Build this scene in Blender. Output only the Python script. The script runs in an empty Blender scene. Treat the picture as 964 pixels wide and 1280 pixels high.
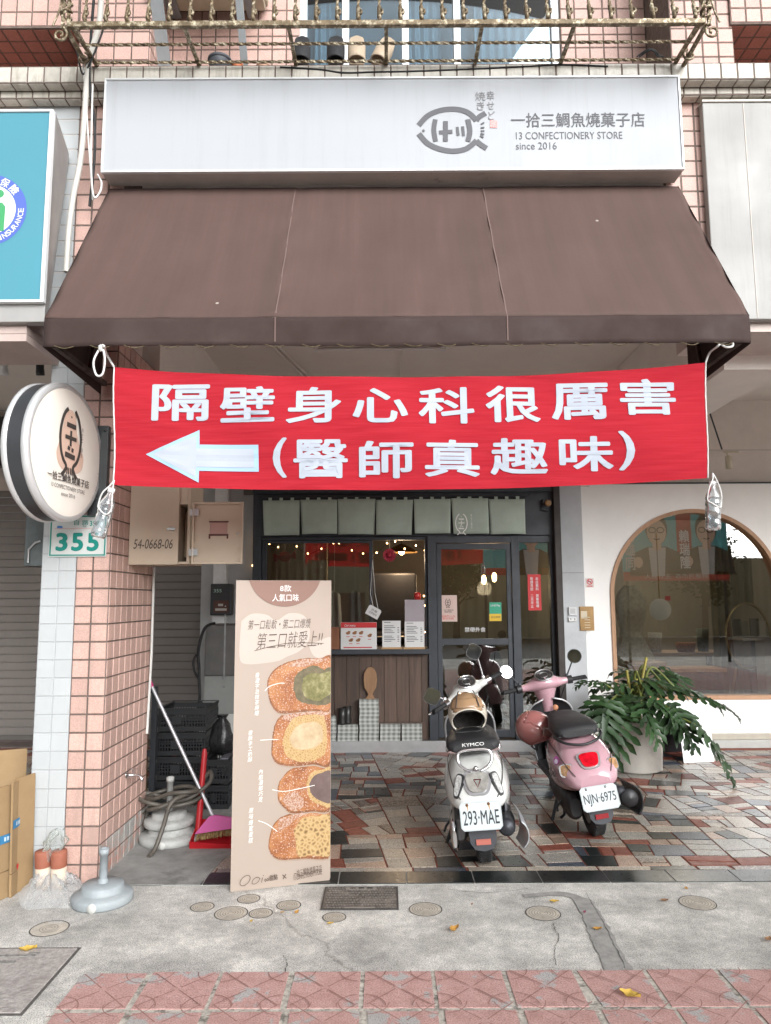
import bpy, bmesh, math, random
from mathutils import Vector, Matrix
R = math.radians
scene = bpy.context.scene
col = scene.collection
random.seed(7)
# ------------------------------------------------------------------ camera, sky, sun, exposure
EYE = 1.6; FOCAL = 915.0; PITCH = math.atan(110 / FOCAL); ROLL = 0.0055
cam_data = bpy.data.cameras.new('camera')
cam_data.sensor_fit = 'VERTICAL'; cam_data.sensor_height = 24.0
cam_data.lens = 24.0 * FOCAL / 1280.0
cam_data.clip_end = 2000; cam_data.clip_start = 0.05
cam = bpy.data.objects.new('camera', cam_data); col.objects.link(cam)
cam.matrix_world = Matrix.Translation((0, 0, EYE)) @ Matrix.Rotation(R(90) + PITCH, 4, 'X') @ Matrix.Rotation(-ROLL, 4, 'Z')
scene.camera = cam

SUN_EL, SUN_AZ = R(23), R(152)      # azimuth clockwise from +Y: behind the camera, to the right
world = bpy.data.worlds.new('World'); scene.world = world; world.use_nodes = True
wn = world.node_tree.nodes; wl = world.node_tree.links
sky = wn.new('ShaderNodeTexSky'); sky.sky_type = 'NISHITA'; sky.sun_disc = False
sky.sun_elevation = SUN_EL; sky.sun_rotation = SUN_AZ
sky.air_density = 1.0; sky.dust_density = 5.0; sky.ozone_density = 1.0
hsv = wn.new('ShaderNodeHueSaturation'); hsv.inputs['Saturation'].default_value = 0.1   # overcast: nearly colourless sky
wl.new(sky.outputs[0], hsv.inputs['Color'])
wl.new(hsv.outputs[0], wn['Background'].inputs[0]); wn['Background'].inputs[1].default_value = 0.08
sun_data = bpy.data.lights.new('sun', 'SUN'); sun_data.energy = 1.5; sun_data.angle = R(42); sun_data.color = (.93, .972, 1)
sun = bpy.data.objects.new('sun', sun_data); col.objects.link(sun)
sd = Vector((math.sin(SUN_AZ) * math.cos(SUN_EL), math.cos(SUN_AZ) * math.cos(SUN_EL), math.sin(SUN_EL)))
sun.rotation_euler = sd.to_track_quat('Z', 'Y').to_euler()
scene.view_settings.view_transform = 'Standard'; scene.view_settings.look = 'None'
scene.view_settings.exposure = 1.29; scene.view_settings.gamma = 1.0
try: scene.view_settings.use_curve_mapping = False
except Exception: pass
scene.cycles.max_bounces = 10; scene.cycles.diffuse_bounces = 5; scene.cycles.glossy_bounces = 5
scene.cycles.transparent_max_bounces = 16; scene.cycles.sample_clamp_indirect = 6.0
scene.cycles.use_denoising = True

# ------------------------------------------------------------------ measuring helpers: a pixel of the photo at a known depth
def _ray(px, py):
    x = px - 482.0; y = -(py - 640.0)
    c, s = math.cos(-ROLL), math.sin(-ROLL)
    x, y = (c * x - s * y) / FOCAL, (s * x + c * y) / FOCAL
    cp, sp = math.cos(PITCH), math.sin(PITCH)
    return Vector((x, cp - y * sp, sp + y * cp))
def P(px, py, Y):
    d = _ray(px, py); return Vector((0, 0, EYE)) + d * (Y / d.y)
def G(px, py, z=0.0):
    d = _ray(px, py); return Vector((0, 0, EYE)) + d * ((z - EYE) / d.z)
def RC(x0, y0, x1, y1, Y):
    a = P((x0 + x1) / 2, y0, Y); b = P((x0 + x1) / 2, y1, Y)
    l = P(x0, (y0 + y1) / 2, Y); r = P(x1, (y0 + y1) / 2, Y)
    return l.x, r.x, b.z, a.z          # x0 x1 zbottom ztop

# ------------------------------------------------------------------ materials
def lin(h):
    h = h.lstrip('#'); o = []
    for i in (0, 2, 4):
        c = int(h[i:i + 2], 16) / 255
        o.append(c / 12.92 if c <= .04045 else ((c + .055) / 1.055) ** 2.4)
    return tuple(o)
MATS = {}
def mat(name, c, rough=.5, metal=0., var=0., vscale=6., bump=0., bscale=60., spec=.5, coat=0., island=0., dirt=None, dscale=3., dlo=.55, dhi=.75, trans=0., emit=None, alpha=1., dmap=None):
    if name in MATS: return MATS[name]
    c = lin(c) if isinstance(c, str) else c
    m = bpy.data.materials.new(name); m.use_nodes = True
    n = m.node_tree.nodes; l = m.node_tree.links; b = n['Principled BSDF']
    b.inputs['Base Color'].default_value = (*c, 1); b.inputs['Roughness'].default_value = rough
    b.inputs['Metallic'].default_value = metal; b.inputs['Specular IOR Level'].default_value = spec
    b.inputs['Coat Weight'].default_value = coat; b.inputs['Coat Roughness'].default_value = .06
    b.inputs['Transmission Weight'].default_value = trans; b.inputs['Alpha'].default_value = alpha
    if emit: b.inputs['Emission Color'].default_value = (*c, 1); b.inputs['Emission Strength'].default_value = emit
    tc = n.new('ShaderNodeTexCoord'); cur = None
    if var or island or dirt:
        rgb = n.new('ShaderNodeRGB'); rgb.outputs[0].default_value = (*c, 1); cur = rgb.outputs[0]
    if island:
        g = n.new('ShaderNodeNewGeometry'); mr = n.new('ShaderNodeMapRange')
        mr.inputs['To Min'].default_value = 1 - island; mr.inputs['To Max'].default_value = 1 + island
        l.new(g.outputs['Random Per Island'], mr.inputs['Value'])
        h = n.new('ShaderNodeHueSaturation'); l.new(cur, h.inputs['Color']); l.new(mr.outputs[0], h.inputs['Value']); cur = h.outputs[0]
    if var:
        t = n.new('ShaderNodeTexNoise'); t.inputs['Scale'].default_value = vscale; t.inputs['Detail'].default_value = 6; t.inputs['Roughness'].default_value = .65
        l.new(tc.outputs['Object'], t.inputs['Vector'])
        mr = n.new('ShaderNodeMapRange'); mr.inputs['From Min'].default_value = .3; mr.inputs['From Max'].default_value = .7
        mr.inputs['To Min'].default_value = 1 - var; mr.inputs['To Max'].default_value = 1 + var
        l.new(t.outputs['Fac'], mr.inputs['Value'])
        h = n.new('ShaderNodeHueSaturation'); l.new(cur, h.inputs['Color']); l.new(mr.outputs[0], h.inputs['Value']); cur = h.outputs[0]
        mr2 = n.new('ShaderNodeMapRange'); mr2.inputs['From Min'].default_value = .3; mr2.inputs['From Max'].default_value = .7
        mr2.inputs['To Min'].default_value = min(1, rough * 1.2); mr2.inputs['To Max'].default_value = rough * .85
        l.new(t.outputs['Fac'], mr2.inputs['Value']); l.new(mr2.outputs[0], b.inputs['Roughness'])
    if dirt:
        dc = lin(dirt) if isinstance(dirt, str) else dirt
        t = n.new('ShaderNodeTexNoise'); t.inputs['Scale'].default_value = dscale; t.inputs['Detail'].default_value = 10; t.inputs['Roughness'].default_value = .75
        mp = n.new('ShaderNodeMapping'); mp.inputs['Scale'].default_value = dmap or (1, 1, 1); l.new(tc.outputs['Object'], mp.inputs['Vector']); l.new(mp.outputs[0], t.inputs['Vector'])
        mr = n.new('ShaderNodeMapRange'); mr.inputs['From Min'].default_value = dlo; mr.inputs['From Max'].default_value = dhi
        l.new(t.outputs['Fac'], mr.inputs['Value'])
        mx = n.new('ShaderNodeMix'); mx.data_type = 'RGBA'; mx.inputs['B'].default_value = (*dc, 1)
        l.new(mr.outputs[0], mx.inputs['Factor']); l.new(cur, mx.inputs['A']); cur = mx.outputs['Result']
    if cur is not None: l.new(cur, b.inputs['Base Color'])
    if bump:
        t = n.new('ShaderNodeTexNoise'); t.inputs['Scale'].default_value = bscale; t.inputs['Detail'].default_value = 5
        l.new(tc.outputs['Object'], t.inputs['Vector'])
        bp = n.new('ShaderNodeBump'); bp.inputs['Strength'].default_value = bump; bp.inputs['Distance'].default_value = .01
        l.new(t.outputs['Fac'], bp.inputs['Height']); l.new(bp.outputs[0], b.inputs['Normal'])
    MATS[name] = m; return m
def nodes_of(name):
    m = bpy.data.materials.new(name); m.use_nodes = True; MATS[name] = m
    return m, m.node_tree.nodes, m.node_tree.links, m.node_tree.nodes['Principled BSDF']
def ramp(n, stops, mode='LINEAR'):
    r = n.new('ShaderNodeValToRGB'); r.color_ramp.interpolation = mode
    e = r.color_ramp.elements
    while len(e) > 1: e.remove(e[-1])
    e[0].position = stops[0][0]; e[0].color = (*stops[0][1], 1)
    for p, c in stops[1:]:
        x = e.new(p); x.color = (*c, 1)
    return r
def glass(name, tint=(.9, .93, .92), ior=1.6, rough=0., haze=0.):
    m, n, l, b = nodes_of(name); n.remove(b); out = n['Material Output']
    tr = n.new('ShaderNodeBsdfTransparent'); tr.inputs[0].default_value = (*tint, 1)
    gl = n.new('ShaderNodeBsdfGlossy'); gl.inputs['Roughness'].default_value = rough
    fr = n.new('ShaderNodeFresnel'); fr.inputs['IOR'].default_value = ior
    mx = n.new('ShaderNodeMixShader'); l.new(fr.outputs[0], mx.inputs[0]); l.new(tr.outputs[0], mx.inputs[1]); l.new(gl.outputs[0], mx.inputs[2])
    cur = mx.outputs[0]
    if haze:
        df = n.new('ShaderNodeBsdfDiffuse'); df.inputs[0].default_value = (.7, .72, .74, 1); m2 = n.new('ShaderNodeMixShader'); m2.inputs[0].default_value = haze
        l.new(cur, m2.inputs[1]); l.new(df.outputs[0], m2.inputs[2]); cur = m2.outputs[0]
    l.new(cur, out.inputs[0]); return m

# ------------------------------------------------------------------ mesh helpers
class MB:
    def __init__(s): s.v = []; s.f = []; s.mi = []; s.sm = []
    def add(s, vs, fs, mi=0, smooth=False):
        o = len(s.v); s.v += [Vector(v) for v in vs]
        for f in fs: s.f.append([i + o for i in f]); s.mi.append(mi); s.sm.append(smooth)
        return s
    def box(s, x0, y0, z0, x1, y1, z1, mi=0):
        v = [(x0, y0, z0), (x1, y0, z0), (x1, y1, z0), (x0, y1, z0), (x0, y0, z1), (x1, y0, z1), (x1, y1, z1), (x0, y1, z1)]
        return s.add(v, [(3, 2, 1, 0), (4, 5, 6, 7), (0, 1, 5, 4), (1, 2, 6, 5), (2, 3, 7, 6), (3, 0, 4, 7)], mi)
    def obox(s, c, size, rot=None, mi=0):
        m = rot.to_3x3() if rot else Matrix.Identity(3); a, b, d = [q / 2 for q in size]; c = Vector(c)
        v = [c + m @ Vector(p) for p in ((-a, -b, -d), (a, -b, -d), (a, b, -d), (-a, b, -d), (-a, -b, d), (a, -b, d), (a, b, d), (-a, b, d))]
        return s.add(v, [(3, 2, 1, 0), (4, 5, 6, 7), (0, 1, 5, 4), (1, 2, 6, 5), (2, 3, 7, 6), (3, 0, 4, 7)], mi)
    def bar(s, p, q, w, h, mi=0, up=(0, 0, 1)):
        p = Vector(p); q = Vector(q); d = (q - p); L = d.length; d.normalize(); up = Vector(up)
        if abs(d.dot(up)) > .98: up = Vector((1, 0, 0))
        x = d.cross(up).normalized(); z = x.cross(d)
        m = Matrix((x, d, z)).transposed().to_4x4()
        return s.obox((p + q) / 2, (w, L, h), m, mi)
    def tube(s, pts, r, n=8, mi=0, cap=True, smooth=True, twist=None):
        pts = [Vector(p) for p in pts]; N = len(pts); rs = r if isinstance(r, (list, tuple)) else [r] * N
        rings = []; ref = None
        for i, p in enumerate(pts):
            t = (pts[min(i + 1, N - 1)] - pts[max(i - 1, 0)])
            if t.length < 1e-9: t = Vector((0, 0, 1))
            t.normalize()
            if ref is None: ref = Vector((0, 0, 1)) if abs(t.z) < .9 else Vector((1, 0, 0))
            a = (ref - t * ref.dot(t)).normalized(); ref = a; b = t.cross(a)
            tw = twist * i if twist else 0
            rings.append([p + (a * math.cos(2 * math.pi * k / n + tw) + b * math.sin(2 * math.pi * k / n + tw)) * rs[i] for k in range(n)])
        return s.loft(rings, mi, cap, smooth)
    def loft(s, rings, mi=0, cap=True, smooth=True, closed=True):
        n = len(rings[0]); v = [p for r in rings for p in r]; f = []
        for i in range(len(rings) - 1):
            for k in range(n if closed else n - 1):
                a = i * n + k; b = i * n + (k + 1) % n
                f.append((a, b, b + n, a + n))
        s.add(v, f, mi, smooth)
        if cap and closed:
            s.add(rings[0], [tuple(range(n))[::-1]], mi); s.add(rings[-1], [tuple(range(n))], mi)
        return s
    def lathe(s, prof, c=(0, 0, 0), axis=(0, 0, 1), n=24, mi=0, smooth=True, cap=False, ref=None):
        ax = Vector(axis).normalized(); ref = Vector(ref) if ref else (Vector((1, 0, 0)) if abs(ax.x) < .9 else Vector((0, 1, 0)))
        a = (ref - ax * ref.dot(ax)).normalized(); b = ax.cross(a); c = Vector(c)
        rings = [[c + ax * z + (a * math.cos(2 * math.pi * k / n) + b * math.sin(2 * math.pi * k / n)) * max(r, 1e-5) for k in range(n)] for r, z in prof]
        return s.loft(rings, mi, cap, smooth)
    def poly(s, pts2, fr, d=0., mi=0, off=0.):
        o, u, v, nn = [Vector(q) for q in fr]
        top = [o + u * x + v * y + nn * (off + d) for x, y in pts2]; k = len(pts2)
        s.add(top, [tuple(range(k))], mi)
        if d:
            bot = [o + u * x + v * y + nn * off for x, y in pts2]
            s.add(bot + top, [(i, (i + 1) % k, k + (i + 1) % k, k + i) for i in range(k)], mi)
        return s
    def grid(s, fn, nu, nv, mi=0, smooth=True):
        v = [fn(i / nu, j / nv) for j in range(nv + 1) for i in range(nu + 1)]
        f = [(j * (nu + 1) + i, j * (nu + 1) + i + 1, (j + 1) * (nu + 1) + i + 1, (j + 1) * (nu + 1) + i) for j in range(nv) for i in range(nu)]
        return s.add(v, f, mi, smooth)
    def ribbon(s, pts, w, fr, off=0., mi=0):
        o, u, v, nn = [Vector(q) for q in fr]; N = len(pts); ws = w if isinstance(w, (list, tuple)) else [w] * N
        L = []; Rr = []; s.k = getattr(s, 'k', 0) + 1; off = off + s.k * .00012
        for i, (x, y) in enumerate(pts):
            a = pts[max(i - 1, 0)]; b = pts[min(i + 1, N - 1)]; dx, dy = b[0] - a[0], b[1] - a[1]; q = math.hypot(dx, dy) or 1
            nx, ny = -dy / q * ws[i] / 2, dx / q * ws[i] / 2
            L.append(o + u * (x + nx) + v * (y + ny) + nn * off); Rr.append(o + u * (x - nx) + v * (y - ny) + nn * off)
        return s.add(L + Rr, [(i, N + i, N + i + 1, i + 1) for i in range(N - 1)], mi)
    def tiles(s, o, u, v, nn, nu, nv, tw, th, gap, d=.004, mi=0, jit=0.):
        o, u, v, nn = [Vector(q) for q in (o, u, v, nn)]; c = .0025
        for j in range(nv):
            for i in range(nu):
                x0, x1, y0, y1 = i * tw + gap / 2, (i + 1) * tw - gap / 2, j * th + gap / 2, (j + 1) * th - gap / 2
                dd = d + random.uniform(-jit, jit)
                b = [o + u * x + v * y for x, y in ((x0, y0), (x1, y0), (x1, y1), (x0, y1))]
                t = [o + u * x + v * y + nn * dd for x, y in ((x0 + c, y0 + c), (x1 - c, y0 + c), (x1 - c, y1 - c), (x0 + c, y1 - c))]
                s.add(b + t, [(4, 5, 6, 7), (0, 1, 5, 4), (1, 2, 6, 5), (2, 3, 7, 6), (3, 0, 4, 7)], mi)
        return s
    def build(s, name, mats, parent=None, local=False, bevel=0., sub=0, segs=2, solid=0., auto=None):
        sh = Vector((0, 0, 0))
        if parent is not None and not local:
            q = parent
            while q: sh = sh + Vector(q.location); q = q.parent
        me = bpy.data.meshes.new(name)
        me.from_pydata([tuple(v - sh) for v in s.v], [], s.f)
        mats = mats if isinstance(mats, (list, tuple)) else [mats]
        for m in mats: me.materials.append(m)
        for p, mi, sm in zip(me.polygons, s.mi, s.sm): p.material_index = mi; p.use_smooth = sm
        me.update()
        o = bpy.data.objects.new(name, me); col.objects.link(o)
        if parent is not None: o.parent = parent
        if solid: md = o.modifiers.new('solid', 'SOLIDIFY'); md.thickness = solid; md.offset = 0
        if bevel:
            md = o.modifiers.new('bevel', 'BEVEL'); md.width = bevel; md.segments = segs; md.limit_method = 'ANGLE'; md.angle_limit = R(40); md.use_clamp_overlap = True
        if sub: md = o.modifiers.new('sub', 'SUBSURF'); md.levels = sub; md.render_levels = sub
        return o
def tag(o, label=None, cat=None, group=None, kind=None):
    if label: o['label'] = label
    if cat: o['category'] = cat
    if group: o['group'] = group
    if kind: o['kind'] = kind
    return o
def thing(name, label, cat, loc=(0, 0, 0), group=None, rot=None):
    o = bpy.data.objects.new(name, None); col.objects.link(o); o.location = loc; o.empty_display_size = .1
    if rot: o.rotation_euler = rot
    return tag(o, label, cat, group)
def solo(mb, name, mats, label, cat, group=None, loc=None, kind=None, **k):
    if loc is None:
        xs = [v.x for v in mb.v]; ys = [v.y for v in mb.v]; zs = [v.z for v in mb.v]
        loc = Vector(((min(xs) + max(xs)) / 2, (min(ys) + max(ys)) / 2, min(zs)))
    loc = Vector(loc); mb.v = [v - loc for v in mb.v]
    o = mb.build(name, mats, **k); o.location = loc
    return tag(o, label, cat, group, kind)
def structure(mb, name, mats, **k):
    o = mb.build(name, mats, **k); o['kind'] = 'structure'; return o
FRONT = lambda x, y, z: (Vector((x, y, z)), Vector((1, 0, 0)), Vector((0, 0, 1)), Vector((0, -1, 0)))
_txt = {}
def text(body, name, m, parent, fr, w=None, h=None, bold=0., align='CENTER', shear=0., line=1.0, off=.002, warp=None, local=False, mirror=False, spacing=1., mb=None, rot=0., thin=0.):
    key = (body, align, shear, line, spacing, thin)
    if key not in _txt:
        c = bpy.data.curves.new('text', 'FONT'); c.body = body; c.size = 1; c.offset = -thin; c.resolution_u = 3
        c.align_x = align; c.shear = shear; c.space_line = line; c.space_character = spacing
        o = bpy.data.objects.new('text', c); col.objects.link(o)
        me = bpy.data.meshes.new_from_object(o.evaluated_get(bpy.context.evaluated_depsgraph_get()))
        _txt[key] = ([Vector(v.co) for v in me.vertices], [tuple(p.vertices) for p in me.polygons])
        bpy.data.objects.remove(o); bpy.data.curves.remove(c); bpy.data.meshes.remove(me)
    vs, fs = _txt[key]
    x0, x1 = min(v.x for v in vs), max(v.x for v in vs); y0, y1 = min(v.y for v in vs), max(v.y for v in vs)
    sx = w / (x1 - x0) if w else h / (y1 - y0); sy = h / (y1 - y0) if h else sx
    O, u, v, n = [Vector(q) for q in fr]; out = []; cr, srr = math.cos(rot), math.sin(rot)
    t = MB() if mb is None else mb
    # heavier weights: the glyph struck several times, each copy nudged a little and a hair further out
    ks = [(0, 0)] + [(math.cos(a * .785), math.sin(a * .785)) for a in range(8)] if bold else [(0, 0)]
    bx, by = bold * sx * .62, bold * sy * .62; sx *= 1 - 1.24 * bold / (x1 - x0); sy *= 1 - 1.24 * bold / (y1 - y0)
    for i, (kx, ky) in enumerate(ks):
        out = []
        for q in vs:
            x = (q.x - (x0 + x1) / 2) * sx * (-1 if mirror else 1) + kx * bx; y = (q.y - (y0 + y1) / 2) * sy + ky * by
            x, y = cr * x - srr * y, srr * x + cr * y
            e = off + i * .00012; p = O + u * x + v * y
            out.append(warp(p, e) if warp else p + n * e)
        t.add(out, fs)
    if mb is not None: return mb
    return t.build(name, m, parent, local=local)
def text_px(body, name, m, parent, x0, y0, x1, y1, Y, **k):
    a, b, c, d = RC(x0, y0, x1, y1, Y)
    return text(body, name, m, parent, FRONT((a + b) / 2, Y, (c + d) / 2), w=b - a, h=d - c, **k)
def arc(cx, cy, r, a0, a1, n=12, ry=None):
    ry = ry or r
    return [(cx + r * math.cos(R(a0 + (a1 - a0) * i / n)), cy + ry * math.sin(R(a0 + (a1 - a0) * i / n))) for i in range(n + 1)]
def smooth_path(pts, k=6):
    pts = [Vector(p) for p in pts]; out = []
    for i in range(len(pts) - 1):
        p0, p1, p2, p3 = pts[max(i - 1, 0)], pts[i], pts[i + 1], pts[min(i + 2, len(pts) - 1)]
        for j in range(k):
            t = j / k
            out.append(.5 * ((2 * p1) + (p2 - p0) * t + (2 * p0 - 5 * p1 + 4 * p2 - p3) * t * t + (-p0 + 3 * p1 - 3 * p2 + p3) * t ** 3))
    out.append(pts[-1]); return out
def superring(y, zc, hw, hh, e=2.6, n=20, x0=0.):
    o = []
    for k in range(n):
        a = 2 * math.pi * k / n; c, s = math.cos(a), math.sin(a)
        o.append(Vector((x0 + hw * math.copysign(abs(c) ** (2 / e), c), y, zc + hh * math.copysign(abs(s) ** (2 / e), s))))
    return o

# ------------------------------------------------------------------ shared materials
PINK_TILE = mat('pink_tile', (.48, .31, .265), .55, island=.10, var=.16, vscale=120, bump=.15, bscale=300)
RED_TILE = mat('red_brown_tile', (.34, .11, .08), .5, island=.1, var=.15, vscale=90)
GROUT = mat('dark_grout', (.13, .095, .08), .9, var=.3, vscale=30)
WHITE_TILE = mat('white_painted_tile', (.42, .435, .44), .35, island=.035, var=.03, vscale=8, dirt=(.33, .32, .29), dscale=2.5, dlo=.56, dhi=.85, dmap=(6, 6, .7))
WHITE_GROUT = mat('white_painted_grout', (.35, .36, .37), .6, var=.1)
CREAM_TILE = mat('cream_tile', (.47, .44, .385), .4, island=.09, var=.12, vscale=25, dirt=(.2, .175, .135), dscale=3, dlo=.5, dhi=.78, dmap=(5, 5, .8))
PLASTER = mat('pale_plaster', (.76, .72, .67), .85, var=.06, vscale=2, bump=.08, bscale=140)
CEIL = mat('ceiling_paint', (.76, .715, .66), .9, var=.05, vscale=1.5)
WHITE_WALL = mat('white_wall', (.88, .865, .84), .8, var=.04, vscale=2.5, bump=.05, bscale=200)
BLACK_METAL = mat('black_metal', (.025, .028, .033), .45, var=.2, vscale=20)
DARK_FRAME = mat('charcoal_frame', (.032, .037, .046), .5, var=.15, vscale=8)
CHROME = mat('chrome', (.75, .75, .76), .12, metal=1., var=.05, vscale=30)
STEEL = mat('brushed_steel', (.42, .42, .42), .38, metal=1., var=.15, vscale=12)
ALU = mat('aluminium', (.62, .63, .65), .35, metal=.9, var=.08)
BLACK_RUBBER = mat('black_rubber', (.018, .018, .019), .75, var=.25, vscale=25, bump=.2, bscale=120)
BLACK_PLASTIC = mat('black_plastic', (.02, .02, .022), .42, var=.2, vscale=15)
WHITE_PLASTIC = mat('white_plastic', (.66, .66, .66), .4, var=.03)
WHITE_PRINT = mat('white_print', (.66, .66, .66), .6)
DARK_PRINT = mat('dark_print', (.05, .04, .035), .6)
GREY_PRINT = mat('grey_print', (.075, .075, .083), .6)
RED_PRINT = mat('red_print', (.55, .03, .035), .6)
WHITE_CORD = mat('white_cord', (.58, .57, .55), .8, var=.1, vscale=60)
# ================================================================== GROUND
FACE = 4.40            # plane of the pillars and of the upper facade
def concrete_material():
    m, n, l, b = nodes_of('worn_concrete')
    tc = n.new('ShaderNodeTexCoord')
    def noise(s, d=8, r=.6):
        t = n.new('ShaderNodeTexNoise'); t.inputs['Scale'].default_value = s; t.inputs['Detail'].default_value = d; t.inputs['Roughness'].default_value = r
        l.new(tc.outputs['Object'], t.inputs['Vector']); return t
    big = noise(2.4, 9, .68); r1 = ramp(n, [(.34, (.36, .35, .335)), (.5, (.52, .505, .485)), (.62, (.70, .68, .65))]); l.new(big.outputs['Fac'], r1.inputs[0])
    fine = noise(170, 3, .7); r2 = ramp(n, [(.36, (.36, .36, .36)), (.5, (1, 1, 1)), (.66, (1.5, 1.47, 1.4))]); l.new(fine.outputs['Fac'], r2.inputs[0])
    mid = noise(22, 6, .7); r3 = ramp(n, [(.3, (.78, .78, .78)), (.7, (1.16, 1.15, 1.13))]); l.new(mid.outputs['Fac'], r3.inputs[0])
    m1 = n.new('ShaderNodeMix'); m1.data_type = 'RGBA'; m1.blend_type = 'MULTIPLY'; m1.inputs['Factor'].default_value = .85
    l.new(r1.outputs[0], m1.inputs['A']); l.new(r2.outputs[0], m1.inputs['B'])
    m2 = n.new('ShaderNodeMix'); m2.data_type = 'RGBA'; m2.blend_type = 'MULTIPLY'; m2.inputs['Factor'].default_value = 1
    l.new(m1.outputs['Result'], m2.inputs['A']); l.new(r3.outputs[0], m2.inputs['B'])
    # hairline cracks
    v = n.new('ShaderNodeTexVoronoi'); v.feature = 'DISTANCE_TO_EDGE'; v.inputs['Scale'].default_value = .33
    wn_ = noise(3.5, 5); mixv = n.new('ShaderNodeMix'); mixv.data_type = 'VECTOR'; mixv.inputs['Factor'].default_value = .22
    l.new(tc.outputs['Object'], mixv.inputs[4]); l.new(wn_.outputs['Color'], mixv.inputs[5]); l.new(mixv.outputs[1], v.inputs['Vector'])
    rc = ramp(n, [(0, (.62, .6, .58)), (.0012, (.75, .74, .72)), (.0028, (1, 1, 1))]); l.new(v.outputs['Distance'], rc.inputs[0])
    m3 = n.new('ShaderNodeMix'); m3.data_type = 'RGBA'; m3.blend_type = 'MULTIPLY'; m3.inputs['Factor'].default_value = .8
    l.new(m2.outputs['Result'], m3.inputs['A']); l.new(rc.outputs[0], m3.inputs['B'])
    l.new(m3.outputs['Result'], b.inputs['Base Color']); b.inputs['Roughness'].default_value = .9
    bp = n.new('ShaderNodeBump'); bp.inputs['Strength'].default_value = .45; bp.inputs['Distance'].default_value = .006
    l.new(fine.outputs['Fac'], bp.inputs['Height']); l.new(bp.outputs[0], b.inputs['Normal'])
    return m
CONCRETE = concrete_material()
ASPHALT = mat('asphalt', (.08, .08, .082), .9, var=.25, vscale=40, bump=.4, bscale=150)
g = MB(); g.add([(-400, -400, -.16), (400, -400, -.16), (400, 400, -.16), (-400, 400, -.16)], [(0, 1, 2, 3)])
structure(g, 'ground', ASPHALT)
g = MB(); g.box(-60, -4.0, -.155, 60, 30, 0.0)
structure(g, 'sidewalk', CONCRETE)

# darker re-cemented patches and the trench scar across the pavement
PATCH = mat('dark_cement', (.31, .30, .285), .92, var=.22, vscale=16, bump=.5, bscale=120, dirt=(.42, .4, .37), dscale=5, dlo=.55, dhi=.75)
tr = MB()
path = [G(655, 1121), G(700, 1118), G(727, 1126), G(742, 1150), G(757, 1180), G(772, 1210), G(788, 1240)]
wd = [.05, .06, .1, .11, .11, .12, .12]
sp = smooth_path([Vector((p.x, p.y, 0)) for p in path], 6)
tr.ribbon([(p.x + random.uniform(-.006, .006), p.y) for p in sp], [wd[min(int(i / 6), 6)] * random.uniform(.9, 1.1) for i in range(len(sp))], (Vector((0, 0, .004)), Vector((1, 0, 0)), Vector((0, 1, 0)), Vector((0, 0, 1))))
structure(tr, 'pavement_scar', PATCH)
CRACK = mat('crack_dirt', (.1, .092, .085), .95, var=.3, vscale=60)
ck = MB()
FLAT = (Vector((0, 0, .0055)), Vector((1, 0, 0)), Vector((0, 1, 0)), Vector((0, 0, 1)))
for pts in ([(733, 1117), (752, 1150), (768, 1182), (782, 1212)], [(692, 1153), (694, 1164), (699, 1172), (693, 1190), (695, 1208)], [(356, 1218), (359, 1206), (354, 1196)], [(560, 1113), (610, 1117), (660, 1112)]):
    q = smooth_path([Vector((G(*p).x, G(*p).y, 0)) for p in pts], 8)
    ck.ribbon([(p.x + random.uniform(-.004, .004), p.y + random.uniform(-.003, .003)) for p in q], [random.uniform(.0012, .0055) for _ in q], FLAT)
structure(ck, 'pavement_cracks', CRACK)

# red pavers with pressed arcs, worn to grey here and there
def paver_material():
    m, n, l, b = nodes_of('red_paver')
    tc = n.new('ShaderNodeTexCoord')
    def noise(s, d=6, r=.65):
        t = n.new('ShaderNodeTexNoise'); t.inputs['Scale'].default_value = s; t.inputs['Detail'].default_value = d; t.inputs['Roughness'].default_value = r
        l.new(tc.outputs['Object'], t.inputs['Vector']); return t
    a = noise(14); r1 = ramp(n, [(.3, (.45, .255, .23)), (.7, (.55, .34, .315))]); l.new(a.outputs['Fac'], r1.inputs[0])
    w = noise(5.2, 9, .62); r2 = ramp(n, [(.57, (0, 0, 0)), (.60, (1, 1, 1))]); l.new(w.outputs['Fac'], r2.inputs[0])
    mx = n.new('ShaderNodeMix'); mx.data_type = 'RGBA'; mx.inputs['B'].default_value = (.42, .40, .39, 1)
    l.new(r2.outputs[0], mx.inputs['Factor']); l.new(r1.outputs[0], mx.inputs['A'])
    f = noise(150, 3); r3 = ramp(n, [(.32, (.55, .55, .55)), (.5, (1, 1, 1)), (.7, (1.25, 1.25, 1.25))]); l.new(f.outputs['Fac'], r3.inputs[0])
    m2 = n.new('ShaderNodeMix'); m2.data_type = 'RGBA'; m2.blend_type = 'MULTIPLY'; m2.inputs['Factor'].default_value = .9
    l.new(mx.outputs['Result'], m2.inputs['A']); l.new(r3.outputs[0], m2.inputs['B'])
    l.new(m2.outputs['Result'], b.inputs['Base Color']); b.inputs['Roughness'].default_value = .88
    bp = n.new('ShaderNodeBump'); bp.inputs['Strength'].default_value = .3; bp.inputs['Distance'].default_value = .005
    l.new(f.outputs['Fac'], bp.inputs['Height']); l.new(bp.outputs[0], b.inputs['Normal'])
    return m
PAVER = paver_material(); GROOVE = mat('paver_groove', (.31, .165, .145), .95, var=.2, vscale=30)
MORTAR = mat('paver_mortar', (.50, .465, .41), .95, var=.35, vscale=30, bump=.5, bscale=90, dirt=(.16, .15, .13), dscale=14, dlo=.5, dhi=.62)
pv = MB()
T = .305; Y0 = 3.39
x_left = -1.33
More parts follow.
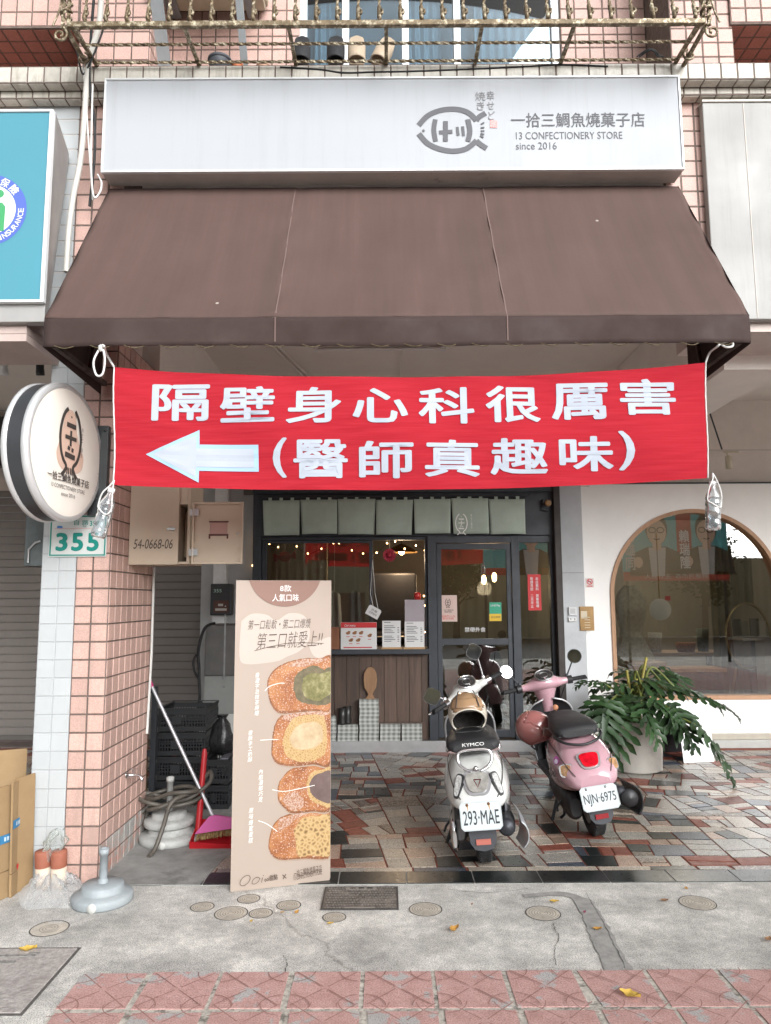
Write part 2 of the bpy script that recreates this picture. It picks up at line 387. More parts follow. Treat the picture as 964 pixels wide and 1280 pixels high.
pv.add([(x_left - .02, -1.1, .003), (8, -1.1, .003), (8, Y0 + .012, .003), (x_left + .02, Y0 - .01, .003)], [(0, 1, 2, 3)], 1)
for j in range(14):
    for i in range(30):
        x = x_left + i * T + random.uniform(-.004, .004) + (0.012 * j); y = Y0 - (j + 1) * T
        if i == 7 and j == 0: sk = .03
        else: sk = 0
        gp = .009 + random.uniform(0, .009)
        c = [(x + gp + sk, y + gp), (x + T - gp, y + gp), (x + T - gp, y + T - gp), (x + gp, y + T - gp)]
        h = .007 + random.uniform(-.001, .001)
        pv.add([(a, b_, .003) for a, b_ in c] + [(a, b_, h) for a, b_ in c], [(4, 5, 6, 7), (0, 1, 5, 4), (1, 2, 6, 5), (2, 3, 7, 6), (3, 0, 4, 7)], 0)
        if j > 4: continue
        fr = (Vector((x + T / 2 + sk / 2, y + T / 2, h + .0012)), Vector((1, 0, 0)), Vector((0, 1, 0)), Vector((0, 0, 1)))
        q = T / 2 - .012
        for sx, sy in ((1, 1), (1, -1), (-1, 1), (-1, -1)):
            a0 = {(1, 1): 180, (1, -1): 90, (-1, 1): 270, (-1, -1): 0}[(sx, sy)]
            pv.ribbon(arc(sx * q, sy * q, .088, a0 + 3, a0 + 87, 8), .0045, fr, 0, 2)
            pv.ribbon([(sx * .012, sy * .012), (sx * (q - .012), sy * (q - .012))], .005, fr, 0, 2)
structure(pv, 'red_paving', [PAVER, MORTAR, GROOVE])

# manhole slab sunk into the pavement at the lower left
mh = thing('manhole_cover', 'square concrete manhole slab with worn embossed panel and dark seam', 'manhole cover', (-1.65, 3.35, 0))
q = [G(0, 1187), G(97, 1187), G(47, 1268), G(0, 1268)]
x1, yb, yt = q[1].x, q[2].y, q[1].y
b_ = MB(); b_.box(x1 - .75, yb, .001, x1, yt, .008); b_.build('slab', mat('slab_concrete', (.40, .365, .345), .9, var=.3, vscale=55, bump=.6, bscale=70, dirt=(.27, .24, .225), dscale=9, dlo=.5, dhi=.66), mh, bevel=.004)
b_ = MB()
for a in ((x1 - .75, yt, x1 + .012, yt + .012), (x1, yb - .012, x1 + .012, yt), (x1 - .75, yb - .012, x1, yb)):
    b_.box(a[0], a[1], .001, a[2], a[3], .0045)
b_.build('seam', CRACK, mh)
b_ = MB()
fr = (Vector((x1 - .27, yt - .11, .0095)), Vector((1, 0, 0)), Vector((0, 1, 0)), Vector((0, 0, 1)))
b_.box(x1 - .36, yt - .085, .008, x1 - .16, yt - .07, .012); b_.box(x1 - .42, yt - .15, .008, x1 - .22, yt - .125, .012)
b_.box(x1 - .5, yt - .245, .008, x1 - .25, yt - .205, .012); b_.box(x1 - .2, yt - .06, .008, x1 - .15, yt - .045, .012)
b_.build('embossed_panel', mat('worn_metal_letters', (.22, .21, .195), .8, var=.5, vscale=60), mh, bevel=.003)

# black granite threshold
BLACK_GRANITE = mat('black_granite', (.014, .017, .017), .3, var=.35, vscale=40, island=.25, dirt=(.05, .053, .05), dscale=9, dlo=.55, dhi=.8)
st = MB()
st.box(-1.28, 4.362, .0015, 9, 4.548, .004, 1)
xj = [-1.27, -1.05, -.665, -.28, .11, .495, .88, 1.265] + [1.265 + .37 * k for k in range(1, 14)]
for a, b2 in zip(xj[:-1], xj[1:]): st.box(a + .003, 4.365, .003, b2 - .003, 4.545, .009, 0)
structure(st, 'granite_threshold', [BLACK_GRANITE, mat('pale_grout', (.45, .44, .41), .9, var=.2)], bevel=.001)

# crazy paving of the arcade: slabs cut by slanting saw lines in red grout
def granite(name, base, dark, light, scale=260, rough=.3):
    m, n, l, b = nodes_of(name); tc = n.new('ShaderNodeTexCoord')
    t = n.new('ShaderNodeTexVoronoi'); t.inputs['Scale'].default_value = scale; l.new(tc.outputs['Object'], t.inputs['Vector'])
    sep = n.new('ShaderNodeSeparateColor'); l.new(t.outputs['Color'], sep.inputs[0])
    r = ramp(n, [(0, dark), (.22, base), (.62, base), (.8, light), (.95, light)], 'CONSTANT'); l.new(sep.outputs[0], r.inputs[0])
    g2 = n.new('ShaderNodeNewGeometry'); mr = n.new('ShaderNodeMapRange'); mr.inputs['To Min'].default_value = .72; mr.inputs['To Max'].default_value = 1.25
    l.new(g2.outputs['Random Per Island'], mr.inputs['Value'])
    h = n.new('ShaderNodeHueSaturation'); l.new(r.outputs[0], h.inputs['Color']); l.new(mr.outputs[0], h.inputs['Value'])
    w = n.new('ShaderNodeTexNoise'); w.inputs['Scale'].default_value = 2.2; w.inputs['Detail'].default_value = 8; l.new(tc.outputs['Object'], w.inputs['Vector'])
    mr2 = n.new('ShaderNodeMapRange'); mr2.inputs['From Min'].default_value = .3; mr2.inputs['From Max'].default_value = .7; mr2.inputs['To Min'].default_value = .75; mr2.inputs['To Max'].default_value = 1.12
    l.new(w.outputs['Fac'], mr2.inputs['Value'])
    h2 = n.new('ShaderNodeHueSaturation'); l.new(h.outputs[0], h2.inputs['Color']); l.new(mr2.outputs[0], h2.inputs['Value'])
    l.new(h2.outputs[0], b.inputs['Base Color']); b.inputs['Roughness'].default_value = rough
    bp = n.new('ShaderNodeBump'); bp.inputs['Strength'].default_value = .12; bp.inputs['Distance'].default_value = .003
    l.new(sep.outputs[1], bp.inputs['Height']); l.new(bp.outputs[0], b.inputs['Normal'])
    return m
SLABS = [granite('grey_granite', (.285, .262, .232), (.10, .095, .09), (.46, .43, .385)),
         granite('pale_granite', (.36, .31, .255), (.17, .14, .11), (.52, .46, .39)),
         granite('pinkish_granite', (.36, .24, .18), (.18, .12, .09), (.5, .38, .3)),
         mat('red_slab', (.19, .055, .036), .45, island=.2, var=.2, vscale=25),
         BLACK_GRANITE,
         granite('blue_black_granite', (.055, .065, .085), (.02, .02, .025), (.14, .16, .2)),
         granite('brown_granite', (.16, .12, .095), (.06, .05, .04), (.36, .3, .24), 120)]
RED_GROUT = mat('red_grout', (.20, .058, .035), .85, var=.3, vscale=30)
def clip(poly, p, d, side):
    out = []; nx, ny = -d[1] * side, d[0] * side
    def f(q): return (q[0] - p[0]) * nx + (q[1] - p[1]) * ny
    for i in range(len(poly)):
        a, b2 = poly[i], poly[(i + 1) % len(poly)]; fa, fb = f(a), f(b2)
        if fa >= 0: out.append(a)
        if fa * fb < 0:
            t = fa / (fa - fb); out.append((a[0] + (b2[0] - a[0]) * t, a[1] + (b2[1] - a[1]) * t))
    return out
def area(p): return .5 * sum(p[i][0] * p[(i + 1) % len(p)][1] - p[(i + 1) % len(p)][0] * p[i][1] for i in range(len(p)))
def inset(poly, d):
    for i in range(len(poly)):
        pass
    out = poly; k = len(poly)
    for i in range(k):
        a, b2 = poly[i], poly[(i + 1) % k]; L = math.hypot(b2[0] - a[0], b2[1] - a[1])
        if L < 1e-6: continue
        dx, dy = (b2[0] - a[0]) / L, (b2[1] - a[1]) / L
        out = clip(out, (a[0] - dy * d, a[1] + dx * d), (dx, dy), 1)
        if len(out) < 3: return []
    return out
rf = random.Random(23)
pav = MB()
def slab(poly):
    q = inset(poly, rf.uniform(.0035, .0085))
    if len(q) < 3 or area(q) < .0012: return
    cx = sum(a[0] for a in q) / len(q); cy = sum(a[1] for a in q) / len(q)
    w = [.31, .15, .11, .13, .13, .06, .11]
    mi = rf.choices(range(7), w)[0]; h = .006 + rf.uniform(0, .0012); k = len(q)
    pav.add([(a, b2, h) for a, b2 in q], [tuple(range(k))], mi)
    pav.add([(a, b2, .002) for a, b2 in q] + [(a, b2, h) for a, b2 in q], [(i, (i + 1) % k, k + (i + 1) % k, k + i) for i in range(k)], mi)
def split(poly, ang, depth):
    A = area(poly)
    ca, sa = math.cos(ang), math.sin(ang)
    us = [a * ca + b2 * sa for a, b2 in poly]; vs = [-a * sa + b2 * ca for a, b2 in poly]
    du, dv = max(us) - min(us), max(vs) - min(vs)
    if depth == 0 or (A < rf.uniform(.012, .065) and max(du, dv) < rf.uniform(.25, .6)) or A < .007:
        slab(poly); return
    along_u = (du > dv * rf.uniform(.55, 1.9))
    if depth in (9, 10) and rf.random() < .35: ang = ang + rf.choice([-1, 1]) * rf.uniform(.1, .35)
    j = rf.gauss(0, .045)
    t = rf.uniform(.28, .72)
    um, vm = min(us) + du * (t if along_u else .5), min(vs) + dv * (.5 if along_u else t)
    p = (um * ca - vm * sa, um * sa + vm * ca)
    a2 = (ang + math.pi / 2 if along_u else ang) + j
    d = (math.cos(a2), math.sin(a2))
    for s_ in (1, -1):
        q = clip(poly, p, d, s_)
        if len(q) > 2: split(q, ang, depth - 1)
for (a, b2, c, d) in ((-1.64, 4.62, 1.2, 7.96), (1.2, 4.62, 4.2, 6.95), (4.2, 4.62, 8, 8.0), (1.2, 6.95, 4.2, 7.96), (-8, 5.2, -1.64, 8.2)):
    split([(a, b2), (c, b2), (c, d), (a, d)], rf.uniform(-.15, .15), 14)
x = -1.3                                        # straight border course along the granite threshold
while x < 8:
    w = rf.uniform(.18, .55); slab([(x, 4.548), (x + w, 4.548), (x + w + rf.uniform(-.03, .03), 4.62), (x, 4.62)]); x += w
pav.add([(-8, 4.548, .002), (8, 4.548, .002), (8, 8.3, .002), (-8, 8.3, .002)], [(0, 1, 2, 3)], 7)
structure(pav, 'arcade_paving', SLABS + [RED_GROUT])
# cement patch by the pillar
cp = MB(); cp.poly([(-1.66, 4.36), (-1.06, 4.36), (-1.02, 4.75), (-.86, 5.3), (-1.1, 6.1), (-1.66, 6.1)], (Vector((0, 0, 0)), Vector((1, 0, 0)), Vector((0, 1, 0)), Vector((0, 0, 1))), .004, 0, .007)
structure(cp, 'cement_patch', mat('grey_cement', (.24, .235, .225), .8, var=.3, vscale=5, bump=.25, bscale=90, dirt=(.1, .1, .1), dscale=3, dlo=.55, dhi=.7))

# ================================================================== BUILDING SHELL
BZ = 3.25; CZ = 3.89; BACK = 8.2
bd = thing('apartment_building', 'pink tiled apartment building with cream tiled ledge over the open arcade', 'building', (0, FACE, 0))
def part(mb, name, m, root=bd, **k): return mb.build(name, m, root, **k)
# beam above the arcade opening and the facade wall up to the ledge
for xa, xb, z in ((-9, -1.66, BZ), (-1.66, 2.0, 3.56), (2.0, 9, BZ)): wl_ = MB(); wl_.box(xa, FACE + .004, z, xb, 4.85, 4.80); part(wl_, 'lintel', mat('lintel_plaster', (.55, .48, .44), .85, var=.08))
w2 = MB(); w2.box(-9, FACE + .50, 4.96, -.62, FACE + .8, 8.0); w2.box(1.30, FACE + .50, 4.96, 9, FACE + .8, 8.0); w2.box(-.62, FACE + .5, 7.1, 1.30, FACE + .8, 8)
part(w2, 'upper_wall', GROUT)
tw = .1035
for (xa, n_) in ((-1.965, 3), (1.80, 4)):
    t1 = MB(); t1.tiles((xa, FACE + .004, BZ + .0), (1, 0, 0), (0, 0, 1), (0, -1, 0), n_, 15, tw, tw, .009); part(t1, 'facade_tiles', PINK_TILE)
    gb = MB(); gb.box(xa - .01, FACE + .002, BZ, xa + .42, FACE + .02, 4.8); part(gb, 'facade_grout', GROUT)
for xa, n_ in ((-3.5, 28), (1.30, 22)):
    t1 = MB(); t1.tiles((xa, FACE + .50, 4.97), (1, 0, 0), (0, 0, 1), (0, -1, 0), n_, 12, tw, tw, .009); part(t1, 'facade_tiles', PINK_TILE)
# projecting pink bays left and right of the balcony (with a dark red underside)
for xa, xb, xe, sgn in ((-4.0, -2.02, -2.02, 1), (2.32, 4.3, 2.32, -1)):
    by = MB(); bt = MB(); bu = MB()
    by.box(xa, FACE + .06, 5.40, xb, FACE + .49, 7.5)
    nn = int((xb - xa) / tw)
    bt.tiles((xa, FACE + .06, 5.41), (1, 0, 0), (0, 0, 1), (0, -1, 0), nn, 6, tw, tw, .009)
    bu.tiles((xa, FACE + .07, 5.40), (1, 0, 0), (0, 1, 0), (0, 0, -1), nn, 4, tw, tw, .009)
    bt.tiles((xe, FACE + (.06 if sgn > 0 else .49), 5.41), (0, sgn, 0), (0, 0, 1), (sgn, 0, 0), 4, 6, tw, tw, .009)
    part(by, 'bay', GROUT); part(bt, 'bay_tiles', PINK_TILE); part(bu, 'bay_underside', RED_TILE)
# the flanking strips of facade that come forward beside the bays
for xa, xb in ((-2.03, -1.56), (1.92, 2.34)):
    fs = MB(); fs.box(xa, FACE + .08, 4.96, xb, FACE + .49, 7.9); part(fs, 'facade_pier', GROUT)
    fp = MB(); fp.tiles((xa, FACE + .08, 4.97), (1, 0, 0), (0, 0, 1), (0, -1, 0), 4, 12, (xb - xa) / 4, tw, .009)
    if xa < 0: fp.tiles((xb, FACE + .08, 4.97), (0, 1, 0), (0, 0, 1), (1, 0, 0), 4, 12, tw, tw, .009)
    part(fp, 'pier_tiles', PINK_TILE)
# cream ledge in two steps
lg = MB(); lg.box(-9, 4.25, 4.842, 9, 4.9, 4.955); lg.box(-9, 4.325, 4.79, 9, 4.6, 4.842); part(lg, 'ledge_grout', GROUT)
lt = MB()
n_ = int(18 / .104)
lt.tiles((-9, 4.25, 4.842), (1, 0, 0), (0, 0, 1), (0, -1, 0), n_, 1, .104, .111, .008)
lt.tiles((-9, 4.25, 4.842), (1, 0, 0), (0, 1, 0), (0, 0, -1), n_, 1, .104, .073, .008)
lt.tiles((-9, 4.325, 4.792), (1, 0, 0), (0, 0, 1), (0, -1, 0), n_, 1, .104, .05, .008)
lt.tiles((-9, 4.325, 4.79), (1, 0, 0), (0, 1, 0), (0, 0, -1), n_, 1, .104, .073, .008)
lt.tiles((-9, 4.25, 4.955), (1, 0, 0), (0, 1, 0), (0, 0, 1), n_, 5, .104, .104, .008)
part(lt, 'cream_ledge', CREAM_TILE)
# arcade ceiling, crossing beams, room boxes behind
cl = MB(); cl.box(-9, 4.85, CZ, 9, 11.8, CZ + .1); part(cl, 'arcade_ceiling', CEIL)
for q in ((2.32, 4.85, 3.15, 2.75, 8.18), (-2.06, 5.2, 3.25, -1.65, 8.6), (-1.65, 8.15, 2.86, 2.3, 8.55)):
    bm = MB(); bm.box(*q, CZ - .002); part(bm, 'beam', PLASTER)
hd = MB(); hd.box(2.32, 8.32, 2.9, 9, 8.6, CZ - .002); part(hd, 'header_wall', mat('beige_header', (.68, .62, .57), .85, var=.05))
hl = MB(); hl.box(-9, 8.62, 2.92, -2.04, 8.85, CZ - .002); part(hl, 'shutter_header', mat('beige_header_2', (.60, .53, .48), .85, var=.06))
# conduits on the arcade ceiling
for xa, xb, r in ((-1.18, -.66, .013), (-1.13, -.61, .013), (.15, .17, .006)): cd = MB(); cd.tube([(xa, 5.5, CZ - .02), (xb, 8.1, CZ - .02)], r, 8); part(cd, 'conduit', PLASTER)
# upper window with white frames, grey-blue panes, pale curtain
WINF = mat('white_window_frame', (.72, .73, .74), .4, var=.04)
wf = MB(); WY = FACE + .52
for xa, xb in ((-.62, -.56), (-.30, -.25), (.14, .19), (.52, .57), (1.24, 1.30)): wf.box(xa, WY, 4.96, xb, WY + .08, 7.1)
wf.box(-.62, WY + .002, 4.958, 1.3, WY + .078, 4.99)
wfo = part(wf, 'window_frame', WINF, bevel=.004)
pn = MB(); pn.box(-.56, WY + .03, 4.99, 1.24, WY + .036, 7.1); pn.build('pane', glass('upper_pane', (.72, .80, .85), 1.5), wfo)
CURT = mat('pale_blue_curtain', (.30, .385, .42), .9, var=.05)
for xa, xb in ((-.52, -.36), (.20, .44), (.70, 1.2)):
    cu = MB(); cu.grid(lambda a, c, xa=xa, xb=xb: Vector((xa + (xb - xa) * a, WY + .2 + .025 * math.sin(a * (xb - xa) * 95) , 4.97 + 2.1 * c)), 60, 1)
    cu.build('curtain', CURT, wfo)
rb = MB(); rb.box(-.8, WY + .30, 4.9, 1.5, WY + .4, 7.2); part(rb, 'pane_backing', mat('sky_tone_backing', (.16, .185, .20), .9))  # backing panel; the panes' sky reflection is put into its grey-blue colour
# ---- left neighbour's frontage: wooden soffit strip and white strip on the pillar head
ls = MB()
for k in range(4): ls.box(-9, 3.98, 3.06 + k * .045, -2.02, 4.395, 3.102 + k * .045)
part(ls, 'plank_fascia', mat('pinkish_plank', (.42, .33, .30), .7, var=.12, vscale=3))
# ---- tiled pillar
pl = thing('tiled_pillar', 'square pillar in pink tiles with its outer half painted white', 'pillar', (-1.86, 4.8, 0))
XL, XR = -2.062, -1.655; tw4 = (XR - XL) / 4; PD = 5.2; nd = 8; td = (PD - FACE) / nd
b_ = MB(); b_.box(XL, FACE, 0, XR, PD, BZ + .001); b_.build('core', GROUT, pl)
b_ = MB(); b_.box(XL - .002, FACE - .0015, 0, XL + 2 * tw4, FACE, BZ); b_.build('white_joint', WHITE_GROUT, pl)
nr = 31; th = BZ / nr
b_ = MB(); b_.tiles((XL, FACE - .0015, 0), (1, 0, 0), (0, 0, 1), (0, -1, 0), 2, nr, tw4, th, .005, .0035); b_.tiles((XL, PD, 0), (0, -1, 0), (0, 0, 1), (-1, 0, 0), nd, nr, td, th, .005); b_.build('white_tiles', WHITE_TILE, pl)
b_ = MB(); b_.tiles((XL + 2 * tw4, FACE, 0), (1, 0, 0), (0, 0, 1), (0, -1, 0), 2, nr, tw4, th, .010); b_.tiles((XR, FACE, 2 * th), (0, 1, 0), (0, 0, 1), (1, 0, 0), nd, nr - 2, td, th, .009)
b_.build('pink_tiles', mat('pillar_pink_tile', (.50, .325, .275), .5, island=.15, var=.2, vscale=150, bump=.15, bscale=300, dirt=(.36, .25, .21), dscale=2.2, dlo=.5, dhi=.75, dmap=(6, 6, .8)), pl)
b_ = MB(); b_.tiles((XR, FACE, 0), (0, 1, 0), (0, 0, 1), (1, 0, 0), nd, 2, td, th, .008); b_.build('skirting_tiles', mat('grey_skirting_tile', (.36, .34, .32), .5, island=.15, var=.2, vscale=20, dirt=(.42, .2, .15), dscale=5, dlo=.5, dhi=.6), pl)
# white tiled strip of wall above the pillar, beside the blue sign
b_ = MB(); b_.tiles((-2.305, FACE + .004, BZ), (1, 0, 0), (0, 0, 1), (0, -1, 0), 2, 15, .17, tw, .004); part(b_, 'white_strip', WHITE_TILE)
# ================================================================== BAKERY SHOPFRONT (back of the arcade)
SY = 8.1
PANE = glass('shop_glass', (.80, .83, .80), 2.6)
PANE2 = glass('window_glass', (.80, .82, .78), 2.9)
sp_ = MB(); sp_.box(-1.65, 7.98, 0, 2.2, 8.6, .112)
so = structure(sp_, 'shop_step', mat('dark_step_tile', (.10, .098, .095), .35, var=.2, vscale=4), bevel=.006)
al = MB(); al.box(-1.65, 7.955, .065, 2.2, 7.98, .12); al.box(-1.65, 7.965, 0.0, 2.2, 7.979, .064)
alo = al.build('step_edging', mat('dull_aluminium_edge', (.46, .46, .46), .45, metal=.6, var=.1), so)
sf = thing('bakery_shopfront', 'charcoal framed bakery front with sliding order window, plank counter and glass door', 'shopfront', (.23, SY, .112))
XA, XB = P(316, 750, SY).x, P(700, 750, SY).x
fr = MB()
fr.box(XA, SY - .06, 2.30, XB, SY + .05, 2.78)                       # fascia behind the curtains
fr.box(XA, SY - .10, 2.78, XB, SY + .06, 2.84)
fr.box(XA, SY - .05, .112, XA + .09, SY + .06, 2.30)
x535, x545 = P(535, 760, SY).x, P(546, 760, SY).x
fr.box(x535, SY - .05, .112, x545, SY + .06, 2.30)
x640, x650 = P(640, 760, SY).x, P(650, 760, SY).x
fr.box(x640, SY - .05, .112, x650, SY + .06, 2.30)
x688 = P(688, 760, SY).x
fr.box(x688, SY - .05, .112, XB - .07, SY + .06, 2.30)
fr.box(x545, SY - .045, 2.22, x688, SY + .05, 2.298)
fr.box(x650, SY - .04, .112, x688, SY + .05, .2)
fr.box(XA + .09, SY - .02, 2.26, x535, SY + .05, 2.298)
fr.box(XA + .091, SY - .01, .95, XA + .12, SY + .04, 2.26); fr.box(x535 - .03, SY - .01, 1.1, x535 - .001, SY + .04, 2.26)
fr.build('frame', DARK_FRAME, sf, bevel=.004)
pb = MB(); pb.box(XB - .07, SY - .16, .112, XB, SY + .06, 2.84); pb.build('post', mat('brown_black_post', (.035, .027, .024), .6, var=.2), sf, bevel=.004)
# order window with one pane slid behind the other
xm = P(464, 740, SY).x
ow = MB(); ow.box(XA + .12, SY + .005, 1.09, XA + .15, SY + .03, 2.26); ow.box(xm - .02, SY + .005, 1.09, xm + .02, SY + .03, 2.26); ow.box(XA + .15, SY + .004, 1.09, xm - .02, SY + .031, 1.12); ow.box(XA + .15, SY + .004, 2.23, xm - .02, SY + .031, 2.259)
owo = ow.build('sliding_window', DARK_FRAME, sf, bevel=.003)
pn = MB(); pn.box(XA + .15, SY + .015, 1.12, xm - .02, SY + .02, 2.23); pn.build('pane', PANE, owo)
# counter shelf and plank panel
cs = MB(); cs.box(XA + .09, SY - .12, 1.02, x535 - .001, SY + .35, 1.075); cs.build('counter_shelf', DARK_FRAME, sf, bevel=.004)
def wood(name, c1, c2, sc=(1, 1, .08), s=9, rough=.6, axis='Z'):
    m, n, l, b = nodes_of(name); tc = n.new('ShaderNodeTexCoord'); mp = n.new('ShaderNodeMapping')
    mp.inputs['Scale'].default_value = {'Z': (1, 1, .07), 'X': (.07, 1, 1), 'Y': (1, .07, 1)}[axis]; l.new(tc.outputs['Object'], mp.inputs['Vector'])
    g2 = n.new('ShaderNodeNewGeometry')
    ad = n.new('ShaderNodeVectorMath'); ad.operation = 'MULTIPLY_ADD'; ad.inputs[1].default_value = (7, 5, 3)
    cmb = n.new('ShaderNodeCombineXYZ')
    for i in range(3): l.new(g2.outputs['Random Per Island'], cmb.inputs[i])
    l.new(cmb.outputs[0], ad.inputs[0]); l.new(mp.outputs[0], ad.inputs[2])
    t = n.new('ShaderNodeTexNoise'); t.inputs['Scale'].default_value = s * 3; t.inputs['Detail'].default_value = 8; t.inputs['Roughness'].default_value = .7; t.inputs['Distortion'].default_value = .6
    l.new(ad.outputs[0], t.inputs['Vector'])
    r = ramp(n, [(.3, c1), (.7, c2)]); l.new(t.outputs['Fac'], r.inputs[0])
    mr = n.new('ShaderNodeMapRange'); mr.inputs['To Min'].default_value = .68; mr.inputs['To Max'].default_value = 1.25; l.new(g2.outputs['Random Per Island'], mr.inputs['Value'])
    h = n.new('ShaderNodeHueSaturation'); l.new(r.outputs[0], h.inputs['Color']); l.new(mr.outputs[0], h.inputs['Value'])
    l.new(h.outputs[0], b.inputs['Base Color']); b.inputs['Roughness'].default_value = rough
    bp = n.new('ShaderNodeBump'); bp.inputs['Strength'].default_value = .15; bp.inputs['Distance'].default_value = .004; l.new(t.outputs['Fac'], bp.inputs['Height']); l.new(bp.outputs[0], b.inputs['Normal'])
    return m
PLANK = wood('brown_plank', (.05, .031, .023), (.115, .072, .052))
pk = MB(); x = XA + .092
while x < x535 - .02:
    w = min(.135, x535 - .002 - x); pk.box(x, SY - .02, .3, x + w - .004, SY + .01, 1.019); x += .135
pk.box(XA + .092, SY - .012, .113, x535 - .002, SY + .01, .299)
pk.build('plank_panel', PLANK, sf, bevel=.0015)
# door
dr = MB(); dA, dB = x545 + .004, x640 - .004
dz1 = P(590, 798, SY).z; dz0 = P(590, 806, SY).z
dr.box(dA, SY - .03, .13, dA + .05, SY + .02, 2.215); dr.box(dB - .05, SY - .03, .13, dB, SY + .02, 2.215)
dr.box(dA + .05, SY - .029, 2.15, dB - .05, SY + .019, 2.214); dr.box(dA + .05, SY - .029, dz0, dB - .05, SY + .019, dz1); dr.box(dA + .05, SY - .029, .131, dB - .05, SY + .019, .21)
dro = dr.build('door', DARK_FRAME, sf, bevel=.003)
pn = MB(); pn.box(dA + .05, SY - .008, dz1, dB - .05, SY - .002, 2.15); pn.box(dA + .05, SY - .008, .21, dB - .05, SY - .002, dz0); pn.build('pane', PANE, dro)
pn = MB(); pn.box(x650, SY - .008, .2, x688, SY - .002, 2.22); pn.build('sidelight_pane', PANE, sf)
wt = text_px('禁帶外食', 'lettering', WHITE_PRINT, dro, 581, 784, 607, 790, SY - .01, bold=.01)
# grey pier and inner grey wall left of the front
gp = MB(); gp.box(XB, SY - .02, 0, 2.18, SY + .3, 2.9)
gpo = structure(gp, 'grey_wall', mat('grey_render', (.48, .495, .51), .7, var=.1, vscale=2.2, dirt=(.40, .41, .42), dscale=1.2, dlo=.5, dhi=.7))
gj = MB(); gj.box(XB, SY - .0225, P(710, 716, SY).z - .003, 2.18, SY - .02, P(710, 716, SY).z + .001); gj.build('joint', GROUT, gpo)
gw = MB(); xg0, xg1 = P(253, 760, 8.3).x, XA
gw.box(xg0, 8.22, 0, xg1, 8.5, 2.9)
structure(gw, 'side_wall', mat('dim_grey_panel', (.40, .405, .405), .7, var=.12, vscale=3))
gc = MB(); xc0, xc1 = P(267, 740, 8.15).x, P(283, 740, 8.15).x
gc.box(xc0, 8.12, 0, xc1, 8.219, 2.88)
structure(gc, 'white_wall_strip', mat('pale_strip', (.66, .66, .65), .6, var=.15, vscale=4))

# interior of the bakery
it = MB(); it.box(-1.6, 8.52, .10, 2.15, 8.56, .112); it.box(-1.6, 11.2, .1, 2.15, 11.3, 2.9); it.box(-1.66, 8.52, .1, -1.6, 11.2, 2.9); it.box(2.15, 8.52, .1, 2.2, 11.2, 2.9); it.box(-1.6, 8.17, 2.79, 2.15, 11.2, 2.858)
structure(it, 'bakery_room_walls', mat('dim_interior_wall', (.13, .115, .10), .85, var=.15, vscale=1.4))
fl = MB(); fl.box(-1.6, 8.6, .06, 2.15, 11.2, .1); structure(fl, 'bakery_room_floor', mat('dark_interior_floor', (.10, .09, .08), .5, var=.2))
cabinet = thing('display_shelf', 'pale timber display shelf with jars behind the left order window pane', 'shelf', (-.95, 9.4, .1))
b_ = MB()
for x in (-1.45, -1.12, -.80): b_.box(x, 9.3, .1, x + .04, 9.6, 2.7)
for z in (.9, 1.35, 1.9): b_.box(-1.41, 9.305, z, -.8, 9.595, z + .03)
b_.box(-1.41, 9.57, .11, -.8, 9.59, 2.69); b_.build('shelving', mat('pale_timber', (.45, .38, .27), .6, var=.15), cabinet)
for k, (x, z, c) in enumerate(((-1.3, 1.38, (.04, .07, .03)), (-1.0, 1.38, (.05, .08, .04)), (-1.25, 1.93, (.3, .22, .12)), (-.98, 1.93, (.5, .48, .42)))):
    b_ = MB(); b_.lathe([(0, 0), (.05, 0), (.055, .1), (.03, .14), (.03, .16), (0, .16)], (x, 9.42, z), n=12)
    solo(b_, 'storage_jar', mat(f'jar_glaze_{k}', c, .3), ['dark green jar on the display shelf, left of its pair', 'dark green jar on the display shelf, right of its pair', 'tan jar on the upper display shelf', 'pale jar on the upper display shelf'][k], 'jar', 'jars on the display shelf')
b_ = MB(); b_.grid(lambda a, c: Vector((-1.34 + .62 * a, 8.95 + .025 * math.sin(a * 42), .12 + 2.62 * c)), 60, 1)
solo(b_, 'shop_curtain', mat('cream_drape', (.50, .47, .38), .9, var=.08), 'cream curtain hanging just inside the left order window pane', 'curtain')
for k, (px, m_) in enumerate(((418, 'pale_apron'), (444, 'grey_apron'))):
    p = P(px, 765, 8.75); b_ = MB(); b_.grid(lambda a, c: Vector((p.x - .10 + .2 * a * (.75 + .25 * (1 - c)) + .02 * c, 8.75 + .03 * math.sin(a * 14 + k), p.z - .25 + .5 * c - .05 * (2 * a - 1) ** 2)), 20, 6); b_.tube([(p.x, 8.75, p.z + .24), (p.x, 8.75, 2.79)], .004, 5)
    solo(b_, 'apron', mat(m_, (.42, .40, .37) if k == 0 else (.10, .10, .10), .9), ['pale apron hanging behind the counter', 'dark apron hanging behind the counter near the white tag'][k], 'apron')
bm_ = thing('baking_machine', 'black waffle baking machine behind the open order window', 'machine', (.15, 9.3, .1))
b_ = MB(); b_.box(-.25, 9.1, .1, .46, 9.7, 1.05); b_.build('body', BLACK_METAL, bm_, bevel=.02)
b_ = MB(); b_.box(-.2, 9.12, 1.06, .42, 9.68, 1.2); b_.box(-.2, 9.5, 1.21, .4, 9.68, 1.95); b_.build('hood', BLACK_PLASTIC, bm_, bevel=.03)
b_ = MB(); b_.tube([(-.15, 9.08, 1.15), (.37, 9.08, 1.15)], .012); b_.build('handle', STEEL, bm_)
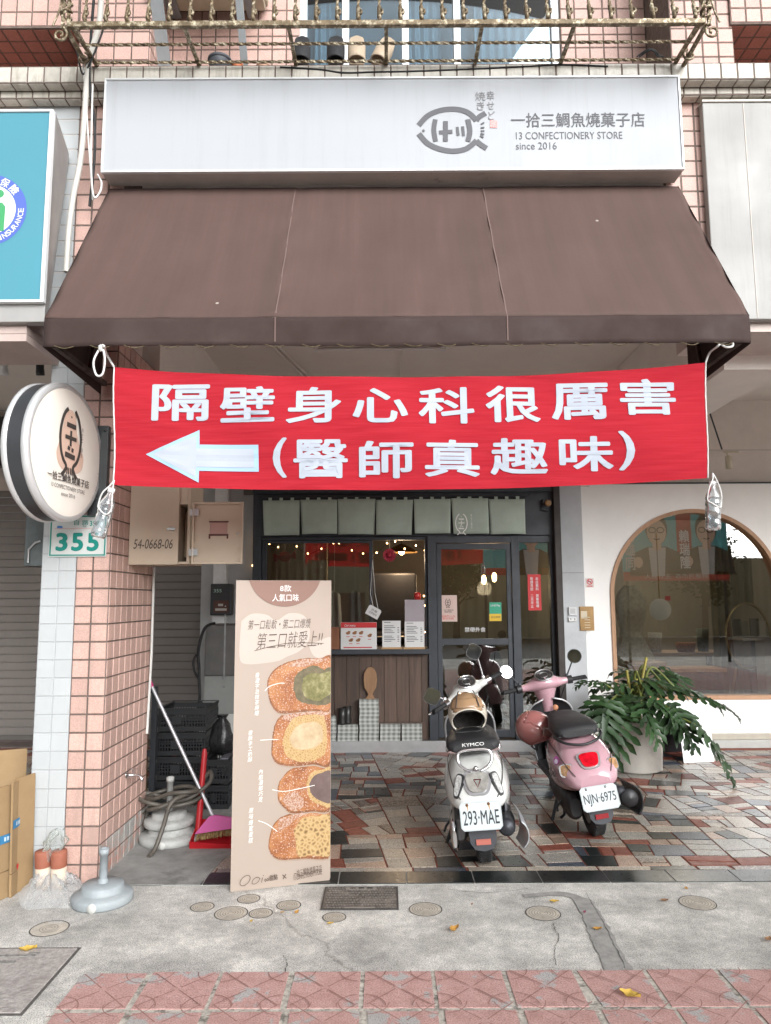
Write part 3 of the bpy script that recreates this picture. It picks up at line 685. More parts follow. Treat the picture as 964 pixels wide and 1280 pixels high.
# pendant lamp
pm = P(502, 690, 9.2)
pd = thing('pendant_lamp', 'warm brass pendant lamp glowing behind the order window', 'lamp', (pm.x, 9.2, pm.z))
b_ = MB(); b_.lathe([(.03, .1), (.06, .085), (.2, .01), (.205, -.01), (.195, -.005), (.05, .07), (.0, .08)], (pm.x, 9.2, pm.z), n=24); b_.build('lamp_shade', mat('brass_shade', (.42, .24, .08), .35, metal=.8), pd)
b_ = MB(); b_.tube([(pm.x, 9.2, pm.z + .09), (pm.x, 9.2, 2.79)], .006); b_.build('cord', BLACK_PLASTIC, pd)
BULB = mat('warm_bulb', (1, .62, .28), .5, emit=22.)
b_ = MB(); b_.lathe([(0, .035), (.025, .03), (.035, 0), (.025, -.03), (0, -.035)], (pm.x, 9.2, pm.z), n=12); b_.build('bulb', BULB, pd)
def lamp(name, loc, power, rad=.1, c=(1, .75, .5)):
    d = bpy.data.lights.new(name, 'POINT'); d.energy = power; d.color = c; d.shadow_soft_size = rad
    o = bpy.data.objects.new(name, d); col.objects.link(o); o.location = loc; return o
lamp('pendant_lamp_light', (pm.x, 9.2, pm.z - .08), 12)
# three small filament lamps further in, seen through the door
for k, (px, py) in enumerate(((605, 725), (618, 722), (636, 719))):
    p = P(px, py, 10.2)
    t_ = thing('filament_lamp', ['smallest leftmost bare filament lamp behind the door glass', 'middle bare filament lamp behind the door glass', 'bare filament lamp behind the right edge of the door glass'][k], 'lamp', p, 'filament lamps in the bakery')
    b_ = MB(); b_.lathe([(0, .07), (.02, .06), (.03, .02), (.03, -.03), (.015, -.055), (0, -.06)], p, n=10); b_.build('bulb', BULB, t_)
    b_ = MB(); b_.tube([p + Vector((0, 0, .06)), (p.x, p.y, 2.79)], .005, 6); b_.build('cord', BLACK_PLASTIC, t_)
lamp('filament_lamp_light', (1.35, 10.1, 1.75), 6)
# fairy lights round the order window
fy = thing('string_lights', 'string of tiny warm fairy lights swagged round the order window', 'string lights', (-.4, SY + .06, 2.2))
pts = [P(*q, SY + .07) for q in ((320, 745), (316, 707), (320, 690), (321, 673), (337, 680), (348, 684), (357, 672), (371, 683), (385, 692), (402, 686), (417, 679), (424, 679), (440, 688), (454, 692), (471, 691), (484, 679), (494, 677), (506, 686), (520, 682), (531, 688), (534, 706), (533, 725), (530, 745), (531, 757), (534, 772), (531, 790))]
b_ = MB(); b_.tube(smooth_path(pts, 3), .003, 5); b_.build('wire', BLACK_PLASTIC, fy)
b_ = MB()
TINY = mat('tiny_warm_bulb', (1, .6, .25), .5, emit=8.)
for p in pts: b_.lathe([(0, .011), (.007, .006), (.008, -.005), (0, -.01)], p + Vector((0, -.006, 0)), n=8)
b_.build('bulbs', TINY, fy)
# noren curtain: seven panels
nr_ = thing('noren_curtain', 'grey green split curtain with a white fish emblem hanging over the shop entrance', 'curtain', (.1, SY - .12, 2.3))
NOREN = mat('grey_green_cloth', (.42, .49, .42), .95, var=.08, vscale=5, bump=.3, bscale=600)
xs = [P(x, 640, SY - .12).x for x in (328, 375, 422, 470, 517, 564, 611, 657)]
for k in range(7):
    a, b2 = xs[k] + .004, xs[k + 1] - .004; zt = 2.70 + .006 * ((k * 7) % 3 - 1); zb = 2.315 + .006 * ((k * 5) % 3 - 1)
    ph = k * 1.3
    def fn(u, v, a=a, b2=b2, zt=zt, zb=zb, ph=ph, k=k):
        sq = .012 * (1 - v) * math.sin(ph + 1)
        x = a + (b2 - a) * (u * (1 - .04 * (1 - v)) + .02 * (1 - v)) + sq
        return Vector((x, SY - .12 + (1 - v) * .02 * math.sin(u * 5 + ph) - .012 * math.sin(u * math.pi) * (1 - v), zb + (zt - zb) * v))
    b_ = MB(); b_.grid(fn, 14, 8); o = b_.build('curtain_panel', NOREN, nr_, solid=.003)
    b_ = MB()
    for hx in (.2, .5, .8): b_.box(a + (b2 - a) * hx - .018, SY - .123, zt - .004, a + (b2 - a) * hx + .018, SY - .117, zt + .03)
    b_.build('hanging_tab', NOREN, o)
b_ = MB(); b_.tube([(xs[0] - .05, SY - .12, 2.735), (xs[-1] + .05, SY - .12, 2.735)], .012); b_.build('rod', BLACK_METAL, nr_)
# fish emblem used on curtain and signs (unit: body about 1 high, tail down)
def fish_vertical(mb, fr, s, w=.055):
    S = lambda pts: [(x * s, y * s) for x, y in pts]
    W = w * s
    left = [(-.10, .52), (-.2, .42), (-.27, .25), (-.3, .05), (-.27, -.15), (-.2, -.3), (-.1, -.4), (-.15, -.5), (-.22, -.56)]
    mb.ribbon(S([tuple(p)[:2] for p in smooth_path([Vector((x, y, 0)) for x, y in left], 4)]), W, fr)
    mb.ribbon(S([(-x, y) for x, y in [tuple(p)[:2] for p in smooth_path([Vector((x, y, 0)) for x, y in left], 4)]]), W, fr)
    mb.ribbon(S([(-.13, .26), (.14, .26)]), W * 1.2, fr); mb.ribbon(S([(-.16, .06), (.17, .06)]), W, fr); mb.ribbon(S([(0, .18), (0, -.07)]), W * .9, fr)
    mb.ribbon(S([(-.08, -.1), (-.01, -.12)]), W, fr); mb.ribbon(S([(.03, -.12), (.09, -.13)]), W, fr); mb.ribbon(S([(-.15, -.22), (.14, -.24)]), W * 1.3, fr)
    for x in (-.08, -.03, .03, .08): mb.ribbon(S([(x * .8, -.42), (x, -.53)]), W * .45, fr)
    mb.poly([(s * .02 * math.cos(a * .785), s * (.4 + .02 * math.sin(a * .785))) for a in range(8)], fr)
p = P(577, 655, SY - .15); b_ = MB(); fish_vertical(b_, FRONT(p.x, SY - .142, p.z), .21); text('幸\nせ\nど\n焼\nき', 'x', None, None, FRONT(p.x + .11, SY - .142, p.z + .03), w=.02, h=.16, mb=b_, off=0)
b_.build('emblem', mat('cloth_white_print', (.85, .85, .82), .8), nr_)

# ---- things on and around the counter
def menu(px0, py0, px1, py1, label, Y=7.99):
    x0, x1, z0, z1 = RC(px0, py0, px1, py1, Y)
    t = thing('menu_sheet', label, 'menu', ((x0 + x1) / 2, Y, 1.075), 'menu sheets on the counter')
    z0 = 1.095
    b_ = MB(); b_.box(x0, Y, z0, x1, Y + .012, z1); b_.build('sheet', WHITE_PLASTIC, t)
    b_ = MB(); b_.box(x0 - .01, Y - .012, 1.0755, x1 + .01, Y + .05, z0 - .001); b_.build('stand', mat('light_wood', (.45, .27, .12), .5, var=.2), t)
    b_ = MB(); h = z1 - z0; w = x1 - x0
    for k in range(13):
        yy = z0 + h * (.93 - k * .065)
        if k in (1, 7, 12): continue
        b_.poly([(-w * .4, yy), (w * (-.05 + .3 * ((k * 37) % 7) / 7), yy), (w * (-.05 + .3 * ((k * 37) % 7) / 7), yy + h * .022), (-w * .4, yy + h * .022)], (Vector(((x0 + x1) / 2, Y, 0)), Vector((1, 0, 0)), Vector((0, 0, 1)), Vector((0, -1, 0))), 0, 0, .0015)
        if k > 2: b_.poly([(w * .32, yy), (w * .42, yy), (w * .42, yy + h * .022), (w * .32, yy + h * .022)], (Vector(((x0 + x1) / 2, Y, 0)), Vector((1, 0, 0)), Vector((0, 0, 1)), Vector((0, -1, 0))), 0, 0, .0015)
    b_.build('print', GREY_PRINT, t)
menu(478, 776, 501, 808, 'white printed menu sheet in a low wood stand, beside the red topped menu card')
menu(506, 777, 530, 808, 'white printed menu sheet in a low wood stand, under the mauve box')
x0, x1, z0, z1 = RC(426, 778, 471, 810, 7.98); z0 = 1.0755
t = thing('menu_card', 'red topped white menu card with small pictures of buns on the counter', 'menu card', ((x0 + x1) / 2, 7.98, 1.0755))
b_ = MB(); b_.box(x0, 7.98, z0, x1, 8.02, z1); b_.build('card', WHITE_PLASTIC, t, bevel=.002)
b_ = MB(); b_.box(x0 + .001, 7.977, z0 + (z1 - z0) * .8, x1 - .001, 7.9795, z1 - .001); b_.build('header', RED_PRINT, t)
text('Ooi menu', 'lettering', WHITE_PRINT, t, FRONT(x0 + .1, 7.977, z0 + (z1 - z0) * .89), w=.12, h=.03, shear=.3)
b_ = MB()
for k, (u, v) in enumerate(((.2, .6), (.38, .6), (.56, .6), (.28, .33), (.48, .33), (.8, .5))):
    cx, cz = x0 + (x1 - x0) * u, z0 + (z1 - z0) * v
    b_.poly([(.024 * math.cos(a * .63), .015 * math.sin(a * .63)) for a in range(10)], FRONT(cx, 7.9785, cz)); b_.poly([(.017 * math.cos(a * .63), .01 * math.sin(a * .63)) for a in range(10)], FRONT(cx + .012, 7.9783, cz + .014))
b_.build('bun_pictures', mat('bun_print', (.28, .12, .05), .6, var=.4, vscale=60), t)
b_ = MB(); b_.box(x0 + .03, 7.977, z0 + .015, x1 - .05, 7.9785, z0 + .026)
for u, v in ((.2, .46), (.38, .46), (.56, .46), (.28, .2), (.48, .2), (.8, .36)): b_.box(x0 + (x1 - x0) * u - .018, 7.977, z0 + (z1 - z0) * v, x0 + (x1 - x0) * u + .018, 7.9785, z0 + (z1 - z0) * v + .006)
b_.build('caption', RED_PRINT, t)
b_ = MB(); x0, x1, z0, z1 = RC(506, 752, 531, 777, 8.06); b_.box(x0, 8.10, 1.0755, x1, 8.24, z1 + .02)
solo(b_, 'paper_box', mat('mauve_grey_card', (.36, .32, .35), .7, var=.06), 'tall mauve grey box standing on the counter behind the right menu sheet', 'box', bevel=.004)
b_ = MB(); p = P(522, 745, 8.15); b_.lathe([(0, 0), (.035, 0), (.04, .05), (.03, .08), (0, .085)], (p.x, 8.17, z1 + .0205), n=14)
solo(b_, 'red_jar', mat('glossy_red', (.5, .03, .03), .3), 'small red jar on top of the mauve grey box', 'jar')
b_ = MB(); p = P(413, 797, 8.0); b_.box(p.x - .02, 8.0, 1.0755, p.x + .1, 8.12, 1.31); solo(b_, 'wooden_box', wood('orange_wood', (.2, .07, .03), (.32, .13, .06)), 'upright reddish wooden box on the counter beside the poster', 'box', bevel=.004)
# hanging tag
p = P(467, 765, 8.0)
t = thing('price_tag', 'tilted white tag on a loop of string hanging in the order window', 'tag', (p.x, 8.0, p.z))
u = Vector((math.cos(-.5), 0, math.sin(-.5))); v = Vector((-u.z, 0, u.x))
b_ = MB(); b_.poly([(-.075, -.055), (.075, -.055), (.075, .04), (.06, .055), (-.06, .055), (-.075, .04)], (p, u, v, Vector((0, -1, 0))), .004); b_.build('card', WHITE_PLASTIC, t)
b_ = MB(); b_.tube([p + v * .05 - u * .03, P(463, 742, 8.0), P(466, 700, 8.0)], .003, 6); b_.tube([p + v * .05 + u * .03, P(469, 742, 8.0), P(466, 700, 8.0)], .003, 6); b_.build('string', WHITE_CORD, t)
text('外帶\nOPEN', 'lettering', GREY_PRINT, t, (p - Vector((0, .005, 0)), u, v, Vector((0, -1, 0))), w=.09, h=.06, off=.001)
# red candy ornament and rosette
p = P(356, 696, 8.2); CRIM = mat('crimson_cloth', (.33, .015, .04), .7, var=.3, vscale=40)
t = thing('candy_ornament', 'crimson sweet shaped paper ornament hanging behind the left order window', 'ornament', p)
b_ = MB(); b_.lathe([(.0, -.07), (.045, -.05), (.06, 0), (.045, .05), (0, .07)], p, (1, 0, 0), 14); b_.build('body', CRIM, t)
b_ = MB()
for sgn in (-1, 1):
    b_.lathe([(.012, .055 * 1), (.05, .12)], p, (sgn, 0, .12 * sgn), 10, smooth=False)
b_.build('twist_ends', CRIM, t); b_ = MB(); b_.tube([p + Vector((0, 0, .05)), P(356, 672, 8.2)], .004, 6); b_.build('ribbon', WHITE_CORD, t)
p = P(487, 694, 8.2); t = thing('rosette', 'round crimson paper rosette hanging in the order window', 'ornament', p)
b_ = MB()
for k in range(16):
    a = k * math.pi / 8; b_.bar(p, p + Vector((math.cos(a) * .075, 0, math.sin(a) * .075)), .012, .02)
b_.lathe([(0, -.015), (.03, -.012), (.03, .012), (0, .015)], p, (0, 1, 0), 14); b_.build('petals', CRIM, t)
b_ = MB(); b_.tube([p + Vector((0, 0, .06)), P(487, 671, 8.2)], .003, 6); b_.build('string', WHITE_CORD, t)
# gift boxes
def plaid():
    m, n, l, b = nodes_of('plaid_wrap'); tc = n.new('ShaderNodeTexCoord'); sx = n.new('ShaderNodeSeparateXYZ'); l.new(tc.outputs['Object'], sx.inputs[0])
    outs = []
    for ax, s in (('X', 118), ('Z', 150)):
        q = n.new('ShaderNodeMath'); q.operation = 'MULTIPLY'; q.inputs[1].default_value = s; l.new(sx.outputs[ax], q.inputs[0])
        si = n.new('ShaderNodeMath'); si.operation = 'SINE'; l.new(q.outputs[0], si.inputs[0]); outs.append(si.outputs[0])
    ad = n.new('ShaderNodeMath'); ad.operation = 'ADD'; l.new(outs[0], ad.inputs[0]); l.new(outs[1], ad.inputs[1])
    mr = n.new('ShaderNodeMapRange'); mr.inputs['From Min'].default_value = -1.6; mr.inputs['From Max'].default_value = 1.6; l.new(ad.outputs[0], mr.inputs['Value'])
    r = ramp(n, [(0, (.16, .17, .155)), (.5, (.34, .35, .33)), (1, (.5, .51, .48))]); l.new(mr.outputs[0], r.inputs[0])
    l.new(r.outputs[0], b.inputs['Base Color']); b.inputs['Roughness'].default_value = .6; return m
PLAID = plaid()
gy = SY - .13
boxes = []
def giftbox(px0, px1, py0, py1, label, dy=0.):
    x0, x1, z0, z1 = RC(px0, py0, px1, py1, 7.99)
    return (x0, x1, label, dy)
cols_ = [(398, 421), (422, 448), (449, 474), (475, 501), (502, 528)]
H = .087
names = ['beside the poster', 'under the dark cups', 'under the fish board', 'right of the tall stack', 'at the right end of the row']
def place_gift(c, k, w=None, lab=''):
    x0 = P(cols_[c][0], 905, 7.99).x; x1 = P(cols_[c][1], 905, 7.99).x
    b_ = MB(); z = .1125 + k * H; dx = random.uniform(-.004, .004)
    b_.box(x0 + .003 + dx, 7.985, z, x1 - .003 + dx, 8.075, z + H - .002)
    bb = solo(b_, 'gift_box', PLAID, lab, 'gift box', 'plaid gift boxes below the counter', bevel=.003)
ordn = ['bottom', 'second', 'third', 'fourth', 'topmost']
for c, cnt in enumerate((3, 2, 5, 2, 2)):
    for k in range(cnt):
        pos = ('lower' if k == 0 else 'upper') if cnt == 2 else ('bottom' if k == 0 else 'topmost' if k == cnt - 1 else ['', 'second from the bottom', 'middle', 'second from the top'][k if cnt == 5 else 1] if cnt == 5 else 'middle')
        place_gift(c, k, lab=f'plaid gift box, {pos} of its stack {names[c]}')
# fish shaped bread board on the stack
zt = .1125 + 5 * H; p = P(463, 853, 8.02)
fb = MB(); prof = [(-.05, 0), (.05, 0), (.022, .045), (.03, .07), (.062, .12), (.072, .2), (.066, .27), (.045, .315), (.015, .335), (-.015, .335), (-.045, .315), (-.066, .27), (-.072, .2), (-.062, .12), (-.03, .07), (-.022, .045)]
fb.poly(prof, (Vector((p.x, 8.06, zt)), Vector((1, 0, 0)), Vector((0, -.05, 1)).normalized(), Vector((0, -1, -.05)).normalized()), .02)
solo(fb, 'fish_board', wood('board_wood', (.22, .12, .06), (.36, .21, .11)), 'fish shaped wooden board standing on the tallest gift box stack', 'board', loc=(p.x, 8.05, zt), bevel=.004)
for k, px in enumerate((428, 434.5)):
    p = P(px, 880, 8.02); b_ = MB(); hh = (.17, .185)[k]
    b_.lathe([(0, 0), (.038, 0), (.04, .02), (.034, hh * .5), (.04, hh), (.034, hh), (.03, .02), (0, .02)], (p.x, 8.02 + .035 * k, .1125 + 2 * H), n=18)
    solo(b_, 'metal_cup', mat('dark_pewter', (.07, .07, .068), .35, metal=.7, var=.2), ['shorter dark pewter cup on the gift boxes, nearer the poster', 'taller dark pewter cup on the gift boxes, beside the tall stack'][k], 'cup', 'pewter cups on the gift boxes')
# stickers on the door glass
def sticker(name, x0, y0, x1, y1, m, label, Y=SY - .0095, cat='sticker'):
    a, b2, c, d = RC(x0, y0, x1, y1, Y); t = thing(name, label, cat, ((a + b2) / 2, Y, c))
    b_ = MB(); b_.box(a, Y - .0012, c, b2, Y, d); b_.build('sheet', m, t); return t, (a + b2) / 2, (c + d) / 2, b2 - a, d - c
t, cx, cz, w, h = sticker('shop_notice', 548.5, 744, 571.5, 777, mat('pale_pink_paper', (.62, .47, .42), .7), 'pale pink notice with a fish emblem stuck on the door glass', cat='notice')
b_ = MB(); fish_vertical(b_, FRONT(cx, SY - .012, cz + h * .2), h * .32, .07); text('一拾三鯛魚燒\n營業時間', 'x', None, None, FRONT(cx, SY - .012, cz - h * .1), w=w * .6, h=h * .13, mb=b_, off=0); b_.build('emblem', DARK_PRINT, t)
text('請推門入內\n歡迎光臨', 'lettering', RED_PRINT, t, FRONT(cx, SY - .012, cz - h * .34), w=w * .75, h=h * .16, off=0)
t, cx, cz, w, h = sticker('pay_sticker', 612, 753, 627, 776, mat('green_print', (.02, .30, .18), .5), 'green and yellow mobile payment sticker on the door glass')
b_ = MB(); b_.box(cx - w / 2 - .003, SY - .0125, cz - h / 2 - .002, cx + w / 2 - .003, SY - .011, cz - h * .12); b_.build('yellow_band', mat('yellow_print', (.65, .42, .02), .5), t)
text('LINE Pay', 'lettering', WHITE_PRINT, t, FRONT(cx, SY - .0115, cz + h * .32), w=w * .8, h=h * .14, off=.0005, bold=.02)
text('歡迎使用', 'lettering', DARK_PRINT, t, FRONT(cx, SY - .0128, cz - h * .3), w=w * .75, h=h * .12, off=.0005)
t, cx, cz, w, h = sticker('red_notice', 660, 718, 676.5, 763, RED_PRINT, 'narrow red vertical notice with white writing on the sidelight glass', cat='notice')
text('本\n店\n素\n料\n \n禁\n葷\n喧\n嘩', 'lettering', WHITE_PRINT, t, FRONT(cx + w * .2, SY - .0115, cz - .0), w=w * .22, h=h * .85, off=.0006, bold=.02)
text('敬\n請\n見\n諒\n \n二\n月\n半\n止', 'lettering', WHITE_PRINT, t, FRONT(cx - w * .2, SY - .0115, cz), w=w * .22, h=h * .85, off=.0006, bold=.02)
# black draped stool behind the door
b_ = MB()
p = P(610, 870, 8.7)
b_.loft([superring(0, 0, 1, 1, 2.2, 18) for _ in range(1)] and [[Vector((p.x + r * (1 + .1 * math.sin(3 * a + i)) * math.cos(a), 8.75 + r * .7 * math.sin(a), z)) for a in [2 * math.pi * k / 18 for k in range(18)]] for i, (z, r) in enumerate(((.1, .19), (.3, .21), (.55, .22), (.8, .2), (1.0, .15), (1.12, .07)))], 0, True, True)
solo(b_, 'draped_chair', mat('black_cloth', (.012, .012, .013), .9, var=.3, vscale=14), 'tall chair under a black cloth seen through the lower door glass', 'chair')
# camera under the lintel, switches, plate, no smoking sign
p = P(683, 632, 8.0); t = thing('security_camera', 'small dark camera with amber lens under the lintel beside the split curtain', 'camera', p)
b_ = MB(); b_.box(p.x - .05, 7.97, p.z + .01, p.x + .06, 8.03, p.z + .07); b_.build('body', BLACK_PLASTIC, t, bevel=.01)
b_ = MB(); b_.lathe([(0, 0), (.03, 0), (.035, .05), (.02, .06), (0, .06)], (p.x + .005, 7.97, p.z + .03), (0, -1, -.3), 14); b_.build('lens', mat('amber_plastic', (.35, .2, .09), .3), t)
b_ = MB(); b_.tube([(p.x - .03, 8.0, p.z + .02), (p.x - .06, 8.0, p.z - .04), (p.x + .02, 8.0, p.z - .06)], .008, 6); b_.build('cable', BLACK_PLASTIC, t)
for k, (y0, y1) in enumerate(((759, 769), (771.5, 777))):
    a, b2, c, d = RC(710.5, y0, 720.5, y1, SY - .03); t = thing('wall_switch', ['white intercom panel on the grey wall, above the switch plate', 'small white switch plate on the grey wall, under the intercom panel'][k], 'switch', ((a + b2) / 2, SY - .03, c))
    b_ = MB(); b_.box(a, SY - .045, c, b2, SY - .0225, d); b_.build('plate', WHITE_PLASTIC, t, bevel=.004)
    b_ = MB()
    if k == 0:
        for j in range(5): b_.box(a + .015, SY - .0465, c + .02 + j * .011, b2 - .015, SY - .045, c + .024 + j * .011)
    else:
        for x in (a + .02, b2 - .025): b_.box(x, SY - .0465, c + .016, x + .008, SY - .045, c + .036)
    b_.build('slots', GREY_PRINT, t)
a, b2, c, d = RC(722.5, 758, 740, 788, 8.15)
t = thing('brass_plate', 'bronze coloured notice plate between grey and white walls', 'plaque', ((a + b2) / 2, 8.07, c))
b_ = MB(); b_.box(a, 8.065, c, b2, 8.11, d); b_.build('plate', mat('bronze_plate', (.27, .16, .06), .4, metal=.4, var=.3, vscale=12), t, bevel=.003)
b_ = MB(); b_.box(a + .012, 8.062, d - .13, a + .08, 8.0645, d - .05)
for j in range(5): b_.box(a + .05, 8.062, c + .03 + j * .028, b2 - .045, 8.0645, c + .036 + j * .028)
b_.build('print', mat('pale_print', (.55, .48, .36), .6), t)

# ================================================================== ARCHED SHOPFRONT
asf = thing('arched_shopfront', 'white rendered shopfront with a big round topped window framed in wood', 'shopfront', (3.5, BACK, 0))
cx, rr, zs, zb = 3.46, .965, 1.635, .50
wl2 = MB(); ZT = 2.885; WT = 9.0; wx0 = 2.175
yf, yb2 = BACK, BACK + .16
def wq(x0, x1, z0a, z0b, z1): wl2.add([(x0, yf, z0a), (x1, yf, z0b), (x1, yf, z1), (x0, yf, z1)], [(0, 1, 2, 3)])
wl2.add([(wx0, yf, .14), (cx - rr, yf, .14), (cx - rr, yf, ZT), (wx0, yf, ZT)], [(0, 1, 2, 3)])
wl2.add([(cx + rr, yf, .14), (WT, yf, .14), (WT, yf, ZT), (cx + rr, yf, ZT)], [(0, 1, 2, 3)])
wl2.add([(cx - rr, yf, .14), (cx + rr, yf, .14), (cx + rr, yf, zb), (cx - rr, yf, zb)], [(0, 1, 2, 3)])
NA = 48
for i in range(NA):
    a0, a1 = math.pi - math.pi * i / NA, math.pi - math.pi * (i + 1) / NA
    xa, xb = cx + rr * math.cos(a0), cx + rr * math.cos(a1)
    wq(xa, xb, zs + rr * math.sin(a0), zs + rr * math.sin(a1), ZT)
wl2.box(wx0 - .0, yf + .001, .0, wx0 + .05, yb2 + .2, ZT); wl2.box(wx0, yf + .001, ZT, WT, yb2 + .25, ZT + .003)
wl2.add([(wx0, yf, .14), (wx0, yb2, .14), (wx0, yb2, ZT), (wx0, yf, ZT)], [(3, 2, 1, 0)])
wl2.build('wall', WHITE_WALL, asf)
ar = MB(); W = .042
out = [(cx - rr, zb)] + [(cx + rr * math.cos(math.pi - math.pi * i / NA), zs + rr * math.sin(math.pi * i / NA)) for i in range(NA + 1)] + [(cx + rr, zb)]
r2_ = rr - W
inn = [(cx - r2_, zb + W)] + [(cx + r2_ * math.cos(math.pi - math.pi * i / NA), zs + r2_ * math.sin(math.pi * i / NA)) for i in range(NA + 1)] + [(cx + r2_, zb + W)]
k = len(out); vs = []
for ring, y in ((out, yf - .018), (inn, yf - .018), (inn, yf + .16), (out, yf + .16)): vs += [(x, y, z) for x, z in ring]
fs_ = []
for i in range(k):
    j = (i + 1) % k
    for r in range(4): fs_.append((r * k + i, r * k + j, ((r + 1) % 4) * k + j, ((r + 1) % 4) * k + i))
ar.add(vs, fs_); aro = ar.build('window_frame', wood('warm_oak', (.36, .20, .11), (.46, .27, .16), s=5), asf)
pn = MB(); pn.poly(inn[::-1], (Vector((0, yf + .06, 0)), Vector((1, 0, 0)), Vector((0, 0, 1)), Vector((0, -1, 0))), .006); pn.build('pane', PANE2, aro)
sl = MB(); sl.box(wx0, 8.13, .085, WT, 8.36, .14); sl.build('sill_band', mat('beige_band', (.38, .34, .28), .6, var=.1), asf, bevel=.004)
sl = MB(); sl.box(wx0, 8.10, 0.0, WT, 8.3, .084); sl.build('plinth', mat('grey_plinth', (.36, .36, .34), .6, var=.1), asf, bevel=.004)
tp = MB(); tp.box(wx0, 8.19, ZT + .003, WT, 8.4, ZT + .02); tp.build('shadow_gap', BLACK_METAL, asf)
# interior of that shop
ri = MB(); ri.box(2.3, 12.2, .1, 8, 12.3, 2.98); ri.box(2.26, 8.4, .1, 2.32, 12.2, 2.98); ri.box(7.9, 8.4, .1, 8, 12.2, 2.98); ri.box(2.3, 8.36, 2.9, 8, 12.2, 2.99)
structure(ri, 'boutique_room_walls', mat('taupe_interior', (.34, .31, .26), .85, var=.1, vscale=1.2))
ri = MB(); ri.box(2.3, 8.3, .06, 8, 12.2, .14); structure(ri, 'boutique_room_floor', mat('oak_floor', (.2, .14, .09), .5, var=.2))
cu = MB(); cu.grid(lambda a, c: Vector((4.05 + .55 * a, 9.2 + .03 * math.sin(a * 40), .15 + 2.75 * c)), 50, 1)
solo(cu, 'window_drape', mat('olive_drape', (.20, .17, .10), .9, var=.1), 'olive brown full length drape inside the right side of the arched window', 'drape')
lamp('boutique_lamp_light', (3.9, 10.3, 2.6), 24, .2, (1, .85, .68))
# lace dress on a stand
ds = thing('lace_dress', 'pale lace dress on a stand just inside the arched window', 'dress', (2.82, 9.0, .14))
b_ = MB(); dx = P(790, 800, 9.0).x
rings = []
for z, r, sx in ((.35, .34, 1), (.6, .31, 1), (.9, .24, 1), (1.12, .15, 1), (1.22, .13, 1), (1.4, .17, 1), (1.55, .19, 1), (1.68, .14, 1), (1.76, .07, 1)):
    rings.append([Vector((dx + r * (1 + (.09 if z < 1.1 else .02) * math.sin(9 * a)) * math.cos(a), 9.0 + .8 * r * math.sin(a), z)) for a in [2 * math.pi * k / 54 for k in range(54)]])
b_.loft(rings); b_.build('gown', mat('ivory_lace', (.5, .48, .41), .9, var=.25, vscale=25), ds)
b_ = MB(); b_.tube([(dx, 9, .14), (dx, 9, .5)], .02); b_.lathe([(0, 0), (.16, 0), (.16, .02), (0, .025)], (dx, 9, .14)); b_.build('stand', BLACK_METAL, ds)
# round white sign hanging in the window
p = P(830, 762, 8.22); t = thing('hanging_sign', 'round white sign hanging from a cord inside the arched window', 'sign', (p.x, 8.32, p.z))
b_ = MB(); b_.lathe([(0, -.006), (.122, -.006), (.122, .006), (0, .006)], (p.x, 8.33, p.z), (0, 1, 0), 36, smooth=False); b_.build('disc', mat('white_disc', (.72, .70, .66), .6), t)
b_ = MB(); b_.tube([(p.x, 8.33, p.z + .12), (p.x, 8.33, 2.35)], .01, 6); b_.build('cord', mat('gold_cord', (.4, .3, .14), .6), t)
b_ = MB(); b_.box(p.x + .06, 8.325, p.z + .1, p.x + .12, 8.33, p.z + .15); b_.build('red_tag', RED_PRINT, t)
# work table, chairs, counter, mirror
tb = thing('work_table', 'long timber work table with baskets inside the arched window', 'table', (3.6, 9.9, .14))
b_ = MB(); b_.box(2.9, 9.6, .86, 4.5, 10.2, .9); b_.build('tabletop', wood('table_wood', (.3, .2, .12), (.4, .28, .17), axis='X'), tb)
for x in (3.0, 4.4):
    for y in (9.65, 10.15): b_ = MB(); b_.box(x - .03, y - .03, .14, x + .03, y + .03, .86); b_.build('leg', PLANK, tb)
for k, (x, y, r, h, c) in enumerate(((3.2, 9.8, .12, .16, (.4, .3, .18)), (3.55, 9.8, .09, .25, (.5, .5, .48)), (3.95, 9.8, .13, .12, (.25, .12, .07)), (4.2, 9.85, .08, .3, (.1, .12, .1)))):
    b_ = MB(); b_.lathe([(0, 0), (r * .8, 0), (r, h), (r * .92, h), (r * .75, .01), (0, .01)], (x, y, .9), n=18)
    solo(b_, 'basket', mat(f'basket_{k}', c, .8, var=.3, vscale=40), ['tan basket on the boutique work table', 'pale tall basket on the boutique work table', 'low brown basket on the boutique work table', 'dark tall basket on the boutique work table'][k], 'basket')
cn = thing('sales_counter', 'dark sales counter standing inside the arched window behind the planter', 'counter', (4.1, 8.9, .14))
b_ = MB(); b_.box(3.3, 8.75, .14, 3.95, 9.1, .74); b_.build('body', PLANK, cn); b_ = MB(); b_.box(3.27, 8.72, .741, 3.98, 9.13, .78); b_.build('countertop', mat('ochre_wood', (.42, .25, .09), .5, var=.2), cn)
wb = MB(); p = P(815, 865, 8.55); wb.box(p.x - .22, 8.5, .56, p.x + .16, 8.75, .84); wb.box(p.x - .23, 8.49, .845, p.x + .17, 8.76, .875)
solo(wb, 'wooden_crate', mat('honey_wood', (.44, .26, .1), .5, var=.3, vscale=6), 'honey coloured wooden crate inside the arched window behind the plant leaves', 'crate')
b_ = MB(); p = P(790, 850, 8.6); b_.lathe([(0, .24), (.12, .22), (.22, .12), (.25, 0), (.24, 0), (0, .2)], (p.x - .02, 8.75, .5), n=20); solo(b_, 'round_cushion', mat('cream_cushion', (.55, .5, .4), .9), 'cream round topped cushion low inside the arched window', 'cushion')
mr_ = thing('oval_mirror', 'oval standing mirror with gilt rim inside the right of the arched window', 'mirror', (4.25, 9.0, .5))
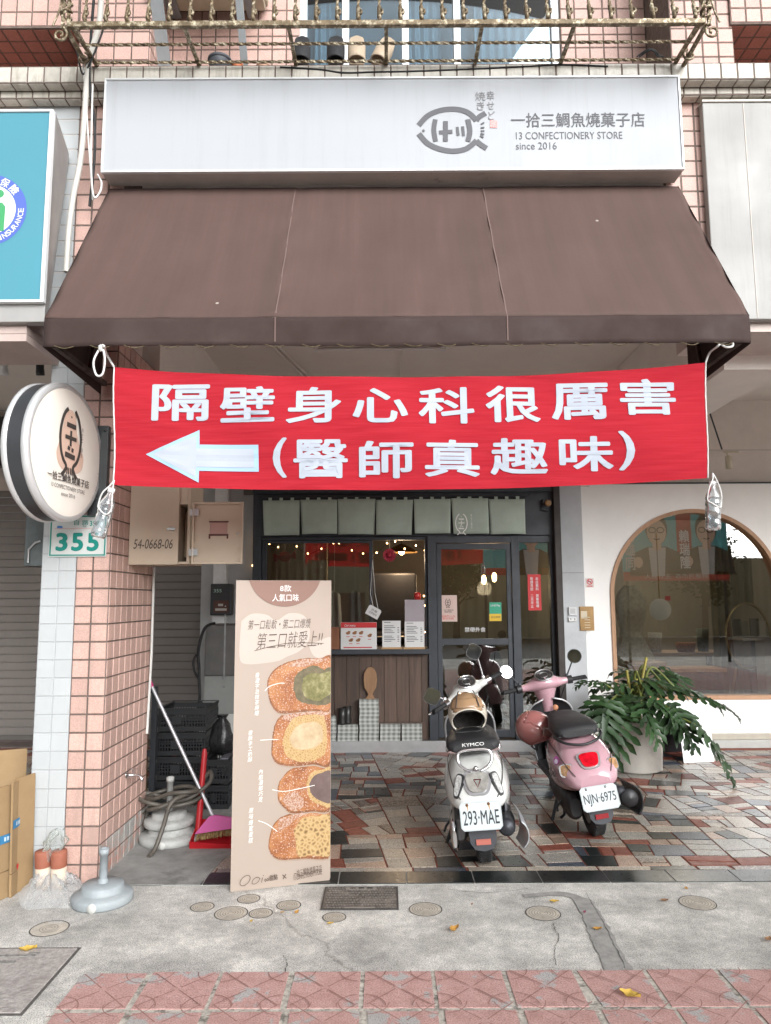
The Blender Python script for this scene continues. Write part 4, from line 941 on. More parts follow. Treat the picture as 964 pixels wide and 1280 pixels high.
p = P(936, 790, 8.9); b_ = MB(); b_.lathe([(0, 0), (.26, 0)], (p.x, 8.92, 1.15), (0, -1, .06), 36)
b_.v = [Vector((v.x, v.y, 1.15 + (v.z - 1.15) * 1.45)) for v in b_.v]; b_.build('mirror_glass', mat('mirror', (.7, .7, .7), .05, metal=1.), mr_)
b_ = MB(); b_.tube([(p.x + .265 * math.cos(a), 8.92, 1.15 + .385 * math.sin(a)) for a in [2 * math.pi * k / 36 for k in range(37)]], .014, 8); b_.tube([(p.x - .15, 8.95, .78), (p.x - .22, 9.1, .14)], .012); b_.tube([(p.x + .15, 8.95, .78), (p.x + .22, 9.1, .14)], .012); b_.build('rim', mat('gilt', (.4, .3, .14), .4, metal=.6), mr_)
for k, (px, y0, y1) in enumerate(((943, 773, 795), (952, 776, 797))):
    a, b2, c, d = RC(px - 5, y0, px + 6, y1, 8.7); b_ = MB(); b_.box(a, 8.7, c, b2, 8.715, d)
    solo(b_, 'photo_card', WHITE_PLASTIC if k else GREY_PRINT, ['grey photo card propped inside the right of the arched window', 'white photo card propped inside the right of the arched window'][k], 'card')
sh = MB(); sh.box(P(925, 800, 8.7).x, 8.62, P(940, 797, 8.7).z - .03, 4.6, 8.9, P(940, 797, 8.7).z - .002); sh.box(4.4, 8.66, .14, 4.55, 8.86, P(940, 797, 8.7).z - .03)
solo(sh, 'side_shelf', WHITE_PLASTIC, 'white side shelf carrying photo cards inside the arched window', 'shelf')
# no smoking sign
p = P(737, 728, BACK); t = thing('no_smoking_sign', 'small white no smoking sign with a red ring on the white wall', 'sign', (p.x, BACK - .004, p.z - .09))
b_ = MB(); b_.box(p.x - .045, BACK - .006, p.z - .055, p.x + .045, BACK - .001, p.z + .045); b_.build('sheet', mat('pinkish_white', (.66, .58, .56), .5), t)
b_ = MB(); f = FRONT(p.x, BACK - .0075, p.z + .008); b_.ribbon(arc(0, 0, .029, 0, 360, 24), .009, f); b_.ribbon([(-.02, .02), (.02, -.02)], .009, f); b_.box(p.x - .03, BACK - .0085, p.z - .046, p.x + .03, BACK - .0075, p.z - .036); b_.build('symbol', RED_PRINT, t)
b_ = MB(); b_.box(p.x - .02, BACK - .007, p.z + .004, p.x + .018, BACK - .0063, p.z + .012); b_.build('cigarette', DARK_PRINT, t)

# ================================================================== ROLLER SHUTTER of the left neighbour
rs = thing('roller_shutter', 'closed grey brown roller shutter behind the pillar', 'shutter', (-4, 8.66, 0))
b_ = MB(); zz = .08; k = 0
xs0, xs1 = -9.0, P(252, 800, 8.66).x
while zz < 2.92:
    hh = .092
    b_.add([(xs0, 8.66, zz), (xs1, 8.66, zz), (xs1, 8.655, zz + .006), (xs0, 8.655, zz + .006), (xs1, 8.655, zz + hh - .012), (xs0, 8.655, zz + hh - .012), (xs1, 8.668, zz + hh), (xs0, 8.668, zz + hh)], [(0, 1, 2, 3), (3, 2, 4, 5), (5, 4, 6, 7)]); zz += hh
b_.build('slats', mat('shutter_grey_brown', (.20, .178, .163), .5, var=.07, vscale=1.1, dirt=(.24, .22, .205), dscale=.9, dlo=.5, dhi=.75), rs)
b_ = MB(); b_.box(xs0, 8.64, .03, xs1, 8.68, .079); b_.build('bottom_rail', mat('shutter_rail', (.12, .11, .1), .5), rs)
b_ = MB(); b_.box(xs0, 8.60, 0, xs1 + .3, 8.7, .029); b_.box(xs0, 8.3, 0.0, -2.1, 8.6, .02); structure(b_, 'shutter_kerb', mat('brown_kerb', (.13, .10, .09), .7, var=.2))
# ================================================================== MAIN SIGNBOARD
sx0, sx1, sz0, sz1, sy0 = -1.745, 1.857, 4.226, 4.856, 4.23
sg = thing('signboard', 'long white shop signboard with a grey fish emblem above the brown awning', 'signboard', ((sx0 + sx1) / 2, 4.39, sz0))
b_ = MB(); b_.box(sx0 + .012, sy0 + .004, sz0 + .014, sx1 - .012, sy0 + .03, sz1 - .012); b_.build('panel', mat('white_sign_face', (.35, .362, .382), .5, var=.012, vscale=1.5, dirt=(.31, .316, .322), dscale=1.6, dlo=.5, dhi=.85, dmap=(9, 9, .5), spec=.3), sg)
b_ = MB()
for a in ((sx0, sz0, sx1, sz0 + .014), (sx0, sz1 - .012, sx1, sz1), (sx0, sz0 + .014, sx0 + .012, sz1 - .012), (sx1 - .012, sz0 + .014, sx1, sz1 - .012)): b_.box(a[0], sy0 - .004, a[1], a[2], sy0 + .02, a[3])
b_.build('frame', mat('sign_frame', (.66, .67, .67), .4, metal=.3), sg, bevel=.002)
b_ = MB(); b_.box(sx0 + .004, sy0 + .021, sz0 + .003, sx1 - .004, 4.385, sz1 - .004); b_.build('casing', mat('sign_casing', (.40, .37, .34), .6, var=.12, vscale=4, dirt=(.12, .1, .09), dscale=5, dlo=.6, dhi=.75), sg)
SGY = sy0 + .0035
text_px('一拾三鯛魚燒菓子店', 'lettering', GREY_PRINT, sg, 639, 141, 806, 159, SGY, bold=.008)
text_px('13 CONFECTIONERY STORE', 'lettering', GREY_PRINT, sg, 645, 165, 778, 174, SGY)
text_px('since 2016', 'lettering', GREY_PRINT, sg, 645, 178, 696, 187, SGY)
def PX2(pts, Y):
    return [(P(x, y, Y).x, P(x, y, Y).z) for x, y in pts]
F0 = (Vector((0, SGY - .0025, 0)), Vector((1, 0, 0)), Vector((0, 0, 1)), Vector((0, -1, 0)))
fm = MB()
Z2 = 2.754     # the enlarged crop the outline was measured on: 480 + x / 2.754 , 90 + y / 2.754
def crop(pts): return [(480 + x / Z2, 90 + y / Z2) for x, y in pts]
def curve2(pts, k=8): return [(p.x, p.y) for p in smooth_path([Vector((x, y, 0)) for x, y in pts], k)]
for q in ([(120, 184), (150, 152), (190, 134), (235, 128), (275, 134), (300, 148), (319, 168)], [(318, 167), (330, 154), (350, 142)], [(120, 213), (150, 246), (190, 265), (235, 273), (275, 268), (300, 254), (319, 236)], [(318, 237), (332, 250), (354, 264)]): fm.ribbon(PX2(crop(curve2(q, 6)), SGY), .034, F0)
for q, w in (([(177, 164), (172, 200), (178, 240)], .030), ([(190, 209), (236, 206)], .026), ([(212, 170), (212, 240)], .030), ([(252, 190), (256, 220)], .018), ([(271, 188), (274, 221)], .018), ([(289, 164), (296, 205), (289, 240)], .032)):
    fm.ribbon(PX2(crop(curve2(q, 5)), SGY), w, F0)
for q in ([(334, 181), (345, 175)], [(333, 193), (346, 192)], [(333, 204), (346, 204)], [(333, 213), (345, 216)], [(331, 220), (343, 227)]): fm.ribbon(PX2(crop(q), SGY), .010, F0)
fm.poly(PX2(crop([(136 + 5 * math.cos(a * .785), 203 + 5 * math.sin(a * .785)) for a in range(8)][::-1]), SGY), F0)
fm.build('fish_emblem', GREY_PRINT, sg)
text_px('幸\nせ\nど', 'lettering', mat('soft_black', (.16, .16, .165), .6), sg, 608.5, 114, 618.5, 150, SGY, off=.003)
text_px('焼\nき', 'lettering', MATS['soft_black'], sg, 594, 115, 607, 138, SGY, off=.003)
b_ = MB(); f = P(617, 155, SGY); b_.poly([(-.022, -.026), (.022, -.028), (.024, .02), (-.02, .026)], FRONT(f.x, SGY - .003, f.z)); b_.build('red_seal', mat('faded_red', (.62, .28, .27), .6, var=.4, vscale=120), sg)

# ================================================================== AWNING
ax0, ax1 = -1.745, 1.872; ayB, ayF = 4.375, 3.615; azT, azF, azB = 4.205, 3.045, 2.893
aw = thing('awning', 'wide brown fabric awning over the shop entrance', 'awning', ((ax0 + ax1) / 2, 4.39, azB))
def awning_cloth():
    m, n, l, b = nodes_of('brown_awning_cloth'); tc = n.new('ShaderNodeTexCoord')
    t = n.new('ShaderNodeTexNoise'); t.inputs['Scale'].default_value = 1.6; t.inputs['Detail'].default_value = 9; t.inputs['Roughness'].default_value = .6; l.new(tc.outputs['Object'], t.inputs['Vector'])
    r = ramp(n, [(.3, (.073, .0405, .033)), (.7, (.086, .050, .0415))]); l.new(t.outputs['Fac'], r.inputs[0])
    s = n.new('ShaderNodeTexVoronoi'); s.inputs['Scale'].default_value = 3.2; s.inputs['Randomness'].default_value = 1; l.new(tc.outputs['Object'], s.inputs['Vector'])
    r2 = ramp(n, [(0, (1, 1, 1)), (.022, (1, 1, 1)), (.034, (0, 0, 0))]); l.new(s.outputs['Distance'], r2.inputs[0])
    sp_ = n.new('ShaderNodeSeparateColor'); l.new(s.outputs['Color'], sp_.inputs[0])
    gt = n.new('ShaderNodeMath'); gt.operation = 'GREATER_THAN'; gt.inputs[1].default_value = .72; l.new(sp_.outputs[0], gt.inputs[0])
    mu = n.new('ShaderNodeMath'); mu.operation = 'MULTIPLY'; l.new(gt.outputs[0], mu.inputs[0]); l.new(r2.outputs[0], mu.inputs[1])
    mu2 = n.new('ShaderNodeMath'); mu2.operation = 'MULTIPLY'; mu2.inputs[1].default_value = .55; l.new(mu.outputs[0], mu2.inputs[0])
    mx = n.new('ShaderNodeMix'); mx.data_type = 'RGBA'; mx.inputs['B'].default_value = (.5, .45, .4, 1); l.new(mu2.outputs[0], mx.inputs['Factor']); l.new(r.outputs[0], mx.inputs['A'])
    mp = n.new('ShaderNodeMapping'); mp.inputs['Scale'].default_value = (9, .5, .5); l.new(tc.outputs['Object'], mp.inputs['Vector'])
    t3 = n.new('ShaderNodeTexNoise'); t3.inputs['Scale'].default_value = 1.3; t3.inputs['Detail'].default_value = 8; t3.inputs['Roughness'].default_value = .7; l.new(mp.outputs[0], t3.inputs['Vector'])
    r3 = ramp(n, [(.32, (.88, .88, .88)), (.52, (1, 1, 1)), (.72, (1.12, 1.12, 1.13))]); l.new(t3.outputs['Fac'], r3.inputs[0]); m3 = n.new('ShaderNodeMix'); m3.data_type = 'RGBA'; m3.blend_type = 'MULTIPLY'; m3.inputs['Factor'].default_value = 1; l.new(mx.outputs['Result'], m3.inputs['A']); l.new(r3.outputs[0], m3.inputs['B'])
    l.new(m3.outputs['Result'], b.inputs['Base Color']); b.inputs['Roughness'].default_value = .82
    w = n.new('ShaderNodeTexNoise'); w.inputs['Scale'].default_value = 500; l.new(tc.outputs['Object'], w.inputs['Vector'])
    w2 = n.new('ShaderNodeTexNoise'); w2.inputs['Scale'].default_value = 3.; w2.inputs['Detail'].default_value = 3; l.new(tc.outputs['Object'], w2.inputs['Vector'])
    bp = n.new('ShaderNodeBump'); bp.inputs['Strength'].default_value = .15; bp.inputs['Distance'].default_value = .002; l.new(w.outputs['Fac'], bp.inputs['Height'])
    bp2 = n.new('ShaderNodeBump'); bp2.inputs['Strength'].default_value = .25; bp2.inputs['Distance'].default_value = .03; l.new(w2.outputs['Fac'], bp2.inputs['Height']); l.new(bp.outputs[0], bp2.inputs['Normal'])
    l.new(bp2.outputs[0], b.inputs['Normal']); return m
AWN = awning_cloth(); AWV = mat('dark_valance_cloth', (.037, .0205, .0175), .85, var=.10, vscale=3, bump=.25, bscale=6); AWI = mat('awning_lining', (.035, .022, .02), .9, var=.1)
seams = [-.56, .63]
def slope(u, v):
    x = ax0 + (ax1 - ax0) * u
    y = ayB + (ayF - ayB) * v; z = azT + (azF - azT) * v
    ribs = [0, (-.56 - ax0) / (ax1 - ax0), (.63 - ax0) / (ax1 - ax0), 1]; i = 0 if u < ribs[1] else 1 if u < ribs[2] else 2; w = (u - ribs[i]) / (ribs[i + 1] - ribs[i])
    sag = .030 * math.sin(math.pi * v) * math.sin(math.pi * min(1, max(0, w))) ** .6 + .006 * math.sin(math.pi * v) + .003 * math.sin(u * 70 + 9 * v + 3 * math.sin(u * 11)) * (1 - abs(2 * w - 1)) * (.3 + v) + .006 * max(0, 1 - 9 * min(w, 1 - w)) * math.sin(v * 24 + i)
    return Vector((x, y + sag * .8, z - sag * .6))
b_ = MB(); b_.grid(slope, 150, 30); b_.f = [f[::-1] for f in b_.f]; cano = b_.build('canopy', AWN, aw, solid=.003)
for s_ in seams:
    b_ = MB(); u = (s_ - ax0) / (ax1 - ax0)
    for v in range(16):
        a, c = slope(u, v / 16), slope(u, (v + 1) / 16); nrm = Vector((0, -.83, .55)) * .004
        b_.add([a + nrm + Vector((-.0035, 0, 0)), a + nrm + Vector((.0035, 0, 0)), c + nrm + Vector((.0035, 0, 0)), c + nrm + Vector((-.0035, 0, 0))], [(0, 1, 2, 3)])
    b_.box(s_ - .003, ayF - .009, azB + .02, s_ + .003, ayF - .006, azF)
    b_.build('seam', mat('seam_tape', (.14, .09, .08), .8), cano)
b_ = MB(); b_.grid(lambda u, v: Vector((ax0 + (ax1 - ax0) * u, ayF - .004 + .007 * math.sin(u * 47 + 2 * v) * (1 - v) * math.sin(u * 13), azB + (azF - azB) * v + .006 * (1 - v) * math.sin(u * 9))), 90, 6); b_.build('valance', AWV, aw, solid=.003)
for x, nm in ((ax0, 0), (ax1, 1)):
    b_ = MB(); pts = [Vector((x, ayB, azT)), Vector((x, ayF, azF)), Vector((x, ayF, azB)), Vector((x, ayB, azB - .03))]
    b_.add(pts, [(0, 1, 2, 3)]); b_.build('side_panel', AWV, aw, solid=.003)
b_ = MB()
fzz = azB + .03
b_.bar((ax0 + .03, ayF + .03, fzz), (ax1 - .03, ayF + .03, fzz), .022, .022); b_.bar((ax0 + .03, ayB - .03, azT - .14), (ax1 - .03, ayB - .03, azT - .14), .03, .03)
for x in (ax0 + .03, ax1 - .03):
    b_.bar((x, ayB - .02, fzz), (x, ayF + .05, fzz), .028, .028); b_.bar((x, ayB - .03, azT - .16), (x, ayF + .06, azF - .09), .028, .028); b_.bar((x, ayB - .25, fzz), (x, ayB - .03, azB + .9), .02, .02)
b_.build('frame', mat('rusty_dark_steel', (.05, .035, .03), .7, var=.4, vscale=12), aw)
# lacing rope under the valance
b_ = MB(); x = ax0 + .06
while x < ax1 - .1:
    b_.tube(smooth_path([(x, ayF - .012, azB + .004), (x + .05, ayF - .016, azB - .012), (x + .09, ayF - .004, azB + .0), (x + .12, ayF + .03, azB + .03)], 4), .0024, 6); x += .178 + random.uniform(-.01, .01)
b_.build('lacing_rope', mat('straw_rope', (.10, .075, .04), .9, var=.3, vscale=90), aw)

# ================================================================== BANNER
BY = 3.72
bn = thing('red_banner', 'red cloth banner with white Chinese writing and a white arrow hanging under the awning', 'banner', (.13, BY, 2.2))
topL, topR = P(143, 459, BY), P(881, 454, BY); botL, botR = P(141, 606, BY), P(884, 598, BY)
topM, botM = P(515, 471, BY), P(512, 612, BY)
def ban(u, v, d=0.):
    s4 = 4 * u * (1 - u)
    zt = topL.z + (topR.z - topL.z) * u; zb_ = botL.z + (botR.z - botL.z) * u
    zt += (topM.z - (topL.z + topR.z) / 2) * s4; zb_ += (botM.z - (botL.z + botR.z) / 2) * s4
    x = (botL.x + (botR.x - botL.x) * u) * (1 - v) + (topL.x + (topR.x - topL.x) * u) * v
    y = BY + .014 * math.sin(u * 10 + .5) * (.6 + .4 * math.sin(v * 3)) + .006 * math.sin(u * 31 + v * 5) + .010 * math.sin(v * 6.2 + u * 3) + .0012 * math.sin(v * 60 + 6 * math.sin(u * 9))
    return Vector((x, y - d, zb_ + (zt - zb_) * v))
def banner_cloth():
    m, n, l, b = nodes_of('red_banner_cloth'); tc = n.new('ShaderNodeTexCoord'); mp = n.new('ShaderNodeMapping'); mp.inputs['Scale'].default_value = (3, 1, 60); l.new(tc.outputs['Object'], mp.inputs[0])
    t = n.new('ShaderNodeTexNoise'); t.inputs['Scale'].default_value = 1.4; t.inputs['Detail'].default_value = 7; l.new(mp.outputs[0], t.inputs['Vector'])
    r = ramp(n, [(.35, (.40, .019, .031)), (.7, (.46, .028, .043))]); l.new(t.outputs['Fac'], r.inputs[0]); l.new(r.outputs[0], b.inputs['Base Color'])
    b.inputs['Roughness'].default_value = .85; b.inputs['Specular IOR Level'].default_value = .1
    tr_ = n.new('ShaderNodeBsdfTranslucent'); tr_.inputs[0].default_value = (.6, .012, .02, 1); mx = n.new('ShaderNodeMixShader'); mx.inputs[0].default_value = .25
    bp = n.new('ShaderNodeBump'); bp.inputs['Strength'].default_value = .18; bp.inputs['Distance'].default_value = .01; l.new(t.outputs['Fac'], bp.inputs['Height']); l.new(bp.outputs[0], b.inputs['Normal'])
    l.new(b.outputs[0], mx.inputs[1]); l.new(tr_.outputs[0], mx.inputs[2]); l.new(mx.outputs[0], n['Material Output'].inputs[0]); return m
b_ = MB(); b_.grid(lambda u, v: ban(u, v), 150, 46); clo = b_.build('cloth', banner_cloth(), bn)
def ban_uv(p):
    u = (p.x - (topL.x + botL.x) / 2) / ((topR.x + botR.x) / 2 - (topL.x + botL.x) / 2)
    for _ in range(3):
        lo, hi = ban(u, 0), ban(u, 1); v = (p.z - lo.z) / (hi.z - lo.z)
        x = ban(u, v).x; u += (p.x - x) / 3.11
    return u, v
def on_banner(p, d=.0):
    u, v = ban_uv(p); return ban(u, v, d + .004)
BW = mat('banner_white', (.36, .39, .45), .7, var=.04, vscale=6); BBL = mat('banner_pale_blue', (.30, .43, .60), .7)
chars = [('隔', 190, 480, 262, 526), ('壁', 275, 483, 344, 528), ('身', 358, 484, 427, 530), ('心', 441, 486, 510, 530), ('科', 523, 484, 593, 530), ('很', 607, 481, 676, 528), ('厲', 690, 478, 761, 524), ('害', 775, 473, 845, 519),
         ('(', 341, 548, 359, 597), ('醫', 367, 550, 435, 598), ('師', 449, 552, 517, 598), ('真', 531, 550, 600, 596), ('趣', 613, 548, 685, 593), ('味', 699, 545, 767, 589), (')', 773, 539, 793, 588)]
for ch, x0, y0, x1, y1 in chars:
    a, b2, c, d = RC(x0, y0, x1, y1, BY)
    tl = (P((x0 + x1) / 2 + 30, y0, BY).z)
    ub = (x0 - 143) / 740.; sl = (1 - 2 * ub) * -.0  # upright letters follow the cloth through on_banner
    text(ch, 'lettering', BW, clo, FRONT((a + b2) / 2, BY, (c + d) / 2), w=b2 - a, h=d - c, bold=.034 if ch not in '()' else .03, off=0, warp=on_banner)
def bpoly(px, m, d, nm):
    q = [P(x, y, BY) for x, y in px]
    # dense fan so that the shape follows the cloth
    b_ = MB()
    def strip(a, b2, c, d_, n=24):
        vs = []; 
        for i in range(n + 1):
            t = i / n; lo = a.lerp(b2, t); hi = c.lerp(d_, t)
            for j in range(7): vs.append(on_banner(lo.lerp(hi, j / 6), d))
        b_.add(vs, [(i * 7 + j, (i + 1) * 7 + j, (i + 1) * 7 + j + 1, i * 7 + j + 1) for i in range(n) for j in range(6)])
    strip(q[0], q[1], q[0], q[2]); strip(q[3], q[4], q[6], q[5])
    return b_.build(nm, m, clo)
bpoly([(181, 567), (248, 603), (249, 537), (248, 588), (323, 589), (323, 556), (249, 555)], BBL, .0, 'arrow_border')
bpoly([(190, 567), (244, 596), (245, 544), (243.9, 583), (317, 584), (317, 561), (244.9, 560)], BW, .002, 'arrow')
for u in (0, 1): b_ = MB(); b_.tube([ban(u, i / 40) for i in range(41)], .004, 6); b_.build('edge_cord', WHITE_CORD, clo)
# ties up to the awning
tie = MB(); a = ban(0, 1); k0 = Vector((P(127, 442, 3.62).x, 3.62, 2.905))
tie.tube(smooth_path([a, a + Vector((-.035, -.01, .06)), k0 + Vector((.02, -.02, -.015)), k0], 6), .006, 8)
tie.tube(smooth_path([k0, k0 + Vector((-.03, -.02, -.09)), k0 + Vector((-.012, -.025, -.165)), k0 + Vector((.02, -.025, -.16)), k0 + Vector((.026, -.02, -.08)), k0], 6), .0055, 8)
tie.lathe([(0, -.02), (.013, -.01), (.013, .01), (0, .02)], k0 + Vector((0, -.012, -.02)), n=10)
tie.build('tie_string', WHITE_CORD, bn); tie = MB(); a = ban(1, 1); k1 = Vector((P(902, 432, 3.62).x, 3.63, 2.90))
tie.tube(smooth_path([a, a + Vector((.02, -.01, .05)), k1 + Vector((-.02, -.01, -.02)), k1], 6), .0055, 8)
tie.tube(smooth_path([k1, k1 + Vector((.05, -.012, .005)), k1 + Vector((.055, -.012, -.02)), k1 + Vector((.02, -.012, -.025)), k1], 5), .006, 6)
tie.build('tie_string', WHITE_CORD, bn)
# ---- water bottles that weigh the banner down
BOT = glass('bottle_plastic', (.93, .95, .96), 1.7, .08, .10)
def bottle(name_label, top, tilt, s=1.0):
    t = thing('water_bottle', name_label, 'bottle', top, 'water bottles weighing down the banner')
    rot = Matrix.Rotation(tilt, 3, 'Y'); loc = Vector(top)
    def X(mb): mb.v = [loc + rot @ Vector(v) for v in mb.v]; return mb
    prof = [(.012, -.035), (.014, -.05), (.02, -.062), (.031, -.085), (.0335, -.1), (.030, -.108), (.0335, -.116), (.0335, -.13), (.030, -.138), (.0335, -.146), (.0335, -.19), (.030, -.198), (.0335, -.206), (.0335, -.235), (.028, -.245), (.01, -.238)]
    b_ = MB(); b_.lathe([(r * s, z * s) for r, z in prof], n=20); X(b_).build('bottle', BOT, t)
    b_ = MB(); b_.lathe([(0, -.09 * s), (.0295 * s, -.1 * s), (.0295 * s, -.236 * s), (0, -.238 * s)], n=18); X(b_).build('water', glass('bottle_water', (.86, .9, .92), 1.33) if 'bottle_water' not in MATS else MATS['bottle_water'], t)
    b_ = MB(); b_.lathe([(0, -.02), (.016 * s, -.02 * s), (.016 * s, -.04 * s), (.0, -.04 * s)], n=14); X(b_).build('cap', WHITE_PLASTIC, t)
    b_ = MB()
    b_.tube(smooth_path([(0, 0, .02), (.012, -.02, -.02), (.028, -.03, -.08), (.034, -.02, -.13), (.02, -.035, -.16), (-.02, -.036, -.14), (-.036, -.02, -.12), (-.03, -.028, -.06), (-.008, -.018, -.015), (0, 0, .02)], 4), .0038, 6)
    X(b_).build('string', WHITE_CORD, t)
bottle('water bottle tied with white string to the banner corner beside the house number', ban(0, 0) + Vector((.012, -.03, -.0)), .24, 1.15)
bottle('water bottle tied with white string to the banner corner in front of the arched window', ban(1, 0) + Vector((.012, -.03, 0)), .05, 1.1)

# ================================================================== ROUND PROJECTING SIGN
rsn = thing('round_sign', 'round double sided light box sign with a fish emblem projecting from the pillar', 'sign', (-1.9, 3.9, 2.1))
# face ellipse in the photo: centre (82, 566), about 96 px wide and 176 px high: a disc seen at a slant
cR = P(83, 566, 4.0); Rr_ = .385
face_n = Vector((.993, -.115, 0)).normalized(); fu = Vector((.115, .993, 0)).normalized(); fv = Vector((0, 0, 1))
th_ = .125
def disc_ring(mb, prof, c, n=64, mi=0): mb.lathe(prof, c, face_n, n, mi, True, False)
b_ = MB(); disc_ring(b_, [(Rr_ - .03, .012), (Rr_ - .012, .014), (Rr_, .002), (Rr_, -.022), (Rr_ - .006, -.024)], cR)
disc_ring(b_, [(Rr_ - .006, -th_ + .024), (Rr_, -th_ + .022), (Rr_, -th_ - .002), (Rr_ - .012, -th_ - .014), (Rr_ - .03, -th_ - .012)], cR)
b_.build('rim', mat('silver_rim', (.66, .66, .66), .35, metal=.5), rsn)
b_ = MB(); disc_ring(b_, [(Rr_ - .006, -.024), (Rr_ - .006, -th_ + .024)], cR); b_.build('drum', mat('black_drum', (.03, .031, .034), .4, var=.2, vscale=5), rsn)
b_ = MB(); disc_ring(b_, [(0, .022), (Rr_ * .5, .02), (Rr_ - .06, .014), (Rr_ - .03, .0105)], cR); disc_ring(b_, [(Rr_ - .03, -th_ - .0105), (Rr_ - .06, -th_ - .014), (0, -th_ - .02)], cR)
b_.build('face', mat('cream_sign_face', (.80, .745, .67), .4, var=.03, vscale=3), rsn)
def FR(du, dv, o=.0235): return (cR + fu * du + fv * dv + face_n * o, fu, fv, face_n)
b_ = MB(); b_.poly([(p.x, p.y) for p in smooth_path([Vector(q) for q in ((-.02, .22, 0), (-.06, .2, 0), (-.08, .12, 0), (-.11, .03, 0), (-.135, -.04, 0), (-.11, -.1, 0), (-.04, -.135, 0), (.05, -.13, 0), (.12, -.1, 0), (.14, -.03, 0), (.10, .03, 0), (.06, .1, 0), (.045, .18, 0), (.015, .215, 0), (-.02, .22, 0))], 5)][:-1][::-1], FR(.0, .02)); b_.build('emblem_ground', mat('blush_print', (.62, .43, .34), .5), rsn)
b_ = MB(); fish_vertical(b_, FR(-.005, .06, .026), .35, .064); b_.build('fish_emblem', DARK_PRINT, rsn)
text('一拾三鯛魚燒菓子店', 'lettering', DARK_PRINT, rsn, FR(-.0, -.15, .0245), w=.42, h=.047, bold=.012, off=0)
text('13 CONFECTIONERY STORE', 'lettering', DARK_PRINT, rsn, FR(-.0, -.2, .0235), w=.34, h=.022, off=0)
text('since 2016', 'lettering', DARK_PRINT, rsn, FR(-.0, -.238, .0235), w=.14, h=.021, off=0)
text('幸\nせ\nど\n \n焼\nき', 'lettering', GREY_PRINT, rsn, FR(.115, .08, .026), w=.018, h=.17, off=0)
b_ = MB(); px0, px1, pz0, pz1 = RC(113, 533, 131, 645, 4.36); b_.box(px0, 4.34, pz0, px1 + .02, 4.385, pz1); b_.bar((px0 + .04, 4.34, 2.35), tuple(cR - face_n * .09 + fu * .31 + Vector((0, 0, .12))), .04, .04); b_.bar((px0 + .04, 4.34, 2.2), tuple(cR - face_n * .09 + fu * .31 + Vector((0, 0, -.1))), .04, .04)
for z in (pz0 + .025, pz1 - .03):
    for x in (px0 + .02, px1 - .0): b_.lathe([(0, .008), (.008, .006), (.009, 0)], (x, 4.34, z), (0, -1, 0), 8)
b_.build('bracket', mat('dark_bracket', (.03, .036, .038), .45, var=.2), rsn, bevel=.003)
# dark panel behind the pillar edge
a, b2, c, d = RC(35, 641, 62, 708, 4.45); b_ = MB(); b_.box(a, 4.41, c, XL - .003, 4.62, d)
mb2 = thing('letter_box', 'dark weathered metal letter box on the outer side of the pillar', 'letter box', ((a + XL) / 2, 4.5, c))
b_.build('body', mat('weathered_dark_metal', (.06, .07, .07), .5, var=.3, vscale=10, dirt=(.3, .3, .29), dscale=6, dlo=.62, dhi=.68), mb2, bevel=.006)
b_ = MB(); b_.tube([(a + .03, 4.405, c + .02), (a + .03, 4.405, c + .1), (a + .07, 4.4, c + .14), (XL - .02, 4.405, c + .15)], .008, 6); b_.build('flap_edge', STEEL, mb2)

# house number
a, b2, c, d = RC(62, 643.5, 134, 696, FACE - .012)
hp = thing('house_number_plate', 'white house number plate reading 355 with green border', 'sign', ((a + b2) / 2, FACE - .012, c))
HY = FACE - .0125
b_ = MB(); b_.box(a, HY - .004, c, b2, HY, d); b_.build('plate', mat('white_enamel', (.56, .58, .56), .35, var=.03), hp, bevel=.002)
GRN = mat('green_enamel', (.0, .21, .17), .4)
b_ = MB(); w = .008
for q in ((a + .006, c + .006, b2 - .006, c + .006 + w), (a + .006, d - .006 - w, b2 - .006, d - .006), (a + .006, c + .006 + w, a + .006 + w, d - .006 - w), (b2 - .006 - w, c + .006 + w, b2 - .006, d - .006 - w)): b_.box(q[0], HY - .0058, q[1], q[2], HY - .0042, q[3])
b_.build('border', GRN, hp)
for ch, x0, x1 in (('3', 70, 85), ('5', 89.5, 104.5), ('5', 109, 124)): text_px(ch, 'lettering', GRN, hp, x0, 666, x1, 689, HY - .0045, bold=.05)
text_px('357', 'lettering', GRN, hp, 112.5, 651, 124.5, 657.5, HY - .0045, bold=.03)
text_px('自路', 'lettering', GRN, hp, 93, 650, 111, 656.5, HY - .0045, spacing=1.5); text_px('Rd.', 'lettering', GRN, hp, 104, 656.7, 109, 659, HY - .0045)
b_ = MB(); q = P(75.5, 659, HY); b_.poly([(-.018, -.006), (.018, -.006), (.014, .006), (-.014, .008)], FRONT(q.x, HY - .0065, q.z)); b_.build('emblem', mat('blue_enamel', (.05, .2, .5), .4), hp)
b_ = MB(); b_.box(a + .03, HY - .0055, P(97, 661, HY).z, b2 - .03, HY - .0043, P(97, 660.4, HY).z); b_.build('rule_line', mat('faint_red', (.6, .3, .3), .5), hp)

